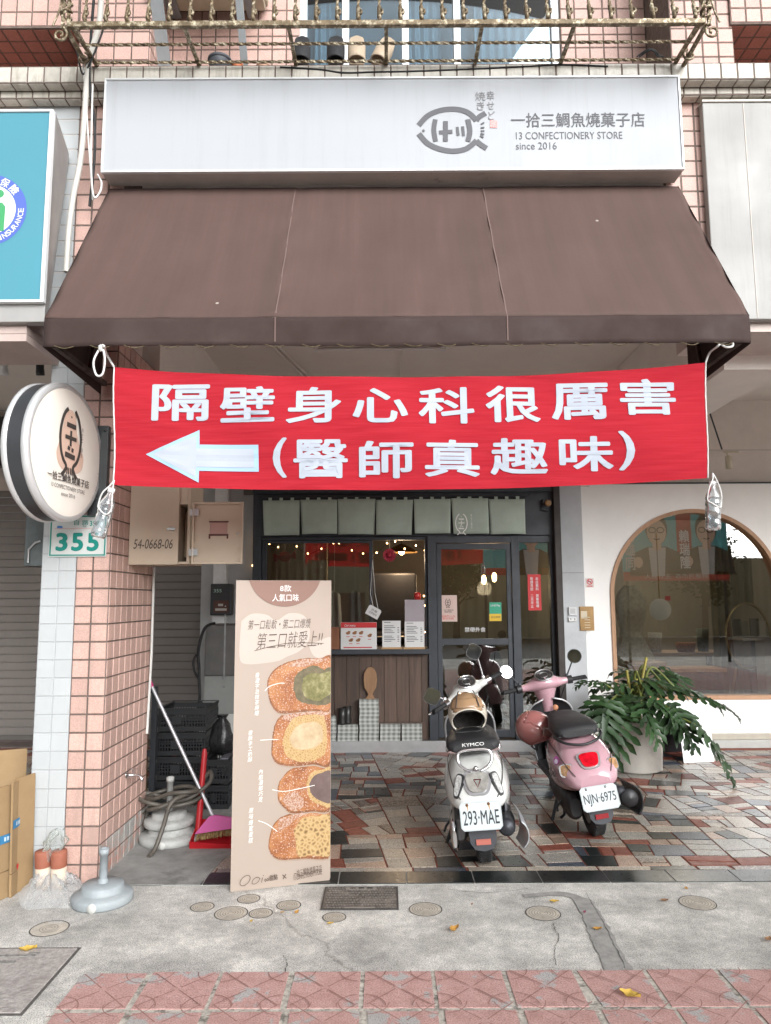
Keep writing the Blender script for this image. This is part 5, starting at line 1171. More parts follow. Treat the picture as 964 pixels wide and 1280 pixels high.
# ================================================================== NEIGHBOURS' SIGNS
bs = thing('insurance_signboard', 'sky blue insurance office light box sign at the left edge', 'signboard', (-3.2, 3.92, 3.26))
bz0, bz1 = 3.255, 4.41; bx = -1.895
b_ = MB(); b_.box(-6, 3.905, bz0 + .012, bx - .02, 3.925, bz1 - .012); b_.build('face', mat('sky_blue_face', (.062, .225, .285), .4, var=.04, vscale=1.2), bs)
b_ = MB()
for q in ((-6, bz0, bx, bz0 + .014), (-6, bz1 - .014, bx, bz1), (bx - .02, bz0 + .014, bx, bz1 - .014)): b_.box(q[0], 3.895, q[1], q[2], 3.93, q[3])
b_.build('frame', WHITE_PLASTIC, bs, bevel=.002)
b_ = MB(); b_.add([(bx - .001, 3.931, bz0), (bx - .001, 3.931, bz1), (-2.01, 4.375, 4.44), (-2.10, 4.375, bz0 - .0)], [(0, 3, 2, 1)]); b_.box(-6, 3.931, bz0 - .10, bx - .004, 4.0, bz0); b_.add([(-6, 3.931, bz1 - .01), (bx - .001, 3.931, bz1 - .01), (-2.01, 4.375, 4.44), (-6, 4.375, 4.44)], [(0, 1, 2, 3)])
b_.add([(-6, 3.96, bz0 - .002), (bx - .004, 3.96, bz0 - .002), (-2.10, 4.375, bz0 - .002), (-6, 4.375, bz0 - .002)], [(3, 2, 1, 0)])
b_.build('casing', mat('galvanised_sheet', (.40, .39, .38), .4, metal=.45, var=.12, vscale=2), bs)
lg_c = P(-14, 262, 3.9); b_ = MB(); f = FRONT(lg_c.x, 3.9035, lg_c.z)
r_o = P(33, 262, 3.9).x - lg_c.x; r_i = P(19.5, 262, 3.9).x - lg_c.x
b_.poly(arc(0, 0, r_o, 0, 354, 59), f); b_.build('emblem_ring', mat('violet_blue', (.075, .12, .42), .4), bs)
b_ = MB(); b_.poly(arc(0, 0, r_i, 0, 354, 59), (f[0] - Vector((0, .0012, 0)), f[1], f[2], f[3])); b_.build('emblem_disc', WHITE_PRINT, bs)
b_ = MB(); q = P(-3, 252, 3.9); s_ = r_i / .145
b_.poly(arc(.0, 0, .024, 0, 340, 17), FRONT(q.x + .01, 3.901, P(0, 242, 3.9).z)); b_.poly([(-.03, -.165), (.028, -.165), (.03, -.02), (.01, .005), (-.03, .005)], FRONT(P(0, 262, 3.9).x, 3.901, P(0, 254, 3.9).z)); b_.build('figure_emblem', mat('leaf_green', (.05, .28, .11), .4), bs)
rm = (r_o + r_i) / 2
for k, ch in enumerate('INSURANCE'):
    a_ = R(-66 + k * 8.1); text(ch, 'lettering', WHITE_PRINT, bs, (f[0] + Vector((rm * math.cos(a_), -.002, rm * math.sin(a_))), f[1], f[2], f[3]), h=.032, w=(.010 if ch == 'I' else .024), bold=.02, off=0, rot=a_ + math.pi / 2)
for ch, a_ in (('康', 88), ('保', 63), ('險', 41)):
    text(ch, 'lettering', WHITE_PRINT, bs, (f[0] + Vector((rm * math.cos(R(a_)), -.002, rm * math.sin(R(a_)))), f[1], f[2], f[3]), h=.052, w=.052, bold=.025, off=0, rot=R(a_) - math.pi / 2)
wp = thing('blank_signboard', 'plain white sign panel of the right neighbour', 'signboard', (3.5, 4.25, 3.25))
wx = P(886, 260, 4.34).x; wa, wb_z = P(925, 399, 4.34).z, P(925, 128, 4.34).z; b_ = MB(); b_.box(wx, 4.34, wa, 7.5, 4.397, wb_z); b_.build('panel', mat('off_white_stone', (.30, .294, .284), .6, var=.04, vscale=3, dirt=(.245, .233, .217), dscale=2, dlo=.5, dhi=.85, dmap=(8, 8, .5)), wp, bevel=.006)
b_ = MB(); b_.box(2.3, 4.337, wa + .01, 2.304, 4.34, wb_z - .01); b_.build('joint', mat('warm_joint', (.55, .5, .44), .7), wp)
b_ = MB(); b_.box(wx - .004, 4.33, wb_z + .001, 7.5, 4.397, wb_z + .014); b_.build('cap_strip', CREAM_TILE, wp)

# ================================================================== WINDOW GRILLE of wrought iron
gr = thing('window_grille', 'weathered gilt wrought iron balcony grille with twisted bars above the signboard', 'grille', (0, 4.3, 4.955))
IRON = mat('weathered_gilt_iron', (.13, .095, .055), .5, metal=.45, var=.4, vscale=30, dirt=(.50, .44, .32), dscale=26, dlo=.5, dhi=.62, bump=.3, bscale=90)
GY = 3.9; gz = 4.937; gx0, gx1 = -1.835, 1.875
def twisted(mb, p, q, r=.011, turns=None):
    p = Vector(p); q = Vector(q); L = (q - p).length; n = max(4, int(L / .018))
    mb.tube([p.lerp(q, i / n) for i in range(n + 1)], r, 4, smooth=False, twist=.55)
b_ = MB(); b_.bar((gx0, GY, gz), (gx1, GY, gz), .03, .034); b_.bar((gx0 - .02, GY + .02, gz + .0), (gx0 - .02, 4.9, gz + .0), .022, .022); b_.bar((gx1 + .02, GY + .02, gz), (gx1 + .02, 4.9, gz), .022, .022)
b_.build('bottom_rail', IRON, gr, bevel=.004)
b_ = MB(); twisted(b_, (gx0 + .02, 4.05, gz), (gx1 - .02, 4.05, gz), .010); b_.build('twisted_rail', IRON, gr)
b_ = MB(); twisted(b_, (gx0 + .03, 4.21, gz + .01), (gx1 - .03, 4.21, gz + .01), .010); b_.build('twisted_rail', IRON, gr)
for x in (gx0 + .03, -1.16, -.55, 0.02, .58, 1.12, gx1 - .03):
    b_ = MB(); b_.bar((x, GY + .015, gz - .006), (x, 4.40, gz + .03), .022, .016); b_.build('floor_bar', IRON, gr)
x = gx0 + .1; k = 0
while x < gx1 - .03:
    b_ = MB(); twisted(b_, (x, GY, gz + .10), (x + random.uniform(-.006, .006), GY + .0, 5.95), .0095)
    b_.tube(smooth_path([(x, GY, gz + .11), (x, GY - .012, gz + .06), (x, GY - .02, gz + .03), (x + .004, GY - .004, gz + .018)], 4), .013, 6)
    b_.tube(smooth_path([(x, GY - .006, gz + .085), (x + .018, GY - .02, gz + .07), (x + .014, GY - .024, gz + .045), (x - .002, GY - .018, gz + .05)], 4), .008, 5)
    b_.build('bar', IRON, gr); x += .1225; k += 1
for sx in (gx0, gx1):
    sg_ = -1 if sx < 0 else 1
    b_ = MB()
    for dx in (0, .03 * sg_): twisted(b_, (sx + dx, GY, gz - .02), (sx + dx, GY, 5.9), .013)
    for j in range(10): b_.tube([(sx + .015 * sg_ + .03 * math.cos(t), GY + .03 * math.sin(t), gz + .05 + j * .09 + t * .006) for t in [i * .6 for i in range(12)]], .007, 5)
    b_.build('corner_post', IRON, gr)
    b_ = MB()
    def scroll(c, r, a0, turns=1.4):
        return [Vector(c) + Vector((sg_ * r * (1 - i / 34) * math.cos(a0 + i * turns * 6.283 / 26), 0, r * (1 - i / 34) * math.sin(a0 + i * turns * 6.283 / 26))) for i in range(27)]
    b_.tube(scroll((sx + sg_ * .05, GY + .01, gz - .05), .045, 1.8), .008, 6); b_.tube(scroll((sx + sg_ * .02, GY + .26, gz - .0), .04, 1.8), .008, 6)
    b_.tube(smooth_path([(sx, GY, gz + .02), (sx - sg_ * .0, GY + .12, gz + .03), (sx - sg_ * .02, GY + .26, gz + .02), (sx - sg_ * .02, 4.42, gz + .03)], 5), .008, 6)
    b_.tube(smooth_path([(sx + sg_ * .02, GY, 5.9), (sx + sg_ * .13, GY, 5.5), (sx + sg_ * .05, GY, 5.12), (sx + sg_ * .09, GY, gz)], 6), .006, 6)
    b_.build('scroll', IRON, gr)
# pipes inside the grille corners
for k, px in enumerate((130, 833)):
    p = P(px, 50, 4.7); pp = MB(); pp.tube([(p.x, 4.72, 4.956), (p.x, 4.72, 6.2)], .022, 10)
    for z in (5.15, 5.45, 5.75): pp.lathe([(.022, 0), (.03, 0), (.03, .05), (.022, .05)], (p.x, 4.72, z), n=10)
    solo(pp, 'bamboo_pole', mat('yellowed_pipe', (.42, .33, .17), .6, var=.3, vscale=14), ['yellowed pipe standing inside the left end of the window grille', 'yellowed pipe standing inside the right end of the window grille'][k], 'pipe', 'yellowed pipes behind the grille')
# air conditioner on brackets, seen from below
acx0, acx1, acz0, _ = RC(133, 0, 313, 14, 4.45)
ac = thing('air_conditioner', 'underside of a beige air conditioner box on grey brackets behind the grille', 'air conditioner', (-1.2, 4.5, acz0))
ACB = mat('aged_beige_sheet', (.46, .40, .30), .6, var=.15, vscale=4, dirt=(.22, .16, .1), dscale=4, dlo=.55, dhi=.75)
acz = P(300, 14, 4.84).z; b_ = MB(); b_.box(-1.56, 4.30, acz + .04, -.83, 4.86, acz + .7); b_.build('casing', ACB, ac, bevel=.02)
b_ = MB(); b_.box(-1.54, 4.28, acz, -.85, 4.84, acz + .039); b_.build('drip_tray', ACB, ac, bevel=.006)
b_ = MB(); b_.lathe([(0, 0), (.014, 0)], (-1.15, 4.6, acz - .001), (0, 0, -1), 10); b_.build('drain_hole', BLACK_PLASTIC, ac)
BRK = mat('grey_bracket_paint', (.26, .275, .285), .5, var=.15)
for x, w in ((-1.52, .10), (-.96, .05)):
    b_ = MB(); b_.bar((x, 4.25, acz - .012), (x, 4.88, acz - .012), w, .02); b_.bar((x, 4.3, acz - .03), (x, 4.86, 5.0), w, .014); b_.build('bracket', BRK, ac)
# pots and slippers on the ledge
def pot(px, py, w, h, c, lab, rim=True, Y=4.325):
    p = P(px, py, Y); b_ = MB(); z = 4.9592 + .0; r = w / 2
    b_.lathe([(0, 0), (r * .72, 0), (r * .92, h * .8), (r * .92, h * .82), (r, h * .82), (r, h), (r * .88, h), (r * .8, h * .8), (r * .68, .01), (0, .01)], (p.x, Y, z), n=22)
    solo(b_, 'flower_pot', mat('pot_' + lab.split()[0], c, .6, var=.1), lab, 'flower pot', 'pots on the ledge', loc=(p.x, Y, z))
pot(275, 78, .155, .09, (.055, .06, .07), 'charcoal plastic flower pot on the cream ledge')
pot(297.5, 79, .075, .055, (.45, .13, .05), 'orange small flower pot on the cream ledge beside a charcoal one')
pot(330, 81, .11, .035, (.45, .26, .18), 'terracotta shallow saucer pot on the cream ledge beside the window frame')
def slipper(px, c, lab, tilt=0., Y=4.275):
    p = P(px, 75, Y); base = Vector((p.x, Y, 4.9592)); m_ = mat('slipper_' + lab.split()[0], c, .75, var=.1); t = thing('slipper', lab, 'slipper', base, 'slippers standing on the ledge', rot=(0, tilt, 0))
    w = .055; L = .235
    def sole(z):
        k = z / L; return w * (.82 + .18 * math.sin(math.pi * min(1, k * 1.15))) * (1 if k < .86 else math.sqrt(max(.02, 1 - ((k - .86) / .14) ** 2)))
    b_ = MB(); N = 16; rows = [(sole(L * i / N), L * i / N) for i in range(N + 1)]
    outl = [(x, z) for x, z in rows] + [(-x, z) for x, z in rows[::-1]]
    b_.poly(outl, (Vector((0, .0, 0)), Vector((1, 0, 0)), Vector((0, .18, 1)).normalized(), Vector((0, -1, .18)).normalized()), .022); b_.build('sole', m_, t, local=True, bevel=.004)
    b_ = MB(); nrm = Vector((0, -1, .18)).normalized(); up = Vector((0, .18, 1)).normalized()
    b_.grid(lambda a, c_: up * (L * (.05 + .55 * c_)) + Vector((1, 0, 0)) * (-math.cos(math.pi * a)) * w * .98 + nrm * (.022 + (.055 - .02 * c_ + .0) * math.sin(math.pi * a)), 16, 8)
    b_.build('upper', m_, t, local=True, solid=.006)
slipper(377, (.018, .018, .02), 'black slipper standing upright on the ledge, nearer the window mullion at its left'); slipper(420, (.018, .018, .02), 'black slipper standing upright on the ledge, next to the beige pair')
slipper(446, (.42, .33, .24), 'beige slipper standing upright on the ledge beside a black slipper'); slipper(472, (.42, .33, .24), 'beige slipper leaning over sideways on the ledge at the end of the row', .35)
b_ = MB(); b_.tube(smooth_path([P(x, y, 4.245) + Vector((0, 0, .0)) for x, y in ((350, 84), (400, 87), (430, 91), (470, 90), (520, 89), (600, 86), (660, 83), (700, 81), (760, 83))], 5), .006, 6)
solo(b_, 'ledge_cable', BLACK_RUBBER, 'thin black cable trailing along the cream ledge above the signboard', 'cable')
b_ = MB(); c0 = P(813, 76, 4.3)
for r in (.06, .075): b_.tube([c0 + Vector((r * math.cos(t) * 1.1, .02 * math.sin(3 * t), .03 + r * .5 * math.sin(t))) for t in [i * .4 for i in range(9)]], .005, 6)
solo(b_, 'cable_coil', BLACK_RUBBER, 'coil of black cable lying on the right end of the ledge', 'cable')
# cables and conduit running down the facade between the two signs
def cable(pts, r, m, name, lab, Y=4.30):
    b_ = MB(); b_.tube(smooth_path([P(*q, Y) if len(q) == 2 else P(q[0], q[1], q[2]) for q in pts], 6), r, 8); return solo(b_, name, m, lab, 'cable' if 'cable' in name else 'pipe')
cable([(127, -10, 4.1), (124, 30, 4.12), (112, 75, 4.18), (108, 110, 4.2), (105, 160, 4.22), (100, 205, 4.25), (92, 245, 4.27), (86, 290, 4.28), (83, 340, 4.28)], .018, mat('grey_conduit', (.5, .48, .44), .6, var=.1), 'flexible_pipe', 'pale corrugated flexible pipe running down beside the signboard')
cable([(118, -10, 4.08), (113, 60, 4.16), (112, 105, 4.2), (118, 150, 4.23), (118, 200, 4.25), (112, 258, 4.3)], .009, BLACK_RUBBER, 'black_cable', 'thick black cable running down the facade left of the signboard')
cable([(104, 78, 4.19), (107, 120, 4.2), (111, 180, 4.22), (116, 250, 4.28)], .005, WHITE_CORD, 'white_cable', 'thin straight white cable down the facade left of the signboard')
cable([(116, 105, 4.2), (114, 200, 4.23), (117, 245, 4.26), (125, 240, 4.27), (127, 228, 4.27), (122, 218, 4.27)], .006, WHITE_CORD, 'looped_cable', 'white cable looping up at the lower left corner of the signboard')
cable([(96, 60, 4.16), (103, 92, 4.19), (112, 80, 4.17), (128, 40, 4.12), (135, 5, 4.1)], .006, BLACK_RUBBER, 'tangled_cable', 'short dark cable slung from the left corner of the grille')

# ================================================================== ELECTRIC METER CABINET on the pillar side
ELY = 4.69
ec = thing('meter_cabinet', 'beige steel meter cabinet with its right door swung open', 'cabinet', (-1.45, ELY, 1.84))
BEIGE = mat('beige_enamel', (.47, .385, .29), .5, var=.04, vscale=4, dirt=(.35, .27, .19), dscale=3, dlo=.62, dhi=.82); BEIGE2 = mat('beige_enamel_inside', (.36, .29, .19), .6, var=.1)
cx0 = XR + .006; cx1 = P(221, 660, ELY).x; cz0 = P(190, 705, ELY).z; cz1 = 2.55; zt5 = P(235, 630, ELY).z
b_ = MB(); xe = P(242, 660, ELY + .1).x; th2 = .018
b_.box(cx0, ELY + .02, cz0, cx1, ELY + .34, cz1); b_.box(cx1, ELY + .32, cz0, xe, ELY + .34, cz1)
b_.box(cx1, ELY + .02, cz0, xe, ELY + .319, cz0 + .015); b_.box(xe - .02, ELY + .02, cz0 + .015, xe, ELY + .32, cz1); b_.box(cx1, ELY + .02, zt5, xe - .02, ELY + .319, cz1)
b_.build('body', BEIGE, ec, bevel=.003)
b_ = MB(); b_.box(cx0, ELY, cz0 - .004, cx1 + .012, ELY + .019, cz1); o = b_.build('door', BEIGE, ec, bevel=.003)
q = P(216, 661.5, ELY); b_ = MB(); b_.lathe([(0, .02), (.012, .018), (.012, 0)], (q.x, ELY, q.z), (0, -1, 0), 12); b_.bar((q.x - .03, ELY - .018, q.z), (q.x + .02, ELY - .018, q.z), .01, .014); b_.build('handle', STEEL, o)
text_px('54-0668-06', 'lettering', DARK_PRINT, o, 167, 674, 216, 686, ELY - .0005, shear=.2)
b_ = MB(); b_.box(cx1 + .01, ELY + .16, cz0 + .05, xe - .022, ELY + .2, cz0 + .35); b_.build('meter_rack', BEIGE2, ec)
b_ = MB()
for z in (.08, .2, .3): b_.tube([(cx1 + .05, ELY + .15, cz0 + z), (cx1 + .05, ELY + .13, cz0 + z + .06)], .006, 6)
b_.build('fuses', BLACK_PLASTIC, ec)
dx0, dx1, dz0_, dz1_ = RC(241, 628, 304, 705, ELY - .02)
d2 = MB(); wx0_, wx1_, wz0_, wz1_ = RC(262.5, 653, 284.5, 667.5, ELY - .02); dy = ELY - .02
for q in ((dx0, dz0_, wx0_, dz1_), (wx1_, dz0_, dx1, dz1_), (wx0_, dz0_, wx1_, wz0_), (wx0_, wz1_, wx1_, dz1_)): d2.box(q[0], dy, q[1], q[2], dy + .004, q[3])
for q in ((dx0, dz0_, dx1, dz0_ + .012), (dx0, dz1_ - .012, dx1, dz1_), (dx1 - .014, dz0_ + .012, dx1, dz1_ - .012), (dx0, dz0_ + .012, dx0 + .012, dz1_ - .012)): d2.box(q[0], dy - .018, q[1], q[2], dy - .0002, q[3])
do = d2.build('door', BEIGE, ec); do['label'] = 'open right door with a small clear window'
b_ = MB(); b_.box(wx0_ - .003, dy + .0045, wz0_ - .003, wx1_ + .003, dy + .008, wz1_ + .003); b_.build('window', mat('pinkish_acrylic', (.42, .26, .22), .25), do)
b_ = MB(); b_.box(wx0_ - .006, dy - .004, wz1_, wx1_ + .006, dy - .0005, wz1_ + .008); b_.box(wx0_ - .006, dy - .004, wz0_ - .012, wx1_ + .006, dy - .0005, wz0_)
for x in (wx0_ - .006, wx1_ - .004): b_.box(x, dy - .004, wz0_ - .03, x + .010, dy - .0005, wz0_ - .0125)
b_.build('window_bracket', mat('dark_red_bracket', (.09, .03, .025), .5), do)
b_ = MB()
for z in (dz0_ + .05, dz1_ - .09):
    b_.tube([(dx0 + .005, dy - .01, z), (dx0 + .005, dy - .01, z + .05)], .009, 8); b_.box(dx0 + .012, dy - .021, z + .004, dx0 + .04, dy - .0185, z + .046); b_.box(dx0 - .022, dy - .006, z + .004, dx0 - .004, dy + .0, z + .046)
b_.build('hinge', STEEL, do)
b_ = MB(); b_.lathe([(0, .004), (.007, .003), (.007, 0)], (dx1 - .035, dy, P(300, 667, dy).z), (0, -1, 0), 10); b_.build('lock', STEEL, do)
# pipe down the pillar flank, tap
b_ = MB(); b_.tube(smooth_path([(XR + .02, 5.17, cz0), (XR + .022, 5.17, 1.3), (XR + .018, 5.17, 1.05), (XR + .012, 5.16, .7)], 5), .009, 8); solo(b_, 'thin_pipe', mat('white_pipe', (.6, .6, .57), .5), 'thin white pipe running down the back edge of the tiled pillar', 'pipe')
tp_ = P(150, 970, 4.78); ty = 4.78
t = thing('water_tap', 'small chrome water tap on the pink tiled side of the pillar', 'tap', (XR + .012, ty, .49))
zt_ = (lambda q: q.z)(P(152, 969, ty))
b_ = MB(); b_.lathe([(0, 0), (.018, 0), (.018, .006), (.009, .008), (.009, .06)], (XR + .009, ty, zt_), (1, 0, 0), 12); b_.tube(smooth_path([(XR + .05, ty, zt_), (XR + .09, ty, zt_ - .002), (XR + .11, ty - .005, zt_ - .02), (XR + .112, ty - .005, zt_ - .035)], 4), .009, 8); b_.build('spout', CHROME, t)
b_ = MB(); b_.tube([(XR + .055, ty, zt_), (XR + .055, ty, zt_ + .035)], .006, 8); b_.bar((XR + .03, ty, zt_ + .038), (XR + .08, ty, zt_ + .038), .009, .008); b_.build('handle', CHROME, t)
# ---- fittings under the ceilings
b_ = MB(); p0, p1 = P(392, 441, 6.3), P(558, 443, 6.3)
t = thing('tube_light', 'unlit tube light fitting on the arcade ceiling above the banner', 'lamp', ((p0.x + p1.x) / 2, 6.3, CZ))
b_.box(p0.x, 6.28, CZ - .045, p1.x, 6.36, CZ - .001); b_.build('batten', mat('cream_batten', (.55, .52, .47), .5), t, bevel=.004)
b_ = MB(); b_.tube([(p0.x + .03, 6.32, CZ - .065), (p1.x - .03, 6.32, CZ - .065)], .014, 10); b_.build('tube', WHITE_PLASTIC, t)
b_ = MB()
for x in (p0.x + .01, p1.x - .04): b_.box(x, 6.30, CZ - .085, x + .03, 6.34, CZ - .046)
b_.build('holder', WHITE_PLASTIC, t)
for k, (px, m_, lab) in enumerate(((50, BLACK_PLASTIC, 'black track spotlight under the left neighbour ceiling'), (5, WHITE_PLASTIC, 'white track spotlight at the left edge of the ceiling'))):
    p = P(px, 460, 5.2); t = thing('spotlight', lab, 'spotlight', (p.x, 5.2, p.z), 'track spotlights of the left neighbour')
    zc = P(px, 449, 5.2).z
    b_ = MB(); b_.box(p.x - .035, 5.18, zc - .012, p.x + .035, 5.22, zc + .004); b_.tube([(p.x - .025, 5.2, zc - .01), (p.x - .025, 5.2, zc - .07)], .005, 6); b_.tube([(p.x + .025, 5.2, zc - .01), (p.x + .025, 5.2, zc - .07)], .005, 6); b_.build('yoke', m_, t)
    b_ = MB(); b_.lathe([(0, .045), (.024, .045), (.026, .01), (.03, -.03), (.03, -.055), (.024, -.055), (.02, -.02), (0, -.02)], (p.x, 5.2, zc - .065), (0, -.25, 1), 14); b_.build('head', m_, t)
zc = P(50, 449, 5.2).z
b_ = MB(); b_.box(-6, 5.19, zc + .005, XL - .01, 5.21, zc + .025); b_.box(-3.0, 5.195, zc + .025, -2.98, 5.205, CZ); solo(b_, 'light_track', mat('track_paint', (.40, .36, .33), .5), 'pale lighting track under the left neighbour ceiling', 'track')
acl = P(5, 550, 8.5); b_ = MB(); b_.box(acl.x - .8, 8.45, P(5, 583, 8.5).z, acl.x + .13, 8.615, P(5, 522, 8.5).z); solo(b_, 'dark_screen', mat('dark_screen_paint', (.03, .03, .033), .35), 'dark panel high on the wall above the shutter at the left edge', 'panel')
# right neighbour: hanging rod, track with spotlight
zt3 = P(903, 563, 7.2); t = thing('light_track', 'thin pale lighting track across the right neighbour arcade', 'track', (5, 7.2, zt3.z))
b_ = MB(); b_.box(P(880, 563, 7.2).x - .05, 7.19, zt3.z - .008, 9, 7.21, zt3.z + .008); b_.build('rail', mat('pale_track', (.5, .46, .42), .5), t)
b_ = MB(); q0 = P(874, 476, 7.0); b_.tube([(q0.x, 7.0, min(q0.z, CZ)), (zt3.x, 7.2, zt3.z)], .008, 8); b_.lathe([(.012, 0), (.02, 0), (.02, .02), (.0, .02)], (q0.x, 7.0, min(q0.z, CZ) - .02), n=10); b_.build('hanging_rod', BLACK_METAL, t)
p = P(911, 578, 7.2); t2 = thing('spotlight', 'cream cylinder spotlight hanging from the right hand track', 'spotlight', (p.x, 7.2, p.z), None)
b_ = MB(); b_.lathe([(0, .065), (.025, .065), (.03, .06), (.03, -.065), (.022, -.065), (.02, -.03), (0, -.03)], p, n=16); b_.build('head', mat('cream_spot', (.48, .43, .32), .4), t2)
b_ = MB(); b_.tube([p + Vector((0, 0, .06)), (p.x - .02, 7.2, zt3.z - .009)], .008, 6); b_.box(p.x - .04, 7.185, zt3.z - .024, p.x + .1, 7.215, zt3.z - .009); b_.build('arm', mat('cream_spot', (.48, .43, .32), .4), t2)
# ================================================================== POSTER BOARD
PA, PB = Vector((-.868, 4.262, .003)), Vector((-.328, 4.416, .003))
pu = (PB - PA).normalized(); PW = (PB - PA).length; pn_ = Vector((pu.y, -pu.x, 0)); PH = 1.715; pv_ = Vector((0, 0, 1))
po = thing('poster_board', 'tall beige poster board with four stacked filled buns standing on the granite threshold', 'poster', (PA + PB) / 2)
CARD = mat('poster_card', (.36, .29, .24), .55, var=.02, vscale=2)
b_ = MB(); f = (PA, pu, pv_, pn_)
b_.poly([(.01, 0), (PW - .02, .0), (PW - .005, .006), (PW, .02), (PW, PH), (0, PH), (0, 0)], f, .008, 0, -.008); b_.build('board', CARD, po)
b_ = MB(); c = PA + pu * PW / 2; b_.bar(c - pn_ * .012 + Vector((0, 0, 1.0)), c - pn_ * .32 + Vector((0, 0, .01)), .10, .008); b_.bar(c - pn_ * .012 + Vector((0, 0, .3)), c - pn_ * .22 + Vector((0, 0, .3)), .02, .006); b_.build('easel_leg', CARD, po)
def pp2(px, py):
    u = (px - 288.5) / 124.5; yt = 726 - 2 * u; yb = 1115.5 - 14 * u
    return u * PW, (yb - py) / (yb - yt) * PH
def c3(pts): return [pp2(280 + x / 6.247, 715 + y / 6.247) for x, y in pts]
def c4(pts): return [pp2(280 + x / 5.953, 910 + y / 5.953) for x, y in pts]
def blob(pts, jag=0., k=5, closed=True):
    v = [Vector((x, y, 0)) for x, y in pts]; v = v + [v[0]] if closed else v
    q = [(min(p.x, PW - .002) + random.uniform(-jag, jag) * (p.x < PW - .03), p.y + random.uniform(-jag, jag)) for p in smooth_path(v, k)][:-1]
    q = [(min(x, PW - .002), y) for x, y in q]
    a = sum(q[i][0] * q[(i + 1) % len(q)][1] - q[(i + 1) % len(q)][0] * q[i][1] for i in range(len(q)))
    return q if a > 0 else q[::-1]
def print_mat(name, stops, scale, kind='NOISE', fleck=None, fs=90, flo=.6):
    m, n, l, b = nodes_of(name); tc = n.new('ShaderNodeTexCoord')
    if kind == 'NOISE':
        t = n.new('ShaderNodeTexNoise'); t.inputs['Detail'].default_value = 6; t.inputs['Roughness'].default_value = .7; o = 'Fac'
    else:
        t = n.new('ShaderNodeTexVoronoi'); t.feature = 'DISTANCE_TO_EDGE'; o = 'Distance'
    t.inputs['Scale'].default_value = scale; l.new(tc.outputs['Object'], t.inputs['Vector']); r = ramp(n, stops); l.new(t.outputs[o], r.inputs[0]); cur = r.outputs[0]
    if fleck:
        t2 = n.new('ShaderNodeTexNoise'); t2.inputs['Scale'].default_value = fs; t2.inputs['Detail'].default_value = 3; l.new(tc.outputs['Object'], t2.inputs['Vector'])
        r2 = ramp(n, [(flo, (0, 0, 0)), (flo + .06, (1, 1, 1))]); l.new(t2.outputs['Fac'], r2.inputs[0]); mx = n.new('ShaderNodeMix'); mx.data_type = 'RGBA'; mx.inputs['B'].default_value = (*fleck, 1)
        l.new(r2.outputs[0], mx.inputs['Factor']); l.new(cur, mx.inputs['A']); cur = mx.outputs['Result']
    l.new(cur, b.inputs['Base Color']); b.inputs['Roughness'].default_value = .55; return m
CRUST = print_mat('printed_crust', [(.30, (.17, .05, .014)), (.46, (.31, .105, .03)), (.6, (.40, .17, .06)), (.72, (.46, .25, .11))], 7, fleck=(.5, .37, .3), fs=150, flo=.575)
BROWN = print_mat('printed_dark_crust', [(.3, (.13, .04, .012)), (.65, (.24, .085, .025))], 16, fleck=(.45, .31, .24), fs=150, flo=.6)
SUGAR = print_mat('printed_sugar', [(.44, (.30, .12, .045)), (.56, (.47, .34, .28))], 100)
CRUMB = print_mat('printed_crumb', [(.0, (.48, .34, .16)), (.12, (.42, .27, .11)), (.5, (.26, .14, .05))], 75, 'VOR')
CRUMB2 = print_mat('printed_open_crumb', [(.0, (.48, .34, .16)), (.16, (.40, .25, .1)), (.42, (.15, .08, .03))], 44, 'VOR')
CREAM = print_mat('printed_cream', [(.3, (.37, .25, .13)), (.6, (.49, .38, .24))], 15)
MATCHA = print_mat('printed_matcha', [(.3, (.075, .07, .02)), (.5, (.16, .145, .045)), (.66, (.3, .27, .13))], 20)
CHOC = print_mat('printed_chocolate', [(.3, (.085, .05, .045)), (.7, (.15, .10, .09))], 9)
CAVE = print_mat('printed_cavity', [(.3, (.07, .065, .03)), (.7, (.17, .13, .07))], 24)
SOFT = mat('printed_soft_shadow', (.32, .245, .19), .55)
lay = [0.0006]
def pshape(q, m, nm):
    lay[0] += .00011; b_ = MB(); b_.poly(q, f, 0, 0, lay[0]); return b_.build(nm, m, po)
buns = [
 (c4([(320, 900), (335, 800), (370, 720), (440, 670), (560, 650), (800, 640), (800, 955), (600, 980), (420, 990), (350, 960)]), c4([(360, 850), (370, 760), (430, 700), (510, 690), (500, 800), (510, 920), (420, 930)])),
 (c4([(385, 490), (400, 420), (470, 340), (560, 305), (800, 290), (800, 615), (640, 640), (500, 655), (430, 610), (390, 560)]), c4([(405, 450), (470, 360), (570, 330), (600, 420), (520, 470), (440, 490)])),
 (c4([(335, 180), (345, 60), (380, -40), (460, -95), (600, -110), (800, -130), (800, 280), (650, 295), (480, 310), (380, 290), (340, 240)]), c4([(350, 120), (390, 0), (440, -30), (420, 100), (400, 200)])),
 (c3([(310, 900), (330, 830), (400, 760), (500, 715), (620, 690), (740, 688), (840, 690), (840, 1090), (700, 1110), (560, 1120), (440, 1135), (380, 1110), (330, 1030)]), c3([(330, 920), (350, 860), (500, 850), (540, 930), (520, 1000), (380, 990)]))]
nm_b = 'bun_print'
pshape(blob(c3([(100, 400), (180, 340), (300, 345), (380, 390), (480, 330), (600, 345), (650, 440), (640, 560), (560, 640), (470, 680), (380, 720), (150, 745), (90, 680)])), mat('printed_pale_cloud', (.44, .38, .33), .55), 'cloud_print')
pshape(blob(c3([(640, 580), (700, 560), (840, 520), (840, 680), (700, 680)])), MATS['printed_pale_cloud'], 'cloud_print')
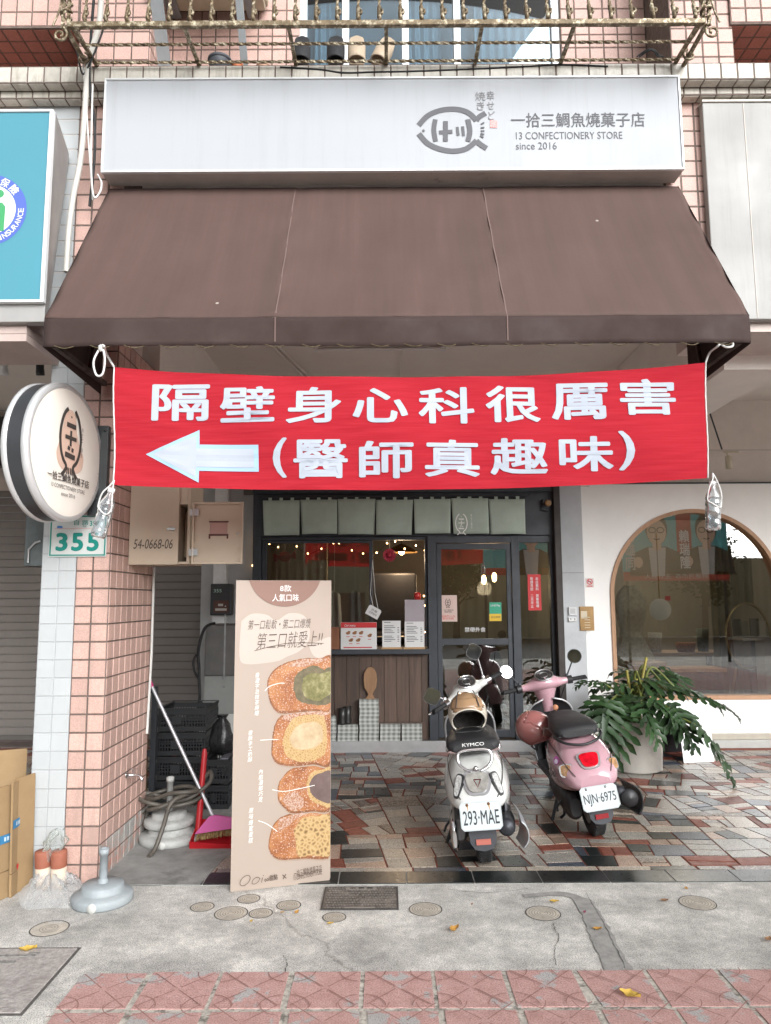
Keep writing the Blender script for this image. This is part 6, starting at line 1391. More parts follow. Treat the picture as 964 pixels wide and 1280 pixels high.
for body, light in buns:
    pshape(blob([(x + .002, y - .008) for x, y in body]), SOFT, 'soft_shadow_print')
    mx_, my_ = sum(x for x, y in body) / len(body), sum(y for x, y in body) / len(body)
    pshape(blob(body, .0015), BROWN, nm_b); pshape(blob([(mx_ + (x - mx_) * .95, my_ + (y - my_) * .93 + .003) for x, y in body], .002), CRUST, nm_b)
for q in (c3([(470, 760), (560, 705), (700, 690), (800, 695), (700, 735), (560, 760)]), c3([(440, 1150), (560, 1125), (760, 1110), (820, 1130), (700, 1160), (480, 1190)]), c4([(420, 560), (480, 500), (560, 520), (580, 600), (500, 640)]), c4([(400, 700), (520, 660), (600, 655), (520, 700), (400, 790)])): pshape(blob(q, .002), SUGAR, 'sugar_print')
pshape(blob(c3([(520, 930), (540, 830), (620, 770), (700, 750), (770, 780), (840, 770), (840, 1020), (740, 1060), (640, 1055), (560, 1025)]), .003), CAVE, 'filling_print')
pshape(blob(c3([(600, 850), (660, 810), (740, 810), (840, 800), (840, 950), (780, 1000), (720, 1030), (620, 1000), (595, 930)]), .002), MATCHA, 'filling_print')
pshape(blob(c4([(420, 140), (450, 20), (530, -60), (700, -75), (750, -30), (760, 160), (710, 245), (560, 275), (450, 235)]), .003), CRUMB, 'filling_print')
pshape(blob(c4([(470, 110), (520, 20), (620, -20), (710, 0), (730, 100), (660, 170), (520, 180)]), .002), CREAM, 'filling_print')
pshape(blob(c4([(605, 440), (640, 360), (720, 330), (800, 330), (800, 590), (700, 585), (625, 540)]), .003), CRUMB, 'filling_print')
pshape(blob(c4([(625, 440), (660, 380), (720, 355), (800, 350), (800, 565), (700, 555), (640, 505)]), .001), CHOC, 'filling_print')
pshape(blob(c4([(515, 770), (570, 690), (680, 675), (800, 680), (800, 945), (640, 955), (550, 965), (525, 880)]), .003), CRUMB2, 'filling_print')
# heading half disc and lettering
hc = pp2(352, 700); r_ = .215
hd_ = [(x, min(y, PH - .001)) for x, y in arc(pp2(353, 712)[0], pp2(353, 703)[1], .235, 190, 350, 30)]
a0 = pp2(305, 725)[0]; a1 = pp2(398, 725)[0]; mid = (a0 + a1) / 2; hw_ = (a1 - a0) / 2; dep_ = PH - pp2(353, 759)[1]; rad = (hw_ ** 2 + dep_ ** 2) / (2 * dep_); an = math.degrees(math.asin(hw_ / rad))
hd_ = [(mid + rad * math.sin(R(t)), PH - .001 - dep_ + rad - rad * math.cos(R(t))) for t in [-an + 2 * an * i / 30 for i in range(31)]]
pshape(hd_[::1], mat('printed_cocoa', (.22, .12, .09), .55), 'heading_print')
def ptext(body, x0, y0, x1, y1, m, **k):
    (a, d), (b2, c) = pp2(x0, y0), pp2(x1, y1); w = b2 - a; h = abs(d - c)
    return text(body, 'lettering', m, po, (PA + pu * (a + b2) / 2 + pv_ * (c + d) / 2, pu, pv_, pn_), w=w, h=h, off=.0046, **k)
POW = mat('poster_white', (.78, .77, .75), .55); PBR = mat('poster_brown', (.10, .065, .05), .55)
ptext('8款', 345, 731, 359.5, 739.5, POW); ptext('人氣口味', 335, 743, 369.5, 752, POW)
ptext('第一口鬆軟・第二口爆漿', 304, 777, 386, 787, PBR, shear=.3, rot=.015, thin=.008); ptext('第三口就愛上!!', 315, 793, 402, 811, PBR, shear=.3, rot=.03, thin=.010)
b_ = MB(); b_.ribbon([pp2(*q) for q in ((313, 817), (330, 812), (352, 807), (372, 805.5), (403, 806))], .003, f, .0046); b_.build('underline_print', PBR, po)
for s_, x, y0, y1 in (('香\n濃\n宇\n治\n抹\n茶\n麻\n糬', 317, 845, 899), ('香\n酥\n手\n工\n奶\n酥', 309.5, 918, 957), ('內\n餡\n濃\n郁\n巧\n克', 323.5, 966, 1006), ('原\n味\n蜂\n蜜\n蛋\n糕', 312, 1014, 1056)): ptext(s_, x - 3, y0, x + 3, y1, POW, shear=.2)
for q in (((327, 868), (333, 862), (345, 858), (352, 858)), ((322, 930), (335, 929), (345, 929)), ((338, 991), (352, 993), (370, 990), (392, 985)), ((321, 1029), (332, 1033), (345, 1042))): b_ = MB(); b_.ribbon([(p.x, p.y) for p in smooth_path([Vector((*pp2(*t_), 0)) for t_ in q], 5)], .0035, f, .0046); b_.build('leader_line_print', POW, po)
b_ = MB(); 
for (px, py, rx, ry, t0) in ((306, 1101, .027, .026, 20), (319, 1101, .02, .017, 10)):
    x, y = pp2(px, py); b_.ribbon([(x + rx * math.cos(R(a)) + .25 * ry * math.sin(R(a)), y + ry * math.sin(R(a)) + .2 * rx * math.cos(R(a))) for a in range(0, 376, 15)], .003, f, .007)
x, y = pp2(326, 1100); b_.ribbon([(x, y - .015), (x + .006, y + .012)], .003, f, .007); b_.ribbon([(x + .009, y + .02), (x + .011, y + .024)], .004, f, .007); b_.build('logo_print', PBR, po)
ptext('ooi甜點', 329.5, 1095.5, 346, 1100.5, PBR, rot=.1, bold=.02); ptext('×', 352, 1093.5, 357, 1099, PBR, rot=.1); ptext('一拾三鯛魚燒菓子店', 366, 1087, 402, 1092, PBR, rot=.1); ptext('13 CONFECTIONERY STORE', 366, 1092.5, 402, 1095, PBR, rot=.1)

# ================================================================== LEFT CORNER: cardboard, bag, rolls
KRAFT = mat('kraft_cardboard', (.29, .19, .095), .8, var=.08, vscale=5, bump=.08, bscale=80); KEDGE = mat('cardboard_edge', (.28, .18, .085), .9, var=.3, vscale=120)
def sheet(a, b2, h, lean, lab, th_=.014, stripe=None, crease=None, nm='cardboard_sheet', red=False):
    a = Vector((*a, .003)); b2 = Vector((*b2, .003)); u = (b2 - a).normalized(); W = (b2 - a).length; n_ = Vector((u.y, -u.x, 0)); v = (Vector((0, 0, 1)) - n_ * lean).normalized(); n2 = u.cross(v)
    t = thing(nm, lab, 'cardboard', (a + b2) / 2, 'flattened cardboard boxes by the pillar'); fr = (a, u, v, n2)
    b_ = MB()
    if crease: b_.poly([(0, 0), (W, 0), (W, crease - .003), (0, crease - .003)], fr, th_, 0, -th_); b_.poly([(.002, crease), (W - .002, crease), (W - .002, h), (.002, h)], fr, th_ * .8, 0, -th_)
    else: b_.poly([(0, 0), (W, 0), (W, h), (0, h)], fr, th_, 0, -th_)
    b_.build('panel', KRAFT, t, bevel=.002)
    b_ = MB(); b_.poly([(0, h + .0005), (W, h + .0005), (W, h + .002), (0, h + .002)], fr, th_ * .5, 0, -th_ * .75); b_.build('fluted_edge', KEDGE, t)
    if stripe:
        b_ = MB(); b_.poly([(.001, stripe - .045), (W - .001, stripe - .045), (W - .001, stripe), (.001, stripe)], fr, 0, 0, .0015); o = b_.build('blue_band', mat('blue_print', (.03, .17, .34), .7), t)
        b_ = MB()
        for k in range(6): b_.poly([(W * (.2 + .1 * k), stripe - .033), (W * (.27 + .1 * k), stripe - .033), (W * (.27 + .1 * k), stripe - .012), (W * (.2 + .1 * k), stripe - .012)], fr, 0, 0, .0028)
        b_.build('marks', mat('pale_blue_marks', (.45, .55, .62), .7), t)
    if red:
        b_ = MB(); b_.ribbon([(W * .62, .14), (W * .9, .14), (W * .9, .2), (W * .62, .2), (W * .62, .14)], .006, fr, .0018); b_.poly([(W * .38, .12), (W * .46, .145), (W * .42, .16), (W * .38, .15), (W * .34, .16), (W * .31, .145)], fr, 0, 0, .0018); b_.build('red_mark', RED_PRINT, t)
    return t
q1, q2 = G(14, 1123), G(26, 1113)
d_ = (q2 - q1).normalized()
sheet((q1.x, q1.y), (q1.x + d_.x * .165, q1.y + d_.y * .165), .60, .03, 'narrow folded cardboard box with blue band and red mark against the white pillar face', stripe=.40, crease=.12, red=True)
sheet((q1.x - .015, q1.y + .035), (q1.x + .035, q1.y + .17), .615, .03, 'thin cardboard flap peeking up behind the narrow folded box by the pillar', th_=.006)
q3 = G(3, 1128); sheet((q3.x - .03, q3.y), (q3.x + .04, q3.y + .17), .585, .05, 'folded cardboard box with a blue band at the left edge of the photo', stripe=.33, crease=.14)
sheet((-2.62, 4.42), (-2.20, 4.62), .70, .06, 'largest plain cardboard sheet at the back of the leaning group')
sheet((q3.x - .12, q3.y - .01), (q3.x - .05, q3.y + .14), .50, .05, 'short orange brown cardboard sheet cut by the left edge of the photo')
# clear bubble wrap bag with two capped tubes
def film(name, tint, amt):
    m, n, l, b = nodes_of(name); n.remove(b)
    tr_ = n.new('ShaderNodeBsdfTransparent'); d = n.new('ShaderNodeBsdfPrincipled'); d.inputs['Base Color'].default_value = (*tint, 1); d.inputs['Roughness'].default_value = .25
    tc = n.new('ShaderNodeTexCoord'); v = n.new('ShaderNodeTexVoronoi'); v.inputs['Scale'].default_value = 95; l.new(tc.outputs['Object'], v.inputs['Vector'])
    r = ramp(n, [(0, (amt + .18,) * 3), (.45, (amt,) * 3)]); l.new(v.outputs['Distance'], r.inputs[0])
    bp = n.new('ShaderNodeBump'); bp.inputs['Strength'].default_value = .5; bp.inputs['Distance'].default_value = .006; l.new(v.outputs['Distance'], bp.inputs['Height']); l.new(bp.outputs[0], d.inputs['Normal'])
    lw = n.new('ShaderNodeLayerWeight'); lw.inputs['Blend'].default_value = .35; mx_ = n.new('ShaderNodeMath'); mx_.operation = 'MAXIMUM'; l.new(r.outputs[0], mx_.inputs[0]); l.new(lw.outputs['Facing'], mx_.inputs[1])
    mx = n.new('ShaderNodeMixShader'); l.new(mx_.outputs[0], mx.inputs[0]); l.new(tr_.outputs[0], mx.inputs[1]); l.new(d.outputs[0], mx.inputs[2]); l.new(mx.outputs[0], n['Material Output'].inputs[0]); return m
bgc = G(66, 1112); rg = random.Random(5)
bw = thing('plastic_bag', 'clear bubble wrap bag spread round two capped tubes beside the pillar foot', 'bag', (bgc.x, bgc.y, .002))
outl = [G(*q) for q in ((24, 1085), (23, 1118), (30, 1137), (62, 1136), (92, 1134), (106, 1112), (104, 1106), (84, 1098), (64, 1094), (40, 1086))]
cc = sum(outl, Vector()) / len(outl)
b_ = MB(); NR, NA_ = 12, 60
op = smooth_path([Vector((p.x, p.y, 0)) for p in outl + [outl[0]]], 6)[:-1]; NA_ = len(op)
rings = []
for i in range(NR + 1):
    t = i / NR; rad_ = 1 - t * .97
    rings.append([Vector((cc.x + (p.x - cc.x) * rad_, cc.y + (p.y - cc.y) * rad_, .004 + .10 * (1 - (1 - t) ** 2) * (.75 + .25 * math.sin(k * .9)) + rg.uniform(-.008, .008) * (t > 0) + .02 * math.sin(k * 1.7 + i) * t * (1 - t) * 4)) for k, p in enumerate(op)])
b_.loft(rings, 0, False, True); b_.build('wrap', film('bubble_film', (.80, .82, .83), .22), bw)
b_ = MB(); kc = P(67, 1062, 4.33)
def crump(u, v):
    a = u * 2 * math.pi; rr_ = .052 * math.sin(math.pi * (.12 + .8 * v)) * (1 + .35 * math.sin(3 * a + 7 * v) * math.sin(9 * v) + .18 * math.sin(7 * a))
    return kc + Vector((.05 * (v - .4) + rr_ * math.cos(a), .6 * rr_ * math.sin(a), -.05 + .15 * v + .02 * math.sin(5 * a)))
b_.grid(crump, 26, 14); b_.build('bag_neck', film('green_tinted_film', (.60, .66, .62), .07), bw)
for k, (px, lab) in enumerate(((49.5, 'terracotta capped cream tube in the bubble wrap bag, farther from the pillar edge'), (68.5, 'terracotta capped cream tube in the bubble wrap bag, closer to the pink tiles'))):
    g0 = G(px + 2, 1113); t = thing('capped_tube', lab, 'tube', (g0.x, g0.y + .03, .003), 'capped tubes in the bubble wrap bag'); axd = Vector((-.05 if k == 0 else -.02, -.05, 1)).normalized(); c = Vector((g0.x, g0.y + .03, .004))
    b_ = MB(); b_.lathe([(0, 0), (.04, 0), (.042, .115), (0, .115)], c, axd, 24, cap=False); b_.build('tube', mat('cream_tube', (.58, .48, .38), .7, var=.1), t)
    b_ = MB(); b_.lathe([(.0425, .1155), (.0435, .118), (.0435, .195), (.041, .202), (0, .203)], c, axd, 24); b_.build('cap', mat('terracotta_cap', (.30, .10, .06), .65, var=.15, vscale=15), t)

# ================================================================== PARASOL BASES, HOSE
BASEG = mat('grey_resin', (.30, .33, .345), .55, var=.12, vscale=9, dirt=(.42, .40, .37), dscale=7, dlo=.55, dhi=.75)
BASEP = mat('pale_resin', (.40, .405, .39), .6, var=.15, vscale=7, dirt=(.22, .21, .19), dscale=6, dlo=.52, dhi=.72)
def pbase(c, r, lab, m, pole=True, ph=.21, s=1.):
    t = thing('parasol_base', lab, 'parasol base', c, 'parasol bases beside the pillar')
    b_ = MB(); b_.lathe([(0, .0), (r * .97, 0), (r, .008), (r, .035 * s), (r * .97, .045 * s), (r * .75, .055 * s), (r * .70, .058 * s), (r * .69, .085 * s), (r * .66, .094 * s), (.03, .098 * s), (0, .098 * s)], c, n=48); b_.build('disc', m, t)
    if pole: b_ = MB(); b_.lathe([(.021, .096 * s), (.021, .096 * s + ph), (.026, .096 * s + ph), (.026, .096 * s + ph + .03), (.019, .096 * s + ph + .03), (.019, .1 * s)], c, n=18); b_.lathe([(.03, .096), (.024, .12)], c, n=18); b_.build('pole', m, t)
    b_ = MB(); a = -1.55; b_.lathe([(.024, -.006), (.024, .006), (0, .008)], Vector(c) + Vector((r * math.cos(a) * .985, r * math.sin(a) * .985, .022)), (math.cos(a), math.sin(a), 0), 16); b_.build('plug', mat('pale_plug', (.55, .55, .52), .5), t)
c0 = G(128, 1127); pbase((c0.x, c0.y, .002), .158, 'grey two tier parasol base on the pavement in front of the pillar', BASEG, ph=.145)
c1 = G(210, 1054); pbase((c1.x, c1.y + .04, .009), .20, 'larger pale parasol base at the bottom of the pair under the hose', BASEP, False)
pbase((c1.x - .01, c1.y + .05, .108), .165, 'smaller pale parasol base with a pole stacked under the coiled hose', BASEP, True, .19, .9)
hs = []; hx, hy = c1.x - .01, c1.y + .05
for i in range(46):
    a = i * .42; rr_ = .13 + .035 * math.sin(i * .9) + (.02 if i > 24 else 0); hs.append((hx + rr_ * math.cos(a) * 1.15 + .05 * math.sin(i * .21), hy + rr_ * math.sin(a), .225 + .03 * math.sin(i * .63) + .0022 * i))
hs += [(hx + .16, hy - .1, .33), (hx + .07, hy - .2, .30), (hx + .03, hy - .235, .16), (hx - .0, hy - .30, .04), (hx - .02, hy - .36, .016)]
b_ = MB(); b_.tube(smooth_path(hs, 4), .0145, 8)
b_.tube(smooth_path([(hx - .13, hy + .02, .235), (hx - .2, hy - .02, .17), (hx - .235, hy - .06, .08), (hx - .22, hy - .02, .03), (hx - .2, hy + .06, .05), (hx - .17, hy + .1, .2)], 5), .0145, 8)
b_.tube(smooth_path([(hx + .05, hy + .02, .27), (hx + .17, hy + .02, .33), (hx + .24, hy + .03, .42), (hx + .27, hy + .02, .44), (hx + .27, hy - .02, .38), (hx + .16, hy - .08, .3), (hx + .02, hy - .1, .27)], 5), .0145, 8)
solo(b_, 'garden_hose', mat('brown_grey_hose', (.085, .075, .062), .5, var=.25, vscale=20), 'brown grey garden hose coiled on the stacked parasol bases', 'hose')
# ================================================================== CLEANING TOOLS
bt_, bb_ = P(180.5, 838, 5.3), Vector((G(268, 1045).x, 5.42, .16))
bb_ = P(266, 1020, 5.1)
br = thing('broom', 'broom with pale metal pole, magenta grip and magenta head leaning across the crates', 'broom', (bb_.x, bb_.y, .02))
dirn = (bt_ - bb_).normalized()
b_ = MB(); b_.tube([bb_, bt_ - dirn * .13], .0115, 10); b_.build('pole', mat('pale_pole', (.45, .44, .46), .35, metal=.4), br)
b_ = MB(); b_.tube([bt_ - dirn * .135, bt_ - dirn * .12, bt_ - dirn * .01, bt_], [.0125, .016, .017, .01], 10); b_.build('grip', mat('magenta_plastic', (.42, .02, .13), .4), br)
MAG = mat('pink_magenta_plastic', (.50, .09, .28), .4)
hd0 = bb_ + Vector((-.07, 0, -.02))
b_ = MB(); hx0 = bb_.x
b_.poly([(-.10, -.10), (.2, -.06), (.2, -.02), (.13, .0), (.03, .015), (-.01, .01), (-.06, -.05)], (bb_ + Vector((.0, -.02, 0)), Vector((1, 0, 0)), Vector((0, .12, 1)).normalized(), Vector((0, -1, .12)).normalized()), .035); b_.build('head', MAG, br, bevel=.006)
b_ = MB()
for i in range(46):
    t = i / 45; x = bb_.x - .095 + .295 * t; z = bb_.z - .098 + .04 * t
    for j in range(3): b_.tube([(x, bb_.y - .012 - .01 * j, z + .01), (x + rg.uniform(-.008, .008), bb_.y - .02 - .012 * j, z - .045 + rg.uniform(-.006, .006))], .0022, 4, cap=False)
b_.build('bristles', mat('straw_bristle', (.30, .21, .09), .9, var=.3, vscale=50), br)
dpz = P(256, 936, 5.2); dph = P(247.5, 1044, 5.12)
dp = thing('dustpan', 'red long handled dustpan standing behind the poster', 'dustpan', (dph.x + .1, 5.1, .01))
RED = mat('red_plastic', (.42, .01, .016), .38, var=.06, vscale=6)
b_ = MB(); b_.tube([(dph.x, 5.12, .06), (dpz.x, 5.2, dpz.z - .03), (dpz.x, 5.2, dpz.z)], [.022, .019, .012], 12); b_.build('handle', RED, dp)
xa, xb, ya, yb_ = dph.x - .012, dph.x + .34, 4.96, 5.22; zf = .011
b_ = MB(); b_.box(xa, ya, zf, xb, yb_, zf + .006); b_.box(xa, yb_ - .006, zf + .006, xb, yb_, .12); b_.add([(xa, ya, zf), (xa, yb_, zf), (xa, yb_, .135), (xa, ya, .05)], [(0, 1, 2, 3)]); b_.add([(xb, ya, zf), (xb, yb_, zf), (xb, yb_, .12), (xb, ya, .03)], [(0, 1, 2, 3)]); b_.add([(xa, ya - .001, zf), (xb, ya - .001, zf), (xb, ya - .01, .03), (xa, ya - .015, .055)], [(0, 1, 2, 3)]); b_.build('tray', RED, dp, solid=.005)
# ================================================================== CRATES, RACK, BOARDS
CR = mat('black_crate_plastic', (.016, .017, .019), .5, var=.2, vscale=10)
def crate(x0, x1, y0, y1, z, h, lab):
    t = thing('plastic_crate', lab, 'crate', ((x0 + x1) / 2, (y0 + y1) / 2, z), 'black plastic crates behind the pillar'); b_ = MB(); w = .012
    b_.box(x0, y0, z, x1, y1, z + .012)
    for (xa, xb, ya, yb) in ((x0, x1, y0, y0 + w), (x0, x1, y1 - w, y1), (x0, x0 + w, y0 + w, y1 - w), (x1 - w, x1, y0 + w, y1 - w)):
        lx, ly = xb - xa, yb - ya
        b_.box(xa, ya, z + h - .035, xb, yb, z + h); b_.box(xa, ya, z + .012, xb, yb, z + .035)
        n_ = max(3, int(max(lx, ly) / .022))
        for i in range(n_ + 1):
            s_ = max(lx, ly) / n_
            if lx > ly: b_.box(xa + i * s_ - .004, ya + .001, z + .035, xa + i * s_ + .004, yb - .001, z + h - .035)
            else: b_.box(xa + .001, ya + i * s_ - .004, z + .035, xb - .001, ya + i * s_ + .004, z + h - .035)
        for zz_ in (z + .06, z + .085, z + h * .62):
            if zz_ < z + h - .04: b_.box(xa + .0015, ya + .0015, zz_, xb - .0015, yb - .0015, zz_ + .008)
        if lx > ly: b_.box(xa + lx * .3, ya - .002, z + .05, xa + lx * .46, yb, z + h - .05)
        b_.box(xa - .006 * (lx < ly) * 0, ya - .004 * (lx > ly), z + h - .008, xb, yb, z + h)
    b_.build('basket', CR, t)
    b_ = MB(); b_.box(x0 - .008, y0 - .012, z + h + .0005, x1 + .008, y0 + w, z + h + .012); b_.box(x0 - .008, y0 + w, z + h + .0005, x0 + w, y1, z + h + .012); b_.box(x1 - w, y0 + w, z + h + .0005, x1 + .008, y1, z + h + .012); b_.box(x0 - .008, y1 - w, z + h + .0125, x1 + .008, y1, z + h + .02); b_.build('rim', CR, t)
x0c, x1c = P(197, 930, 6.0).x, P(257, 930, 6.0).x
hgt = .165
for k in range(4): crate(x0c + .004 * (k % 2), x1c + .004 * (k % 2), 5.98, 6.4, .013 + k * (hgt + .022), hgt, f"black perforated plastic crate, {['lowest', 'second from the floor', 'second from the top', 'topmost'][k]} in the tall stack behind the pillar")
x2c, x3c = P(259, 990, 5.9).x, P(277, 990, 5.9).x
for k in range(2): crate(x1c + .035, x1c + .22, 5.85, 6.25, .013 + k * .19, .165, f"small black crate, {['lower', 'upper'][k]} of the short pair beside the red dustpan handle")
b_ = MB(); gb_ = P(262, 945, 5.9); zt = .013 + .19 * 2 - .003
b_.loft([[Vector((x1c + .12 + r * math.cos(a) * (1 + .15 * math.sin(3 * a + z_ * 20)), 6.05 + r * math.sin(a) * (1 + .15 * math.sin(4 * a)), zt + z_)) for a in [2 * math.pi * i / 20 for i in range(20)]] for z_, r in ((0, .06), (.03, .10), (.10, .105), (.16, .08), (.22, .07), (.27, .03), (.30, .045))])
solo(b_, 'rubbish_bag', mat('glossy_black_film', (.015, .015, .016), .25, bump=.6, bscale=30), 'crumpled black plastic bag on the short pair of crates', 'bag')
rk = thing('metal_rack', 'black metal rack frame standing between pillar and crates', 'rack', (-1.9, 5.75, .008))
px_ = P(192.5, 930, 5.75).x; zt = P(190, 858, 5.75).z; zb2 = P(190, 865, 5.75).z
b_ = MB(); b_.box(px_ - .02, 5.72, .008, px_ + .02, 5.76, zt); b_.box(px_ - .42, 5.72, .008, px_ - .38, 5.76, zt); b_.build('post', BLACK_METAL, rk, bevel=.002)
b_ = MB()
for z_ in (zt - .05, P(180, 945, 5.75).z, .12): b_.box(px_ - .38, 5.725, z_, px_ - .021, 5.755, z_ + .045)
b_.build('rail', BLACK_METAL, rk, bevel=.002)
wx_ = P(180, 940, 5.85).x; b_ = MB(); b_.box(wx_ - .03, 5.80, .009, wx_ + .035, 5.84, P(180, 889, 5.85).z); b_.box(wx_ - .10, 5.80, .009, wx_ - .034, 5.84, P(180, 895, 5.85).z)
solo(b_, 'timber_plank', wood('weathered_timber', (.13, .07, .03), (.28, .16, .07)), 'worn brown timber boards standing behind the tiled pillar', 'plank', bevel=.003)
sm = thing('stainless_cooker', 'stainless steel grill cabinet with grey lower panel behind the poster', 'cooker', (-1.55, 7.3, .009))
mx0, mx1, mz0, mz1 = RC(256, 845, 330, 781, 7.2)
b_ = MB(); b_.box(mx0, 7.2, mz0, mx1, 7.75, mz1); b_.build('cabinet', mat('dull_stainless', (.17, .165, .16), .35, metal=.6, var=.2, vscale=5), sm, bevel=.012)
b_ = MB(); xr = P(281, 810, 7.2).x; b_.box(xr - .008, 7.196, mz0 + .10, xr + .008, 7.199, mz1 - .03); b_.box(mx0 + .02, 7.196, mz0 + .075, xr - .01, 7.199, mz0 + .085)
for z_ in (mz0 + .18, mz1 - .1): b_.lathe([(0, .004), (.007, .002), (.007, 0)], (xr + .0, 7.195, z_), (0, -1, 0), 8)
b_.build('door_trim', STEEL, sm)
b_ = MB(); b_.box(mx0 - .005, 7.22, .35, mx1, 7.74, mz0 - .002); b_.build('lower_panel', mat('grey_lower_panel', (.22, .225, .215), .6, var=.12, vscale=3), sm, bevel=.006)
b_ = MB()
for x in (mx0 + .04, mx1 - .06): b_.box(x, 7.25, .009, x + .04, 7.29, .349); b_.box(x, 7.66, .009, x + .04, 7.7, .349)
b_.build('leg', BLACK_METAL, sm)
b_ = MB(); b_.tube(smooth_path([P(268, 779, 7.3), P(258, 783, 7.15), P(252, 795, 7.1), P(248, 815, 7.1), P(249, 835, 7.12), P(249, 850, 7.12), P(250, 870, 7.12), P(249, 880, 7.12), P(252, 890, 7.1), P(250, 900, 7.1)], 5), .014, 8); b_.tube(smooth_path([P(249, 850, 7.12), P(243, 838, 7.1), P(242, 826, 7.1), P(246, 818, 7.1)], 5), .011, 8); b_.tube(smooth_path([P(249, 875, 7.1), P(254, 882, 7.08), P(252, 893, 7.1), P(247, 885, 7.1), P(249, 876, 7.1)], 5), .011, 8)
o = b_.build('power_cable', BLACK_RUBBER, sm)
wb_ = thing('white_board_panel', 'pale rounded panel leaning in front of the stainless cooker', 'panel', (-1.6, 6.8, .01))
a, b2, c, d = RC(249, 893, 330, 1010, 6.8); b_ = MB(); b_.poly([(a, .01), (b2, .01), (b2, d)] + arc(a + .08, d - .08, .08, 90, 180, 8), (Vector((0, 6.8, 0)), Vector((1, 0, 0)), Vector((0, .05, 1)).normalized(), Vector((0, -1, .05)).normalized()), .03); b_.build('panel', mat('pale_grey_laminate', (.46, .46, .44), .5, var=.05, dirt=(.38, .38, .36), dscale=2), wb_, bevel=.008)
a, b2, c, d = RC(277, 950, 330, 1030, 6.1); b_ = MB(); tb_ = thing('waste_bin', 'dark grey metal bin half hidden behind the poster edge', 'bin', ((a + b2) / 2, 6.2, .009))
b_.box(a, 6.05, .009, b2, 6.4, d - .02); b_.build('body', mat('bin_grey', (.15, .155, .165), .45, metal=.4, var=.15), tb_, bevel=.01); b_ = MB(); b_.box(a + .03, 6.042, .1, b2 - .03, 6.0485, d - .09); b_.build('panel', mat('bin_light_grey', (.22, .225, .235), .4, metal=.4), tb_, bevel=.004); b_ = MB(); b_.box(a - .008, 6.04, d - .019, b2 + .008, 6.41, d + .03); b_.build('lid', mat('bin_lid', (.20, .19, .22), .6, var=.3, vscale=30), tb_, bevel=.012)
a, b2, c, d = RC(265.5, 730, 292, 769, 8.1); lb = thing('letter_box', 'black wall letter box with a small 355 and a clear front behind the poster', 'letter box', ((a + b2) / 2, 8.05, c))
b_ = MB(); b_.box(a, 8.0, c, b2, 8.12, d); b_.build('body', BLACK_PLASTIC, lb, bevel=.012); b_ = MB(); b_.box(a + .04, 7.994, c + .03, b2 - .03, 7.999, c + .16); b_.build('window', mat('reddish_window', (.10, .05, .045), .15), lb); b_ = MB(); b_.box(a + .06, 7.99, c + .05, b2 - .05, 7.9935, c + .075); b_.box(a + .09, 7.99, c + .1, b2 - .09, 7.9935, c + .125); b_.build('paper', mat('pale_paper', (.4, .36, .33), .7), lb); text('355', 'lettering', mat('green_white_print', (.35, .5, .42), .5), lb, FRONT(a + .08, 7.999, d - .075), w=.085, h=.035)

# ================================================================== PLANTER AND PHILODENDRON
pcx, pcy = G(806, 970).x, 7.16
pt = thing('planter', 'large off white round planter pot behind the pink scooter', 'planter', (pcx, pcy, .008))
b_ = MB(); b_.lathe([(0, 0), (.235, 0), (.25, .01), (.268, .43), (.27, .455), (.262, .46), (.245, .455), (.24, .40), (0, .40)], (pcx, pcy, .009), n=48); b_.build('pot', mat('stone_white_resin', (.60, .565, .515), .7, var=.05, vscale=6, dirt=(.45, .41, .36), dscale=5, dlo=.55, dhi=.8), pt)
b_ = MB(); b_.lathe([(.239, .4), (0, .42)], (pcx, pcy, .01), n=30); b_.build('soil', mat('dark_soil', (.04, .03, .022), .95, var=.4, vscale=40, bump=.6), pt)
ph = thing('philodendron', 'dark green split leaf philodendron spilling over the round planter', 'plant', (pcx, pcy, .42))
LEAF = mat('glossy_dark_leaf', (.019, .044, .014), .45, var=.4, vscale=5, spec=.3, island=.4, dirt=(.07, .085, .02), dscale=4, dlo=.6, dhi=.8)
rl = random.Random(11)
fol = MB(); stm = MB()
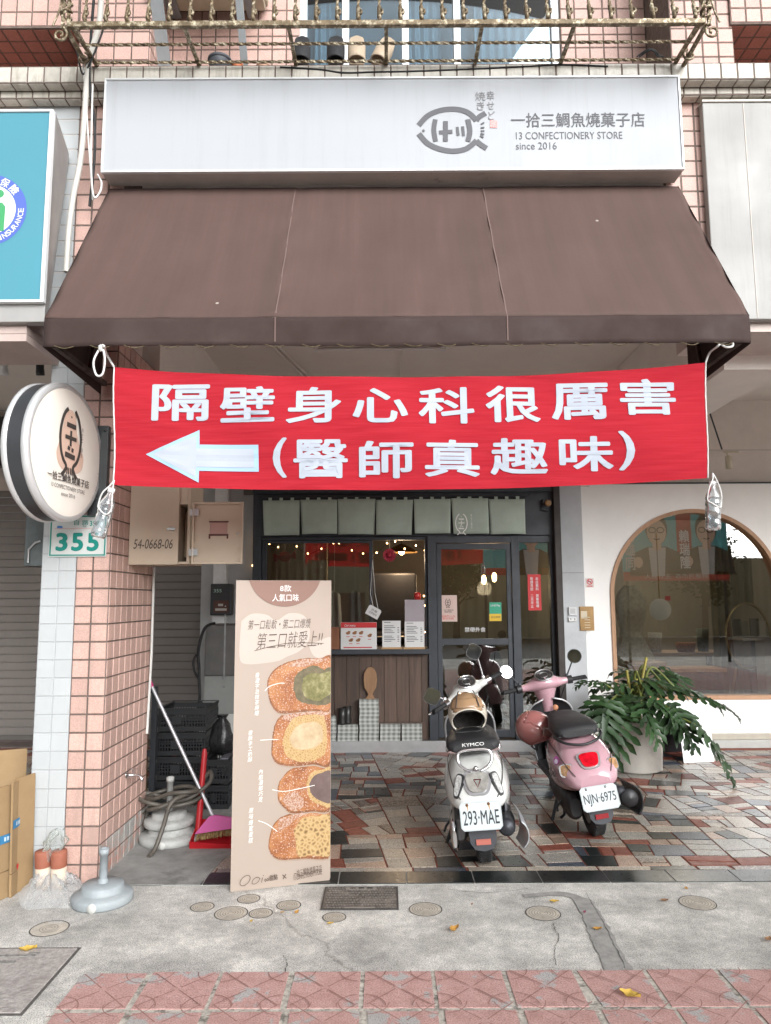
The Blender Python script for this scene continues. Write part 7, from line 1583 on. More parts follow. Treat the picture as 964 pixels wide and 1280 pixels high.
def big_leaf(base, mid_pts, L, W, roll=0.):
    """deeply lobed leaf: midrib follows mid_pts, lobes spread to both sides"""
    mp_ = smooth_path(mid_pts, 8); n = len(mp_)
    def at(t):
        x = t * (n - 1); i = min(int(x), n - 2); return mp_[i].lerp(mp_[i + 1], x - i)
    def frame_(t):
        d = (at(min(1, t + .05)) - at(max(0, t - .05))).normalized(); up = Vector((0, -.35, 1)); s_ = d.cross(up).normalized(); nn = s_.cross(d)
        c, si = math.cos(roll), math.sin(roll); return d, s_ * c + nn * si, nn * c - s_ * si
    NT = 22; bl = []; brr = []
    for i in range(NT + 1):
        t = i / NT; d, s_, nn = frame_(t); w = W * .13 * math.sin(math.pi * min(1, .15 + .85 * t)) + .004; p = at(t)
        bl.append((p + s_ * w + nn * w * .25, p, p - s_ * w + nn * w * .25))
    vs = [q for tri in bl for q in tri]; fol.add(vs, [(3 * i + j, 3 * i + j + 1, 3 * i + j + 4, 3 * i + j + 3) for i in range(NT) for j in (0, 1)], 0, True)
    NL = 7
    for k in range(NL):
        t = .03 + .88 * k / (NL - 1); prof = (1 - .35 * (1 - t) ** 3) * (1 - t ** 2.6) ** .7 + .12
        for sgn in (-1, 1):
            d, s_, nn = frame_(t); ang = R(108 - 80 * t + rl.uniform(-7, 7)); ln = W * 1.12 * prof * rl.uniform(.8, 1.1)
            dr = (d * math.cos(ang) + s_ * sgn * math.sin(ang)).normalized(); pr = (d * math.sin(ang) - s_ * sgn * math.cos(ang)).normalized()
            p0 = at(t); M = 8; wl_ = L / NL * .54 * (.75 + .25 * prof)
            rowA = []; droop = rl.uniform(.10, .30); twist_ = rl.uniform(-.25, .25)
            for j in range(M + 1):
                q = j / M; w = wl_ * (1 - .30 * q) * (1.0 if q < .72 else math.sqrt(max(.003, 1 - ((q - .72) / .28) ** 2))) * (1 + .30 * math.sin(q * 15 + k + sgn)) * (.75 + .45 * q)
                c = p0 + dr * ln * q - Vector((0, 0, 1)) * ln * droop * q * q + nn * (.012 * math.sin(q * 4 + k)) + d * ln * .12 * q * q
                rowA += [c + pr * w + nn * w * (.3 + twist_), c, c - pr * w + nn * w * (.3 - twist_)]
            fol.add(rowA, [(3 * j + i, 3 * j + i + 1, 3 * j + i + 4, 3 * j + i + 3) for j in range(M) for i in (0, 1)], 0, True)
def leaf_to(px, py, Y, L, W, az, arch=.25, pitch=-20, roll=0.):
    """leaf whose middle lies near pixel (px, py) at depth Y; az heads the tip (0 right, 90 away, 180 left)"""
    c = P(px, py, Y); h = Vector((math.cos(R(az)), math.sin(R(az)), 0)); pit = R(pitch)
    a = c - (h * math.cos(pit) + Vector((0, 0, math.sin(pit)))) * L * .5; e = c + (h * math.cos(pit) + Vector((0, 0, math.sin(pit)))) * L * .5
    m_ = (a + e) / 2 + Vector((0, 0, L * .10))
    big_leaf(a, [a, a.lerp(m_, .5) + Vector((0, 0, L * .035)), m_, m_.lerp(e, .5) + Vector((0, 0, L * .01)), e - Vector((0, 0, L * .08))], L, W, roll)
    root = Vector((pcx + rl.uniform(-.07, .07), pcy + rl.uniform(-.07, .07), .43))
    mid = root.lerp(a, .5) + Vector((0, 0, arch))
    stm.tube(smooth_path([root, root.lerp(mid, .5) + Vector((0, 0, .06)), mid, a], 6), [.013] * 13 + [.010] * 6, 7)
leaves = [(762, 860, 6.95, .30, .13, 178, .12, -5), (738, 856, 6.85, .26, .10, 182, .1, 0), (772, 888, 6.75, .40, .20, 215, .18, -35), (757, 905, 6.6, .40, .21, 235, .16, -60),
          (748, 885, 6.9, .34, .15, 190, .12, -28), (770, 918, 6.6, .40, .20, 248, .14, -66), (812, 902, 6.6, .36, .18, 285, .14, -52), (800, 868, 7.1, .40, .18, 160, .3, 10),
          (826, 858, 7.0, .42, .20, 15, .3, -8), (846, 850, 7.3, .40, .20, 60, .35, 12), (866, 872, 7.0, .46, .19, 355, .25, -14), (895, 883, 6.9, .40, .14, 350, .2, -22),
          (838, 898, 6.7, .40, .21, 325, .18, -40), (852, 908, 6.6, .36, .17, 300, .15, -50), (892, 940, 6.5, .52, .17, 335, .14, -58), (815, 845, 7.4, .40, .19, 100, .35, 15),
          (790, 845, 7.3, .36, .18, 140, .3, 15), (823, 885, 6.7, .36, .18, 310, .22, -25), (776, 868, 7.2, .36, .17, 190, .2, -12)]
for q in leaves: leaf_to(*q, roll=rl.uniform(-.35, .35))
fol.build('foliage', LEAF, ph)
stm.build('stem', mat('olive_stem', (.12, .14, .03), .5, var=.3, vscale=14), ph)
b_ = MB()
for dx, h_ in ((-.03, .50), (.035, .62), (.0, .42)): b_.tube(smooth_path([(pcx + dx, pcy - .03, .42), (pcx + dx * 1.5 + .02, pcy - .04, .42 + h_ * .5), (pcx + dx * 3 + .05, pcy - .02, .42 + h_)], 5), .014, 8)
b_.build('yellow_stalk', mat('yellow_green_stalk', (.26, .22, .04), .5, var=.3, vscale=9), ph)
# white leaflet stand
lf = thing('leaflet_stand', 'white leaflet stand board leaning on the arcade floor to the right of the planter', 'sign', (3.0, 7.5, .009))
e0, e1 = G(855, 955), G(893, 953); t0, t1 = P(846, 880, e0.y + .12), P(884, 880, e0.y + .12)
b_ = MB(); b_.add([e0 + Vector((0, 0, .009)), e1 + Vector((0, 0, .009)), Vector((e1.x + .0, t1.y, t1.z)), Vector((e0.x - .0, t0.y, t0.z))], [(0, 1, 2, 3)]); b_.build('board', mat('gloss_white_board', (.76, .76, .76), .35), lf, solid=.006)
b_ = MB(); b_.add([Vector((e0.x - .03, t0.y + .02, t0.z - .01)), Vector((e1.x, t1.y + .02, t1.z - .01)), Vector((e1.x, e1.y + .5, .01)), Vector((e0.x - .1, e0.y + .5, .01))], [(3, 2, 1, 0)]); b_.build('back_leg', BLACK_METAL, lf, solid=.01)
ud = (e1 - e0).normalized(); vd = (Vector((e0.x, t0.y, t0.z)) - e0).normalized(); nd_ = ud.cross(vd); b_ = MB()
for k, (w0, w1, z_) in enumerate(((.12, .22, .13), (.1, .25, .105), (.13, .22, .08), (.1, .2, .42), (.1, .24, .45))): b_.poly([(w0, z_), (w1, z_), (w1, z_ + .008), (w0, z_ + .008)], (e0 + Vector((0, 0, .009)), ud, vd, nd_), 0, 0, .006)
b_.build('print', mat('pale_grey_print', (.5, .5, .5), .6), lf)

# ================================================================== PAVEMENT FITTINGS
q = [G(404, 1111), G(497, 1109), G(499, 1137), G(403, 1139)]
mc = thing('meter_cover', 'dark iron water meter cover with studs set in the pavement below the poster', 'meter cover', sum(q, Vector()) / 4)
IRN = mat('worn_cast_iron', (.13, .115, .105), .6, metal=.3, var=.35, vscale=30, dirt=(.30, .27, .24), dscale=9, dlo=.5, dhi=.68)
x0, x1 = (q[0].x + q[3].x) / 2, (q[1].x + q[2].x) / 2; y0, y1 = (q[2].y + q[3].y) / 2, (q[0].y + q[1].y) / 2
b_ = MB(); b_.box(x0 + .008, y0 + .008, .001, x1 - .008, y1 - .008, .006); b_.build('plate', IRN, mc)
b_ = MB()
for e in ((x0, y0, x1, y0 + .008), (x0, y1 - .008, x1, y1), (x0, y0 + .008, x0 + .008, y1 - .008), (x1 - .008, y0 + .008, x1, y1 - .008)): b_.box(e[0], e[1], .001, e[2], e[3], .008)
b_.build('frame', mat('rim_dark_iron', (.05, .045, .042), .7, var=.3), mc)
b_ = MB(); nx, ny = 24, 9; mxc, myc = (x0 + x1) / 2, (y0 + y1) / 2
for i in range(nx):
    for j in range(ny):
        x = x0 + .022 + (x1 - x0 - .044) * (i + .5 * (j % 2)) / (nx - .5); y = y0 + .018 + (y1 - y0 - .036) * j / (ny - 1)
        if math.hypot((x - mxc), (y - myc)) < .034 or (abs(x - mxc) < .085 and y > y1 - .042) or (abs(x - mxc) < .085 and y < y0 + .03): continue
        b_.obox((x, y, .0075), (.011, .006, .004), Matrix.Rotation(.7 if (i + j) % 2 else -.7, 4, 'Z'))
b_.build('studs', mat('polished_studs', (.24, .215, .195), .5, metal=.4, var=.2), mc)
b_ = MB(); fz = (Vector((mxc, myc, .0068)), Vector((1, 0, 0)), Vector((0, 1, 0)), Vector((0, 0, 1))); b_.ribbon(arc(0, 0, .027, 0, 360, 24), .004, fz); b_.ribbon(arc(0, 0, .017, 0, 360, 20), .003, fz); b_.poly(arc(0, 0, .009, 0, 340, 17), fz); b_.build('badge', MATS['polished_studs'], mc)
b_ = MB(); b_.box(mxc - .085, y1 - .040, .0062, mxc + .085, y1 - .01, .0078); b_.box(mxc - .08, y0 + .010, .0062, mxc + .08, y0 + .026, .0075); b_.build('title_band', mat('band_iron', (.27, .245, .22), .6, var=.2), mc)
text('水 表 箱', 'lettering', MATS['rim_dark_iron'], mc, (Vector((mxc, y1 - .025, .0078)), Vector((1, 0, 0)), Vector((0, 1, 0)), Vector((0, 0, 1))), w=.13, h=.02, bold=.02, off=.0012)
DISC = mat('beige_disc', (.52, .47, .40), .85, var=.2, vscale=25, dirt=(.33, .30, .27), dscale=14, dlo=.55, dhi=.7); DGR = mat('disc_groove', (.32, .285, .24), .9, var=.2, vscale=30)
discs = [(253, 1134, 12.5, 'beside the poster foot, leftmost of the cluster of five'), (289, 1142, 18, 'largest of the cluster below the poster'), (311, 1124, 12, 'closest to the poster in the cluster'), (326, 1142, 12.5, 'between the largest disc and two fallen yellow leaves'), (361, 1132, 13, 'left of the iron meter cover'), (418, 1147, 12.5, 'just under the iron meter cover'), (532, 1137, 18, 'right of the iron meter cover'), (679, 1142, 19, 'beside the cement scar and the hairline crack'), (872, 1129, 19.5, 'alone at the right under the granite threshold'), (62, 1161, 20, 'chipped, near the concrete manhole slab')]
for px, py, r_, lab in discs:
    c = G(px, py); rad = r_ / FOCAL * c.y * 1.02
    t = thing('ground_disc', 'flat ringed disc in the pavement, ' + lab, 'disc', (c.x, c.y, .001), 'ringed discs set in the pavement')
    b_ = MB(); b_.lathe([(rad, .0003), (rad, .0018), (0, .002)], c, n=30, smooth=False)
    if px == 62: b_.v = [Vector((v.x, v.y, v.z)) if not (v.y > c.y + rad * .55 and abs(v.x - c.x) < rad * .35) else Vector((v.x, v.y - rad * .3, v.z)) for v in b_.v]
    b_.build('disc', DISC, t)
    b_ = MB(); sp2 = []; tn = 5 if rad > .07 else 4
    for i in range(tn * 20): 
        k = i / (tn * 20); sp2.append((rad * (.12 + .82 * k) * math.cos(k * tn * 6.283), rad * (.12 + .82 * k) * math.sin(k * tn * 6.283)))
    if px == 62: sp2 = [q_ for q_ in sp2 if q_[1] < rad * .5]
    b_.ribbon(sp2, .0042, (c + Vector((0, 0, .0032)), Vector((1, 0, 0)), Vector((0, 1, 0)), Vector((0, 0, 1)))) if px != 62 else b_.ribbon(sp2[:60], .0042, (c + Vector((0, 0, .0032)), Vector((1, 0, 0)), Vector((0, 1, 0)), Vector((0, 0, 1))))
    b_.build('rings', DGR, t)
    b_ = MB(); b_.ribbon([((rad + .004) * math.cos(a * .2094), (rad + .004) * math.sin(a * .2094)) for a in range(31)], .006, (c + Vector((0, 0, .0022)), Vector((1, 0, 0)), Vector((0, 1, 0)), Vector((0, 0, 1)))); b_.build('seam', CRACK, t)
# fallen leaves
LFM = [mat('orange_leaf', (.46, .24, .05), .7, var=.25, vscale=30), mat('yellow_leaf', (.55, .36, .07), .7, var=.25, vscale=30), mat('brown_leaf', (.26, .14, .07), .8, var=.3, vscale=30), mat('purple_leaf', (.2, .03, .07), .7, var=.2)]
fallen = [(568, 1165, .055, 0, 'curled orange brown leaf on the pale concrete below the white scooter', .6, .018), (788, 1249, .085, 1, 'largest yellow leaf lying at the end of the cement scar', -.6, .014), (35, 1190, .075, 1, 'yellow leaf across the manhole seam', .35, .014), (371, 1143, .035, 0, 'torn bright yellow leaf scrap under the disc nearest the meter cover', 1.2, .008), (353, 1143, .022, 0, 'tiny orange leaf scrap next to the torn yellow one', .3, .004), (413, 1157, .032, 1, 'yellow leaf scrap under the disc below the meter cover', .2, .006), (314, 1154, .026, 1, 'yellow leaf scrap in front of the disc cluster', 1.4, .004), (747, 1164, .045, 0, 'split orange leaf inside the cement scar', .1, .008), (693, 1129, .05, 1, 'flat yellowish leaf above the disc beside the scar', .0, .006), (831, 1128, .045, 2, 'pinkish brown leaf left of the lone disc', .2, .006), (731, 1143, .022, 3, 'small purple leaf at the edge of the cement scar', .9, .008), (590, 1133, .018, 2, 'small dark leaf speck on the concrete below the white scooter', 1.1, .006), (961, 1177, .05, 2, 'dark leaf at the right edge of the pavement', .7, .008), (858, 1113, .03, 0, 'tiny orange leaf above the lone disc', 1.3, .005)]
for px, py, L, mi, lab, az, cl_ in fallen:
    c = G(px, py); t0 = c + Vector((0, 0, .012 if py > 1218 else .0075)); u = Vector((math.cos(az), math.sin(az), 0)); v = Vector((-u.y, u.x, 0))
    b_ = MB()
    def lf_(a, s_, L=L, cl_=cl_, u=u, v=v, t0=t0): 
        w = L * .30 * math.sin(math.pi * (.06 + .9 * a)) * (1 + .2 * math.sin(a * 19)) ; q = (s_ - .5) * 2
        return t0 + u * L * (a - .5) + v * w * q + Vector((0, 0, cl_ * (abs(q) ** 2 * .7 + (2 * a - 1) ** 2 * .5 + .15 * math.sin(9 * a + 4 * s_)) + .002))
    b_.grid(lf_, 12, 6); solo(b_, 'fallen_leaf', LFM[mi], lab, 'leaf', 'fallen leaves on the pavement', loc=t0)
# ================================================================== SCOOTERS (origin at the rear tyre's contact, +Y forward)
TYRE = mat('tyre_rubber', (.022, .022, .023), .8, var=.25, vscale=30)
def tyre(mb, r, w, n=56):
    prof = [(r * .62, -w * .75), (r * .78, -w), (r * .92, -w * .92), (r * .985, -w * .55), (r, 0), (r * .985, w * .55), (r * .92, w * .92), (r * .78, w), (r * .62, w * .75)]
    mb.lathe(prof, (0, 0, 0), (1, 0, 0), n)
    for k in range(n):
        a = 2 * math.pi * k / n
        for sgn in (-1, 1):
            rot = Matrix.Rotation(-a, 4, 'X'); c = rot @ Vector((sgn * w * .45, 0, r * .992)); mb.obox(c, (w * .5, r * .05, r * .028), rot @ Matrix.Rotation(sgn * .5, 4, 'Z'))
def scooter(cfg):
    root = thing('scooter', cfg['label'], 'scooter', cfg['loc'], 'scooters parked in the arcade', rot=(0, R(cfg['lean']), R(cfg['yaw'])))
    BODY = cfg['paint']; L = dict(local=True); white = cfg['white']
    def put(mb, name, m, par=root, **k): return mb.build(name, m, par, local=True, **k)
    RW, WB = .215, 1.20
    # --- wheels
    b_ = MB(); tyre(b_, RW, .05); b_.v = [v + Vector((0, 0, RW)) for v in b_.v]; w_ = put(b_, 'rear_wheel', TYRE)
    b_ = MB(); b_.lathe([(0, -.03), (RW * .6, -.036), (RW * .63, -.04), (RW * .63, .04), (RW * .6, .036), (0, .03)], (0, 0, RW), (1, 0, 0), 30); put(b_, 'rim', STEEL, w_)
    rake = R(26); piv = Vector((0, .95, .88)); axd = Vector((0, -math.sin(rake), math.cos(rake))); SM = Matrix.Rotation(R(cfg['steer']), 3, axd)
    def ST(p): return piv + SM @ (Vector(p) - piv)
    def steer(mb): mb.v = [ST(v) for v in mb.v]; return mb
    b_ = MB(); tyre(b_, RW, .045); b_.v = [v + Vector((0, WB + .03, RW)) for v in b_.v]; w_ = put(steer(b_), 'front_wheel', TYRE)
    b_ = MB(); b_.lathe([(0, -.03), (RW * .6, -.036), (RW * .63, -.04), (RW * .63, .04), (RW * .6, .036), (0, .03)], (0, WB + .03, RW), (1, 0, 0), 30); put(steer(b_), 'rim', STEEL, w_)
    b_ = MB(); b_.grid(lambda u, v: Vector((.075 * math.sin(math.pi * (v - .5)) , WB + .03 + (RW + .035 + .03 * math.cos(math.pi * (v - .5))) * math.cos(R(15 + 140 * u)), RW + (RW + .035 + .03 * math.cos(math.pi * (v - .5))) * math.sin(R(15 + 140 * u)))), 24, 10)
    put(steer(b_), 'front_fender', BODY, solid=.006)
    b_ = MB(); b_.tube([(.07, WB + .03, RW), (.06, 1.06, .62)], .018); b_.tube([(-.07, WB + .03, RW), (-.06, 1.06, .62)], .018); put(steer(b_), 'fork', STEEL)
    # --- rear shell
    def ring(y, zt, zb, wt, wm, low=.62 if white else .8):
        h = zt - zb
        half = [(0, zt), (wt * .55, zt - .002), (wt * .92, zt - .018), (wt + (wm - wt) * .45, zt - h * .22), (wt + (wm - wt) * .86, zt - h * .42), (wm, zt - h * .62), (wm * .96, zt - h * .82), (wm * low, zb), (wm * .3, zb)]
        pts = half + [(-x, z) for x, z in half[::-1] if x > 1e-6]
        return [Vector((x, y, z)) for x, z in pts]
    b_ = MB(); b_.loft([ring(*s) for s in cfg['shell']]); sh = put(b_, 'rear_body', BODY, sub=2)
    for sgn in (-1, 1):
        b_ = MB(); gp_ = []
        for s_ in cfg['shell'][1:]:
            q = ring(*s_)[3]; gp_.append((sgn * q.x * 1.0, q.y, q.z + .0))
        b_.tube(smooth_path(gp_, 4), .0028, 6); put(b_, 'panel_gap', DARK_PRINT)
        b_ = MB(); b_.tube(smooth_path([(sgn * .16, .93, .86), (sgn * .13, .985, .78), (sgn * .07, 1.0, .66), (sgn * .05, .99, .5)], 5), .006, 6); put(b_, 'control_cable', BLACK_RUBBER)
    if not white:   # taupe lower band of the pink scooter
        b_ = MB()
        def rb(y, zt, zb, wm): return [Vector((x, y, z)) for x, z in ((0, zt), (wm * .8, zt), (wm, zt - .01), (wm * 1.0, zb + .02), (wm * .8, zb), (0, zb), (-wm * .8, zb), (-wm * 1.0, zb + .02), (-wm, zt - .01), (-wm * .8, zt))]
        b_.loft([rb(-.255, .40, .36, .10), rb(-.16, .385, .335, .168), (rb(0, .375, .325, .20)), rb(.2, .375, .325, .205), rb(.42, .375, .325, .175)]); put(b_, 'lower_band', mat('dusty_mauve_paint', (.34, .20, .19), .3, coat=.8), sub=1)
    # --- seat
    b_ = MB(); b_.loft([superring(*s, e=3.0) for s in cfg['seat']]); se = put(b_, 'seat', mat('black_vinyl', (.022, .022, .024), .5, bump=.25, bscale=350, var=.15), sub=1)
    b_ = MB(); b_.loft([superring(y, zc - hh * .62, hw * 1.015, hh * .25, e=3) for y, zc, hw, hh in cfg['seat'][1:-1]]); put(b_, 'seat_piping', CHROME if white else BLACK_PLASTIC, se)
    if white: text('KYMCO', 'lettering', mat('silver_letters', (.6, .6, .58), .35, metal=.5), se, (Vector((0, -.073, .706)), Vector((1, 0, 0)), Vector((0, .35, .94)), Vector((0, -.94, .35))), w=.135, h=.020, bold=.02, off=.004, local=True)
    b_ = MB(); b_.tube(smooth_path(cfg['rail'], 6), .0092, 10)
    put(b_, 'grab_rail', CHROME if white else BLACK_PLASTIC)
    if white: b_ = MB(); b_.lathe([(0, .012), (.012, .008), (.02, -.01)], (0, -.175, .585), (0, -.7, .7), 12); put(b_, 'rail_mount', CHROME)
    # --- tail lamp and indicators on the sloping tail
    ty, tz = cfg['tail']; tn = Vector((0, -.74, .67)); tv = Vector((0, .67, .74)); f = (Vector((0, ty, tz)), Vector((1, 0, 0)), tv, tn)
    def cup(w, h, tp=.18, e=.55):
        o = []
        for k in range(32):
            a = 2 * math.pi * k / 32; y = math.copysign(abs(math.sin(a)) ** e, math.sin(a)); o.append((w * math.copysign(abs(math.cos(a)) ** e, math.cos(a)) * (1 + tp * y), h / 2 * y))
        return o
    def ccw(q): return q if sum(q[i][0] * q[(i + 1) % len(q)][1] - q[(i + 1) % len(q)][0] * q[i][1] for i in range(len(q))) > 0 else q[::-1]
    lw, lh = cfg['lamp']
    b_ = MB(); b_.poly(cup(lw * 1.26, lh * 1.25), f, .030, 0, -.014); tl = put(b_, 'tail_lamp', mat('satin_silver', (.40, .40, .41), .35, metal=.5), bevel=.006)
    lens = mat('clear_ribbed_lens', (.30, .295, .27), .1, var=.3, vscale=22, bump=.3, bscale=40, coat=1) if white else mat('red_lens', (.60, .008, .02), .1, coat=1., var=.4, vscale=18)
    b_ = MB(); b_.poly(cup(lw, lh), f, .016, 0, .012); put(b_, 'lens', lens, tl, bevel=.007, segs=3)
    if white:
        b_ = MB(); b_.ribbon([(-lw * .3, lh * .1), (0, -lh * .28), (lw * .3, lh * .1)], .006, f, .0285); b_.ribbon([(-lw * .34, lh * .12), (lw * .34, lh * .12)], .006, f, .0286); put(b_, 'lamp_emblem', CHROME, tl)
    for sgn in (-1, 1):
        ix, iy, iz = cfg['ind']; c = Vector((sgn * ix, iy, iz)); nn_ = Vector((sgn * cfg['indn'][0], cfg['indn'][1], cfg['indn'][2])).normalized(); v_ = Vector((-sgn * cfg['indt'], .35, 1)); v_ = (v_ - nn_ * v_.dot(nn_)).normalized(); u_ = v_.cross(nn_)
        iw, ih = cfg['inds']
        q = cup(iw * .5, ih, .2 if white else .1, .6)
        b_ = MB(); b_.poly([(x * 1.45, y * 1.2) for x, y in q], (c, u_, v_, nn_), .024, 0, -.012); o = put(b_, 'indicator', BLACK_PLASTIC if white else CHROME, bevel=.004)
        b_ = MB(); b_.poly(q, (c, u_, v_, nn_), .010, 0, .010); put(b_, 'lens', mat('clear_lens', (.42, .42, .41), .15, coat=1, var=.4, vscale=80, bump=.7, bscale=90) if white else mat('amber_clear_lens', (.36, .19, .08), .12, coat=1, var=.5, vscale=40), o, bevel=.004)
    # --- mudguard, plate, reflector
    b_ = MB(); mg = ccw([(-.075, .42), (-.08, .24), (-.075, .19), (-.05, .155), (0, .145), (.05, .155), (.075, .19), (.08, .24), (.075, .42)]); b_.poly(mg, (Vector((0, -.285, 0)), Vector((1, 0, 0)), Vector((0, .12, 1)).normalized(), Vector((0, -1, .12)).normalized()), .022); b_.bar((0, -.26, .36), (0, -.05, .38), .16, .05); b_.v = [v + Vector((0, -.0, 0)) for v in b_.v]; put(b_, 'mudguard', mat('dark_grey_plastic', (.045, .047, .055), .5, var=.15), bevel=.01)
    pc = cfg['plate']; pf = (Vector((0, pc[0], pc[1])), Vector((1, 0, 0)), Vector((0, .22, .975)), Vector((0, -.975, .22)))
    w, h, r_ = .120, pc[2] / 2, .018
    q = [(w - r_, -h), (w, -h + r_), (w, h - r_), (w - r_, h), (-w + r_, h), (-w, h - r_), (-w, -h + r_), (-w + r_, -h)]
    b_ = MB(); b_.poly(q, pf, .003); pl_ = put(b_, 'licence_plate', mat('plate_white', (.54, .585, .60), .4, var=.02), bevel=.0015)
    b_ = MB(); b_.ribbon([(x * .965, y * .945) for x, y in q + [q[0]]], .0035, pf, .0042); put(b_, 'plate_edge', mat('plate_shadow_line', (.4, .44, .44), .4), pl_)
    text(cfg['number'], 'lettering', mat('plate_black', (.02, .025, .03), .45), pl_, (pf[0] - pf[2] * .008, pf[1], pf[2], pf[3]), w=.208, h=pc[2] * .50, bold=.010, off=.0045, local=True)
    b_ = MB()
    for x in (-.075, .05): b_.lathe([(0, .006), (.007, .004), (.009, 0)], pf[0] + Vector((x, 0, 0)) + pf[2] * (h * .80) + pf[3] * .003, pf[3], 10)
    put(b_, 'bolt', mat('rust', (.16, .07, .025), .8, var=.4) if white else STEEL, pl_)
    if white:
        b_ = MB()
        for x in (-.075, .05): b_.ribbon([(x, h * .8), (x + .003, h * .55), (x + .002, h * .38)], [.012, .006, .002], pf, .0036)
        put(b_, 'rust_streak', mat('rust_stain', (.45, .27, .10), .7), pl_)
    b_ = MB(); rf_ = (Vector((0, -.284, .198)), Vector((1, 0, 0)), Vector((0, .12, 1)).normalized(), Vector((0, -1, .12)).normalized()); b_.poly([(-.042, -.015), (.042, -.015), (.042, .015), (-.042, .015)], rf_, .010); put(b_, 'reflector', mat('faded_red_reflector', (.42, .13, .10), .3) if white else mat('dark_red_reflector', (.26, .015, .02), .25), bevel=.003)
    # --- engine, muffler, stand, shock
    EN = mat('engine_alloy', (.16, .16, .165), .45, metal=.7, var=.25, vscale=25)
    b_ = MB(); b_.loft([superring(y, z, hw, hh, 3.0, 16, x0=-.135) for y, z, hw, hh in ((-.17, .24, .035, .06), (-.14, .24, .05, .095), (0, .235, .055, .10), (.2, .235, .05, .085), (.45, .24, .045, .08), (.55, .25, .03, .05))]); put(b_, 'engine_case', EN if white else BLACK_PLASTIC, sub=1)
    if white:
        b_ = MB(); b_.loft([superring(y, z, hw, hh, 2.6, 16, x0=-.165) for y, z, hw, hh in ((-.215, .20, .012, .05), (-.19, .215, .026, .105), (-.10, .225, .03, .12), (.1, .23, .028, .11), (.2, .24, .02, .07))]); put(b_, 'chrome_cover', CHROME, sub=1)
    b_ = MB(); b_.lathe([(0, -.30), (.036, -.295), (.05, -.275), (.056, .0), (.052, .15), (.03, .22), (.02, .4)], (.15, -.02, .235 if white else .28), (0.03, 1, -.14), 22); mu = put(b_, 'muffler', mat('dark_muffler', (.045, .047, .055), .45, metal=.5, var=.2))
    if white:
        sv = [Vector((.215, y, z)) for y, z in ((-.30, .16), (-.31, .24), (-.28, .33), (-.1, .34), (.1, .32), (.12, .22), (-.05, .17), (-.2, .13))]
        b_ = MB(); cs_ = sum(sv, Vector()) / len(sv)
        b_.grid(lambda u, v: Vector((.205 + .055 * math.cos((v - .5) * 2.4) - .02 * u * u, -.33 + .40 * u, .235 + .115 * math.sin((v - .5) * 2.4) * (1 - .35 * (1 - u) ** 3) - .03 * u)), 12, 10); put(b_, 'heat_shield', mat('silver_shield', (.62, .64, .68), .28, metal=.6), mu, solid=.005)
        b_ = MB(); b_.lathe([(.02, -.07), (.034, -.06), (.036, .04), (.028, .07)], (.155, -.12, .385), (.1, .1, 1), 18); put(b_, 'chrome_collar', CHROME)
    else:
        b_ = MB(); b_.grid(lambda u, v: Vector((.20 + .06 * math.cos((v - .5) * 2.6), -.36 + .42 * u, .285 + .095 * math.sin((v - .5) * 2.6) - .04 * u)), 12, 10); put(b_, 'heat_shield', BLACK_PLASTIC, mu, solid=.008)
        b_ = MB(); b_.lathe([(0, .02), (.045, .014), (.055, 0)], (.185, -.345, .30), (0, -1, .1), 18); put(b_, 'muffler_cap', BLACK_PLASTIC, mu)
    b_ = MB(); b_.tube([(-.085, -.03, .24), (-.09, .03, .46)], .028, 12); b_.tube([(-.085 + .032 * math.cos(t), -.03 + .06 * t / 40 + .032 * math.sin(t), .25 + .2 * t / 40) for t in [i * .5 for i in range(80)]], .006, 5); put(b_, 'shock_absorber', STEEL if white else BLACK_METAL)
    b_ = MB(); b_.tube([(-.13, .38, .22), (-.24, .32, .01), (-.27, .33, .006)], .012, 8); b_.tube([(-.13, .25, .2), (-.17, .12, .12), (-.20, .10, .11)], .010, 8); b_.tube([(-.17, .02, .27), (-.22, .06, .20), (-.23, .0, .19)], .008, 8); put(b_, 'side_stand', BLACK_METAL)
    # --- floorboard, legshield
    b_ = MB(); b_.loft([[Vector((x, y, z)) for x, z in ((-.15, .24), (-.165, .27), (-.15, .30), (.15, .30), (.165, .27), (.15, .24))] for y in (.5, .62, .9, 1.02)]); put(b_, 'floorboard', BLACK_PLASTIC, bevel=.012)
    LSW, LSH = cfg['shield']
    def shield(u, v, off=0.):
        s_ = 2 * u - 1; wv = LSW * (.78 + .22 * min(1, v * 1.8)) * math.sqrt(max(0, 1 - max(0, (v - .68) / .32) ** 2.6 * .93)); return Vector((s_ * wv, 1.06 - .12 * v - .05 * abs(s_) ** 2 + off + .03 * (1 - v), .27 + (LSH - .27) * v))
    b_ = MB(); b_.grid(lambda u, v: shield(u, v), 20, 20); put(b_, 'inner_shield', mat('inner_black', (.018, .018, .02), .45, var=.2), solid=.008)
    b_ = MB(); b_.grid(lambda u, v: shield(u, v, .016 + .045 * (1 - (2 * u - 1) ** 2)), 20, 20); put(b_, 'leg_shield', BODY, solid=.008)
    b_ = MB(); ed = [shield(0, v / 24) for v in range(25)] + [shield(u / 16, 1) for u in range(17)] + [shield(1, 1 - v / 24) for v in range(25)]; b_.tube(ed, .0075, 8); put(b_, 'shield_trim', mat('silver_trim', (.5, .5, .51), .3, metal=.6))
    b_ = MB(); b_.loft([superring(1.00 - .12 * t, z, .075, .05, 3, 16) for t, z in ((0, .34), (.4, .46), (.8, .56))]); put(b_, 'glove_box', BLACK_PLASTIC, sub=1)
    # --- handlebar
    hz = cfg['hz']
    b_ = MB()
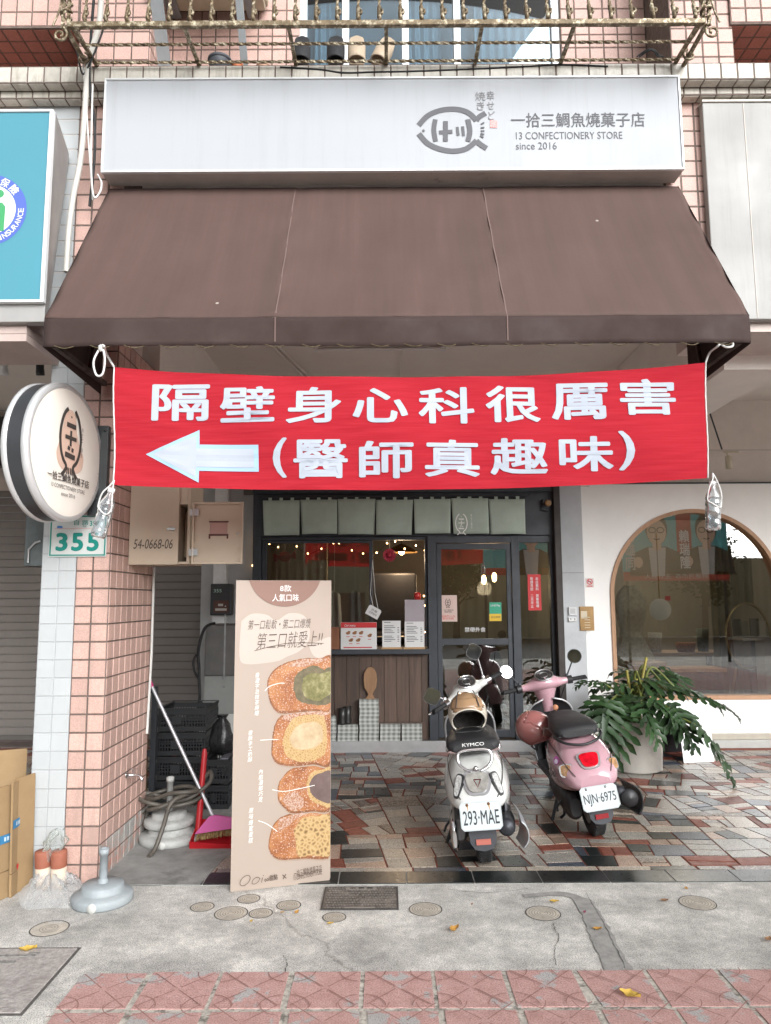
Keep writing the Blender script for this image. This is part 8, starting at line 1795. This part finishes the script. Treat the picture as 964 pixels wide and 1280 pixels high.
    secs = [(-.225, .024, .024, 0), (-.18, .030, .028, .0), (-.13, .040, .034, .0), (-.07, .098, .062, .012), (0, .122, .078, .02), (.07, .098, .062, .012), (.13, .040, .034, 0), (.18, .030, .028, 0), (.225, .024, .024, 0)]
    rings = []
    for x, a, c, dz in secs: rings.append([Vector((x, .95 + .02 * (abs(x) > .1) * 0 + a * math.cos(t) - .25 * abs(x) * .35, hz + dz + c * math.sin(t) - .0 + .0)) for t in [2 * math.pi * k / 16 for k in range(16)]])
    b_.loft(rings)
    b_.loft([superring(.955, hz + .02, .074, .074, 2, 18) and [Vector((rx * math.cos(t), .955 + yo + ry * math.sin(t), z)) for t in [2 * math.pi * k / 18 for k in range(18)]] for rx, ry, yo, z in ((.105, .10, 0, hz + .01), (.098, .092, .005, hz - .05), (.07, .074, .015, hz - .11), (.05, .06, .03, hz - .17), (.052, .06, .045, hz - .22))])
    cw = put(steer(b_), 'handlebar_cowl', BODY, sub=1)
    dn = Vector((0, -.62, .78)); b_ = MB(); b_.lathe([(.0, .004), (.056, .004), (.058, 0)], Vector((0, .89, hz + .078)), dn, 28); b_.v = [Vector((v.x * 1.25, v.y, v.z)) for v in b_.v]; di = put(steer(b_), 'speedometer', mat('dial_dark', (.03, .03, .03), .15, coat=1.), cw)
    b_ = MB(); b_.tube([Vector((.074 * math.cos(t), .89, hz + .078)) + Vector((0, .78, .62)) * .06 * math.sin(t) + dn * .004 for t in [2 * math.pi * k / 28 for k in range(29)]], .006, 8); b_.tube([Vector((.034 * math.cos(t), .89, hz + .078)) + Vector((0, .78, .62)) * .028 * math.sin(t) + dn * .006 for t in [2 * math.pi * k / 18 for k in range(19)]], .002, 6); put(steer(b_), 'dial_ring', CHROME if white else STEEL, cw)
    for sgn in (-1, 1):
        b_ = MB(); b_.tube([(sgn * .195, .935, hz), (sgn * .235, .93, hz)], [.034, .034], 14); put(steer(b_), 'switch_block', CHROME if white else BLACK_PLASTIC)
        b_ = MB(); b_.tube([(sgn * .236, .93, hz), (sgn * .25, .928, hz), (sgn * .345, .915, hz - .002), (sgn * .35, .915, hz)], [.017, .0165, .0165, .021], 14)
        for k in range(7): b_.lathe([(.0165, 0), (.0185, .003), (.0165, .006)], (sgn * (.26 + .011 * k), .926 - .0013 * k, hz), (sgn, -.12, 0), 14)
        put(steer(b_), 'grip', BLACK_RUBBER)
        b_ = MB(); b_.tube(smooth_path([(sgn * .22, .965, hz - .005), (sgn * .25, .985, hz - .008), (sgn * .31, .975, hz - .012), (sgn * .355, .965, hz - .012), (sgn * .362, .967, hz - .012)], 4), [.010] * 13 + [.008, .007, .006, .0075], 8); put(steer(b_), 'brake_lever', CHROME if white else BLACK_METAL)
        mp_ = Vector(cfg['mirror'][0 if sgn < 0 else 1]); rt = Vector((sgn * .2, .945, hz + .03))
        b_ = MB(); b_.lathe([(.016, -.03), (.016, .012), (.01, .02)], rt, (0, 0, 1), 10); b_.tube(smooth_path([rt, rt.lerp(mp_, .55) + Vector((sgn * .02, .01, .03)), mp_ + Vector((0, .012, -.03 if white else -.0))], 6), .007, 8); stem_ = put(steer(b_), 'mirror_stem', CHROME if white else BLACK_METAL)
        mn = Vector(cfg['mirror_n'][0 if sgn < 0 else 1]).normalized(); mu_ = (Vector((1, 0, 0)) - mn * mn.x).normalized(); mv = mn.cross(mu_) * -1
        if mv.z < 0: mv = -mv
        if white: q = [(.058 * math.copysign(abs(math.cos(t)) ** .62, math.cos(t)), .058 * math.copysign(abs(math.sin(t)) ** .62, math.sin(t))) for t in [2 * math.pi * k / 28 for k in range(28)]]; ca = .72; q = [(x * math.cos(ca) - y * math.sin(ca), x * math.sin(ca) + y * math.cos(ca)) for x, y in q]
        else: q = [(.058 * math.cos(t), .058 * math.sin(t)) for t in [2 * math.pi * k / 28 for k in range(28)]]
        b_ = MB(); b_.poly(q, (mp_, mu_, mv, mn), .012, 0, -.011); b_.poly([(-x * .6, y * .6) for x, y in q], (mp_ - mn * .011, mu_ , mv, -mn), .014); mr_ = put(steer(b_), 'mirror', CHROME if white else BLACK_METAL, stem_, bevel=.003)
        b_ = MB(); b_.poly([(x * .92, y * .92) for x, y in q], (mp_, mu_, mv, mn), 0, 0, .0018); put(steer(b_), 'mirror_glass', mat('mirror', (.7, .7, .7), .05, metal=1.), stem_)
    return root
def world_of(root, p): 
    from mathutils import Euler
    return Vector(root.location) + Euler(root.rotation_euler, 'XYZ').to_matrix() @ Vector(p)
PAINT_W = mat('white_paint', (.63, .635, .61), .25, coat=1., var=.02, vscale=4); PAINT_P = mat('pink_paint', (.50, .295, .335), .25, coat=1., var=.02, vscale=4)
white_sc = scooter(dict(label='white retro scooter with chrome trim, tan helmet on the seat and plate 293-MAE', loc=(.60, 4.72, .009), lean=-5, yaw=-5, steer=40, white=True, paint=PAINT_W,
    shell=[(-.292, .43, .375, .06, .09), (-.275, .462, .36, .095, .125), (-.215, .53, .35, .12, .165), (-.13, .592, .34, .13, .192), (0, .640, .335, .135, .207), (.15, .66, .335, .135, .21), (.32, .655, .335, .13, .195), (.48, .63, .34, .115, .165), (.60, .58, .35, .10, .13)],
    seat=[(-.07, .685, .125, .024), (-.052, .692, .158, .042), (.0, .696, .172, .050), (.12, .70, .172, .050), (.27, .70, .165, .050), (.42, .705, .14, .048), (.55, .70, .11, .044), (.62, .685, .09, .03)],
    rail=[(-.03, -.188, .573), (-.07, -.178, .59), (-.098, -.162, .62), (-.102, -.152, .655), (-.088, -.146, .68), (-.045, -.144, .69), (.045, -.144, .69), (.088, -.146, .68), (.102, -.152, .655), (.098, -.162, .62), (.07, -.178, .59), (.03, -.188, .573)],
    tail=(-.222, .505), lamp=(.064, .125), ind=(.112, -.222, .500), indn=(.42, -.80, .50), indt=.26, inds=(.034, .120), plate=(-.318, .352, .155), number='293·MAE', shield=(.185, .80), hz=.90,
    mirror=[(-.30, .93, 1.00), (.20, .93, 1.14)], mirror_n=[(-.52, -.80, .12), (-.30, -.92, -.02)]))
pink_sc = scooter(dict(label='pale pink retro scooter with black seat, red tail lamp and plate NJN-6975', loc=(1.425, 5.22, .009), lean=-9, yaw=-1, steer=3, white=False, paint=PAINT_P,
    shell=[(-.285, .455, .375, .07, .10), (-.265, .49, .365, .10, .14), (-.205, .555, .36, .125, .178), (-.12, .615, .35, .14, .20), (0, .655, .345, .145, .212), (.15, .67, .345, .142, .212), (.32, .66, .345, .132, .195), (.46, .62, .345, .11, .16), (.55, .56, .35, .09, .12)],
    seat=[(-.06, .685, .11, .02), (-.045, .698, .14, .036), (.0, .705, .155, .046), (.12, .71, .155, .05), (.26, .71, .145, .05), (.4, .72, .12, .05), (.52, .715, .095, .045), (.59, .70, .07, .03)],
    rail=[(-.15, .10, .665), (-.162, .02, .672), (-.15, -.06, .664), (-.10, -.125, .642), (0, -.15, .628), (.10, -.125, .642), (.15, -.06, .664), (.162, .02, .672), (.15, .10, .665)],
    tail=(-.215, .530), lamp=(.058, .10), ind=(.150, -.185, .485), indn=(.62, -.72, .35), indt=.1, inds=(.072, .070), plate=(-.325, .325, .150), number='NJN·6975', shield=(.19, .79), hz=.905,
    mirror=[(-.285, .95, 1.06), (.30, .95, 1.08)], mirror_n=[(.30, -1, .35), (-.12, -1, .06)]))
# stickers and script on the pink scooter's flank
def deco(mb, name, m): return mb.build(name, m, pink_sc, local=True)
nn_ = Vector((-.80, -.50, .34)).normalized(); v_ = Vector((.25, .15, 1)); v_ = (v_ - nn_ * v_.dot(nn_)).normalized(); u_ = v_.cross(nn_)
b_ = MB(); b_.poly(arc(0, 0, .028, 0, 345, 23), (Vector((-.1905, -.135, .548)), u_, v_, nn_), 0, 0, .012); deco(b_, 'sticker', mat('violet_sticker', (.35, .07, .26), .4, var=.6, vscale=70))
b_ = MB(); b_.poly(arc(0, -.006, .016, 0, 340, 17), (Vector((-.1905, -.135, .548)), u_, v_, nn_), 0, 0, .0135); deco(b_, 'sticker_figure', mat('lilac_print', (.55, .5, .6), .5, var=.3, vscale=90))
b_ = MB(); fr_ = (Vector((-.218, -.07, .445)), Vector((.35, -.937, 0)).normalized(), Vector((0, 0, 1)), Vector((-.937, -.35, 0)).normalized())
b_.ribbon([(p.x, p.y) for p in smooth_path([Vector(q) for q in ((-.045, -.012, 0), (-.04, .022, 0), (-.025, .012, 0), (-.03, -.012, 0), (-.015, .005, 0), (-.008, -.012, 0), (.004, .02, 0), (.004, -.012, 0), (.016, .004, 0), (.022, -.01, 0))], 4)], .005, fr_, .006); b_.box(0, 0, 0, .0001, .0001, .0001); deco(b_, 'script_badge', DARK_PRINT)
b_ = MB(); b_.tube(smooth_path([(.05, .90, .70), (.055, .885, .66), (.05, .88, .62)], 4), .003, 6); b_.lathe([(0, -.02), (.012, -.012), (.014, .012), (0, .02)], (.05, .87, .60), n=10); b_.lathe([(.0, 0), (.022, 0), (.022, .008), (0, .01)], (.05, .905, .715), (0, -1, .1), 16); deco(b_, 'key_and_charm', mat('orange_charm', (.45, .2, .1), .5, var=.5, vscale=60))
# ---- helmets
def helmet(loc, yaw, pitch, cols, lab, r=.13, trim=True):
    t = thing('helmet', lab, 'helmet', loc, None, rot=(R(pitch[0]), R(pitch[1]), R(yaw)))
    b_ = MB(); N, Mv = 44, 30
    idx = {}
    def pt(i, j):
        a = 2 * math.pi * i / N; th = math.pi * j / Mv; s = Vector((math.sin(th) * math.sin(a), -math.sin(th) * math.cos(a), math.cos(th)))
        return Vector((s.x * r * .94, s.y * r * 1.12, s.z * r * 1.02)), s
    vs = [pt(i, j)[0] for j in range(Mv + 1) for i in range(N)]; fs = [[], []]
    for j in range(Mv):
        for i in range(N):
            s = pt(i + .5, j + .5)[1]
            if s.z < -.70: continue
            if s.y < 0 and (s.x / .86) ** 2 + ((s.z + .34) / .56) ** 2 < 1: continue
            k = 0 if (s.z > .10 and s.y < .55 and abs(s.x) < .78) else 1
            fs[k].append((j * N + i, (j + 1) * N + i, (j + 1) * N + (i + 1) % N, j * N + (i + 1) % N))
    for k in (0, 1): b_.add(vs, fs[k], k, True)
    b_.build('shell', cols[:2], t, local=True, solid=.008)
    b_ = MB(); q = [Vector((p[0] * .9)) for p in [pt(i, j) for j in range(Mv + 1) for i in range(N)]]; f2 = []
    for j in range(Mv):
        for i in range(N):
            s = pt(i + .5, j + .5)[1]
            if s.z < -.74 or (s.y < -.35 and s.z < .14): continue
            f2.append((j * N + i, j * N + (i + 1) % N, (j + 1) * N + (i + 1) % N, (j + 1) * N + i))
    b_.add(q, f2, 0, True); b_.build('lining', mat('dark_lining', (.03, .026, .024), .95, var=.4, vscale=40), t, local=True)
    b_ = MB()
    rim = []
    for k in range(41):
        a = R(-38 + 256 * k / 40); x, z = .86 * math.cos(a), -.34 + .56 * math.sin(a); rim.append(Vector((x * r * .96, -r * 1.14 * math.sqrt(max(.02, 1 - x * x - z * z)), z * r * 1.03)))
    b_.tube(rim, .005, 8); b_.build('edge_trim', cols[2], t, local=True)
    b_ = MB(); b_.grid(lambda u, v: Vector((r * 1.02 * math.sin(R(-58 + 116 * u)) * math.cos(R(16 + 26 * v)) , -r * 1.2 * math.cos(R(-58 + 116 * u)) * math.cos(R(16 + 26 * v)), r * 1.10 * math.sin(R(16 + 26 * v)))), 20, 8); b_.build('visor', cols[3], t, local=True, solid=.004)
    if trim:
        b_ = MB()
        for x0 in (-.35, .35): b_.tube([Vector((r * (x0 * math.cos(ph) + .0), -r * 1.21 * math.sin(ph) * math.sqrt(1 - x0 * x0) if ph > 0 else 0, 0)) * 0 + Vector((r * 1.0 * x0 * (1 + .6 * (1 - k / 14)), -r * 1.18 * math.cos(R(18 + 62 * k / 14)) * math.sqrt(1 - x0 * x0), r * 1.10 * math.sin(R(18 + 62 * k / 14)))) for k in range(15) for ph in (0,)], .0035, 6)
        b_.build('seam_line', DARK_PRINT, t, local=True)
    b_ = MB(); b_.tube(smooth_path([(-r * .8, -.03, -r * .66), (-r * .62, -.08, -r * .82), (-r * .1, -.06, -r * .86), (r * .5, -.07, -r * .84), (r * .8, -.03, -r * .66)], 5), .006, 6); b_.build('chin_strap', BLACK_RUBBER, t, local=True)
    return t
TAN = mat('tan_gloss', (.34, .215, .12), .22, coat=.8, var=.05); CRM = mat('cream_gloss', (.5, .46, .38), .22, coat=.8)
helmet(world_of(white_sc, (-.012, .20, .855)), -4, (-6, -5), [TAN, CRM, mat('cream_edge', (.6, .56, .48), .4), TAN], 'tan and cream open face helmet resting on the seat of the white scooter', .132)
ROSE = mat('dusty_rose_gloss', (.33, .125, .115), .2, coat=1.)
helmet(world_of(pink_sc, (-.20, .56, .64)), 62, (24, -14), [ROSE, ROSE, ROSE, mat('rose_smoke', (.22, .12, .10), .15, coat=1)], 'dusty rose open face helmet hanging at the left of the pink scooter seat', .132, False)

# ================================================================== ACROSS THE ROAD (seen only in the shop windows)
ff = thing('corrugated_fence', 'pale corrugated site fence across the road', 'fence', (4, -17.5, -.15))
b_ = MB(); b_.grid(lambda u, v: Vector((-26 + 60 * u, -17.5 + .05 * math.sin(u * 60 * 14), -.15 + 3.6 * v)), 1400, 1, 0, False); b_.build('sheeting', mat('cream_sheeting', (.50, .45, .31), .6, var=.1, vscale=.6), ff)
b_ = MB(); b_.tube([(10.5, -16.6, -.1), (10.5, -16.6, 7)], .18, 12); solo(b_, 'street_pole', mat('grey_pole', (.3, .3, .29), .7), 'grey street pole across the road', 'pole')
def hoarding(x0, x1, y, z0, z1, lab, kind):
    t = thing('campaign_banner', lab, 'banner', ((x0 + x1) / 2, y, z0), 'campaign banners along the road'); BK = lambda x, z, o=0.: (Vector((x, y + o, z)), Vector((-1, 0, 0)), Vector((0, 0, 1)), Vector((0, 1, 0)))
    W, Hh = x1 - x0, z1 - z0; TEAL = mat('teal_print', (.10, .55, .60), .6); SKIN = mat('printed_skin', (.85, .58, .45), .6); SUIT = mat('printed_suit', (.03, .03, .035), .6); HAIR = mat('printed_hair', (.03, .025, .022), .6)
    b_ = MB(); b_.box(x0, y - .02, z0, x1, y, z1); b_.build('sheet', TEAL, t)
    b_ = MB(); b_.box(x0, y, z0, x1, y + .004, z0 + Hh * .12); b_.build('red_band', RED_PRINT, t)
    for x in (x0 + .1, x1 - .1): b_ = MB(); b_.box(x - .03, y - .08, -.15, x + .03, y - .021, z1); b_.build('post', BLACK_METAL, t)
    def man(cx, s):
        zc = z0 + Hh * .68
        b_ = MB(); b_.poly([(-.62 * s, -1.0 * s), (.62 * s, -1.0 * s), (.55 * s, -.52 * s), (.2 * s, -.36 * s), (-.2 * s, -.36 * s), (-.55 * s, -.52 * s)], BK(cx, zc, .004)); b_.build('suit', SUIT, t)
        b_ = MB(); b_.poly([(-.14 * s, -1.0 * s), (.14 * s, -1.0 * s), (.19 * s, -.38 * s), (-.19 * s, -.38 * s)], BK(cx, zc, .006)); b_.build('shirt', WHITE_PRINT, t)
        b_ = MB(); b_.poly([(.24 * s * math.cos(a), .34 * s * math.sin(a) + .02 * s) for a in [k * .2618 for k in range(24)]], BK(cx, zc, .0075)); b_.build('hair', HAIR, t)
        b_ = MB(); b_.poly([(.21 * s * math.cos(a), .27 * s * math.sin(a) - .05 * s) for a in [k * .2618 for k in range(24)]], BK(cx, zc, .009)); b_.poly([(-.09 * s, -.44 * s), (.09 * s, -.44 * s), (.1 * s, -.25 * s), (-.1 * s, -.25 * s)], BK(cx, zc, .0088)); b_.poly([(.42 * s + .1 * s * math.cos(a), -.7 * s + .12 * s * math.sin(a)) for a in [k * .5236 for k in range(12)]], BK(cx, zc, .009)); b_.build('skin', SKIN, t)
        b_ = MB()
        for e in (-1, 1): b_.ribbon([(e * .09 * s + .075 * s * math.cos(k * .5236), .0 + .06 * s * math.sin(k * .5236)) for k in range(13)], .026 * s, BK(cx, zc, .0105))
        b_.ribbon([(-.07 * s, -.19 * s), (0, -.21 * s), (.07 * s, -.19 * s)], .028 * s, BK(cx, zc, .0105)); b_.build('features', HAIR, t)
    if kind == 0:
        man(x0 + W * .33, Hh * .62); man(x0 + W * .80, Hh * .60)
        b_ = MB(); b_.box(x0 + W * .52, y, z0 + Hh * .12, x0 + W * .66, y + .003, z1); b_.build('red_panel', RED_PRINT, t)
        text('賴\n瑞\n隆', 'lettering', mat('bright_print', (.9, .9, .9), .6), t, BK(x0 + W * .59, z0 + Hh * .42, .008), w=W * .1, h=Hh * .52, bold=.04, mirror=True)
        text('高\n雄\n同', 'lettering', WHITE_PRINT, t, BK(x0 + W * .07, z0 + Hh * .42, .006), w=W * .1, h=Hh * .56, bold=.04, mirror=True)
        text('人民作主  為市民服務', 'lettering', WHITE_PRINT, t, BK(x0 + W * .5, z0 + Hh * .06, .007), w=W * .6, h=Hh * .07, mirror=True)
    else:
        man(x0 + W * .66, Hh * .68)
        text('青\n年', 'lettering', WHITE_PRINT, t, BK(x0 + W * .16, z0 + Hh * .62, .006), w=W * .16, h=Hh * .42, bold=.04, mirror=True)
hoarding(6.05, 8.75, -2.2, 2.05, 3.95, 'wide teal and red campaign banner with two suited figures along the road', 0)
hoarding(2.4, 4.3, -2.2, 2.2, 3.7, 'small teal campaign banner with one suited figure along the road', 1)
def tree(x, y, h, s, lab):
    t = thing('street_tree', lab, 'tree', (x, y, -.15), 'trees across the road'); rt = random.Random(int(x * 10) + 3)
    b_ = MB(); b_.tube([(x, y, -.15), (x + .05, y, h * .4), (x, y, h * .8)], [.16, .12, .05], 8)
    for k in range(6): a = k * 1.05; b_.tube([(x, y, h * (.4 + .05 * k)), (x + s * .5 * math.cos(a), y + s * .5 * math.sin(a), h * (.6 + .05 * k))], [.05, .015], 6)
    b_.build('trunk', mat('bark', (.12, .09, .06), .9, var=.3), t)
    b_ = MB()
    cl_ = [Vector((x + rt.gauss(0, s * .45), y + rt.gauss(0, s * .45), h * .85 + rt.gauss(0, s * .32))) for _ in range(22)]
    for _ in range(2600):
        c = rt.choice(cl_) + Vector((rt.gauss(0, .28), rt.gauss(0, .28), rt.gauss(0, .24))); u = Vector((rt.gauss(0, 1), rt.gauss(0, 1), rt.gauss(0, .6))).normalized(); v = u.orthogonal().normalized(); L_ = rt.uniform(.09, .17)
        b_.add([c - u * L_, c + v * L_ * .4, c + u * L_, c - v * L_ * .4], [(0, 1, 2, 3)])
    b_.build('crown', mat('street_foliage', (.06, .09, .028), .7, island=.4), t)
tree(3.0, -15.5, 3.2, 1.3, 'round crowned street tree across the road, nearer the campaign banners'); tree(14.0, -16.0, 3.6, 1.6, 'wider street tree across the road by the far fence end'); tree(-6.0, -16.2, 4.2, 1.8, 'tall street tree across the road at the far left')
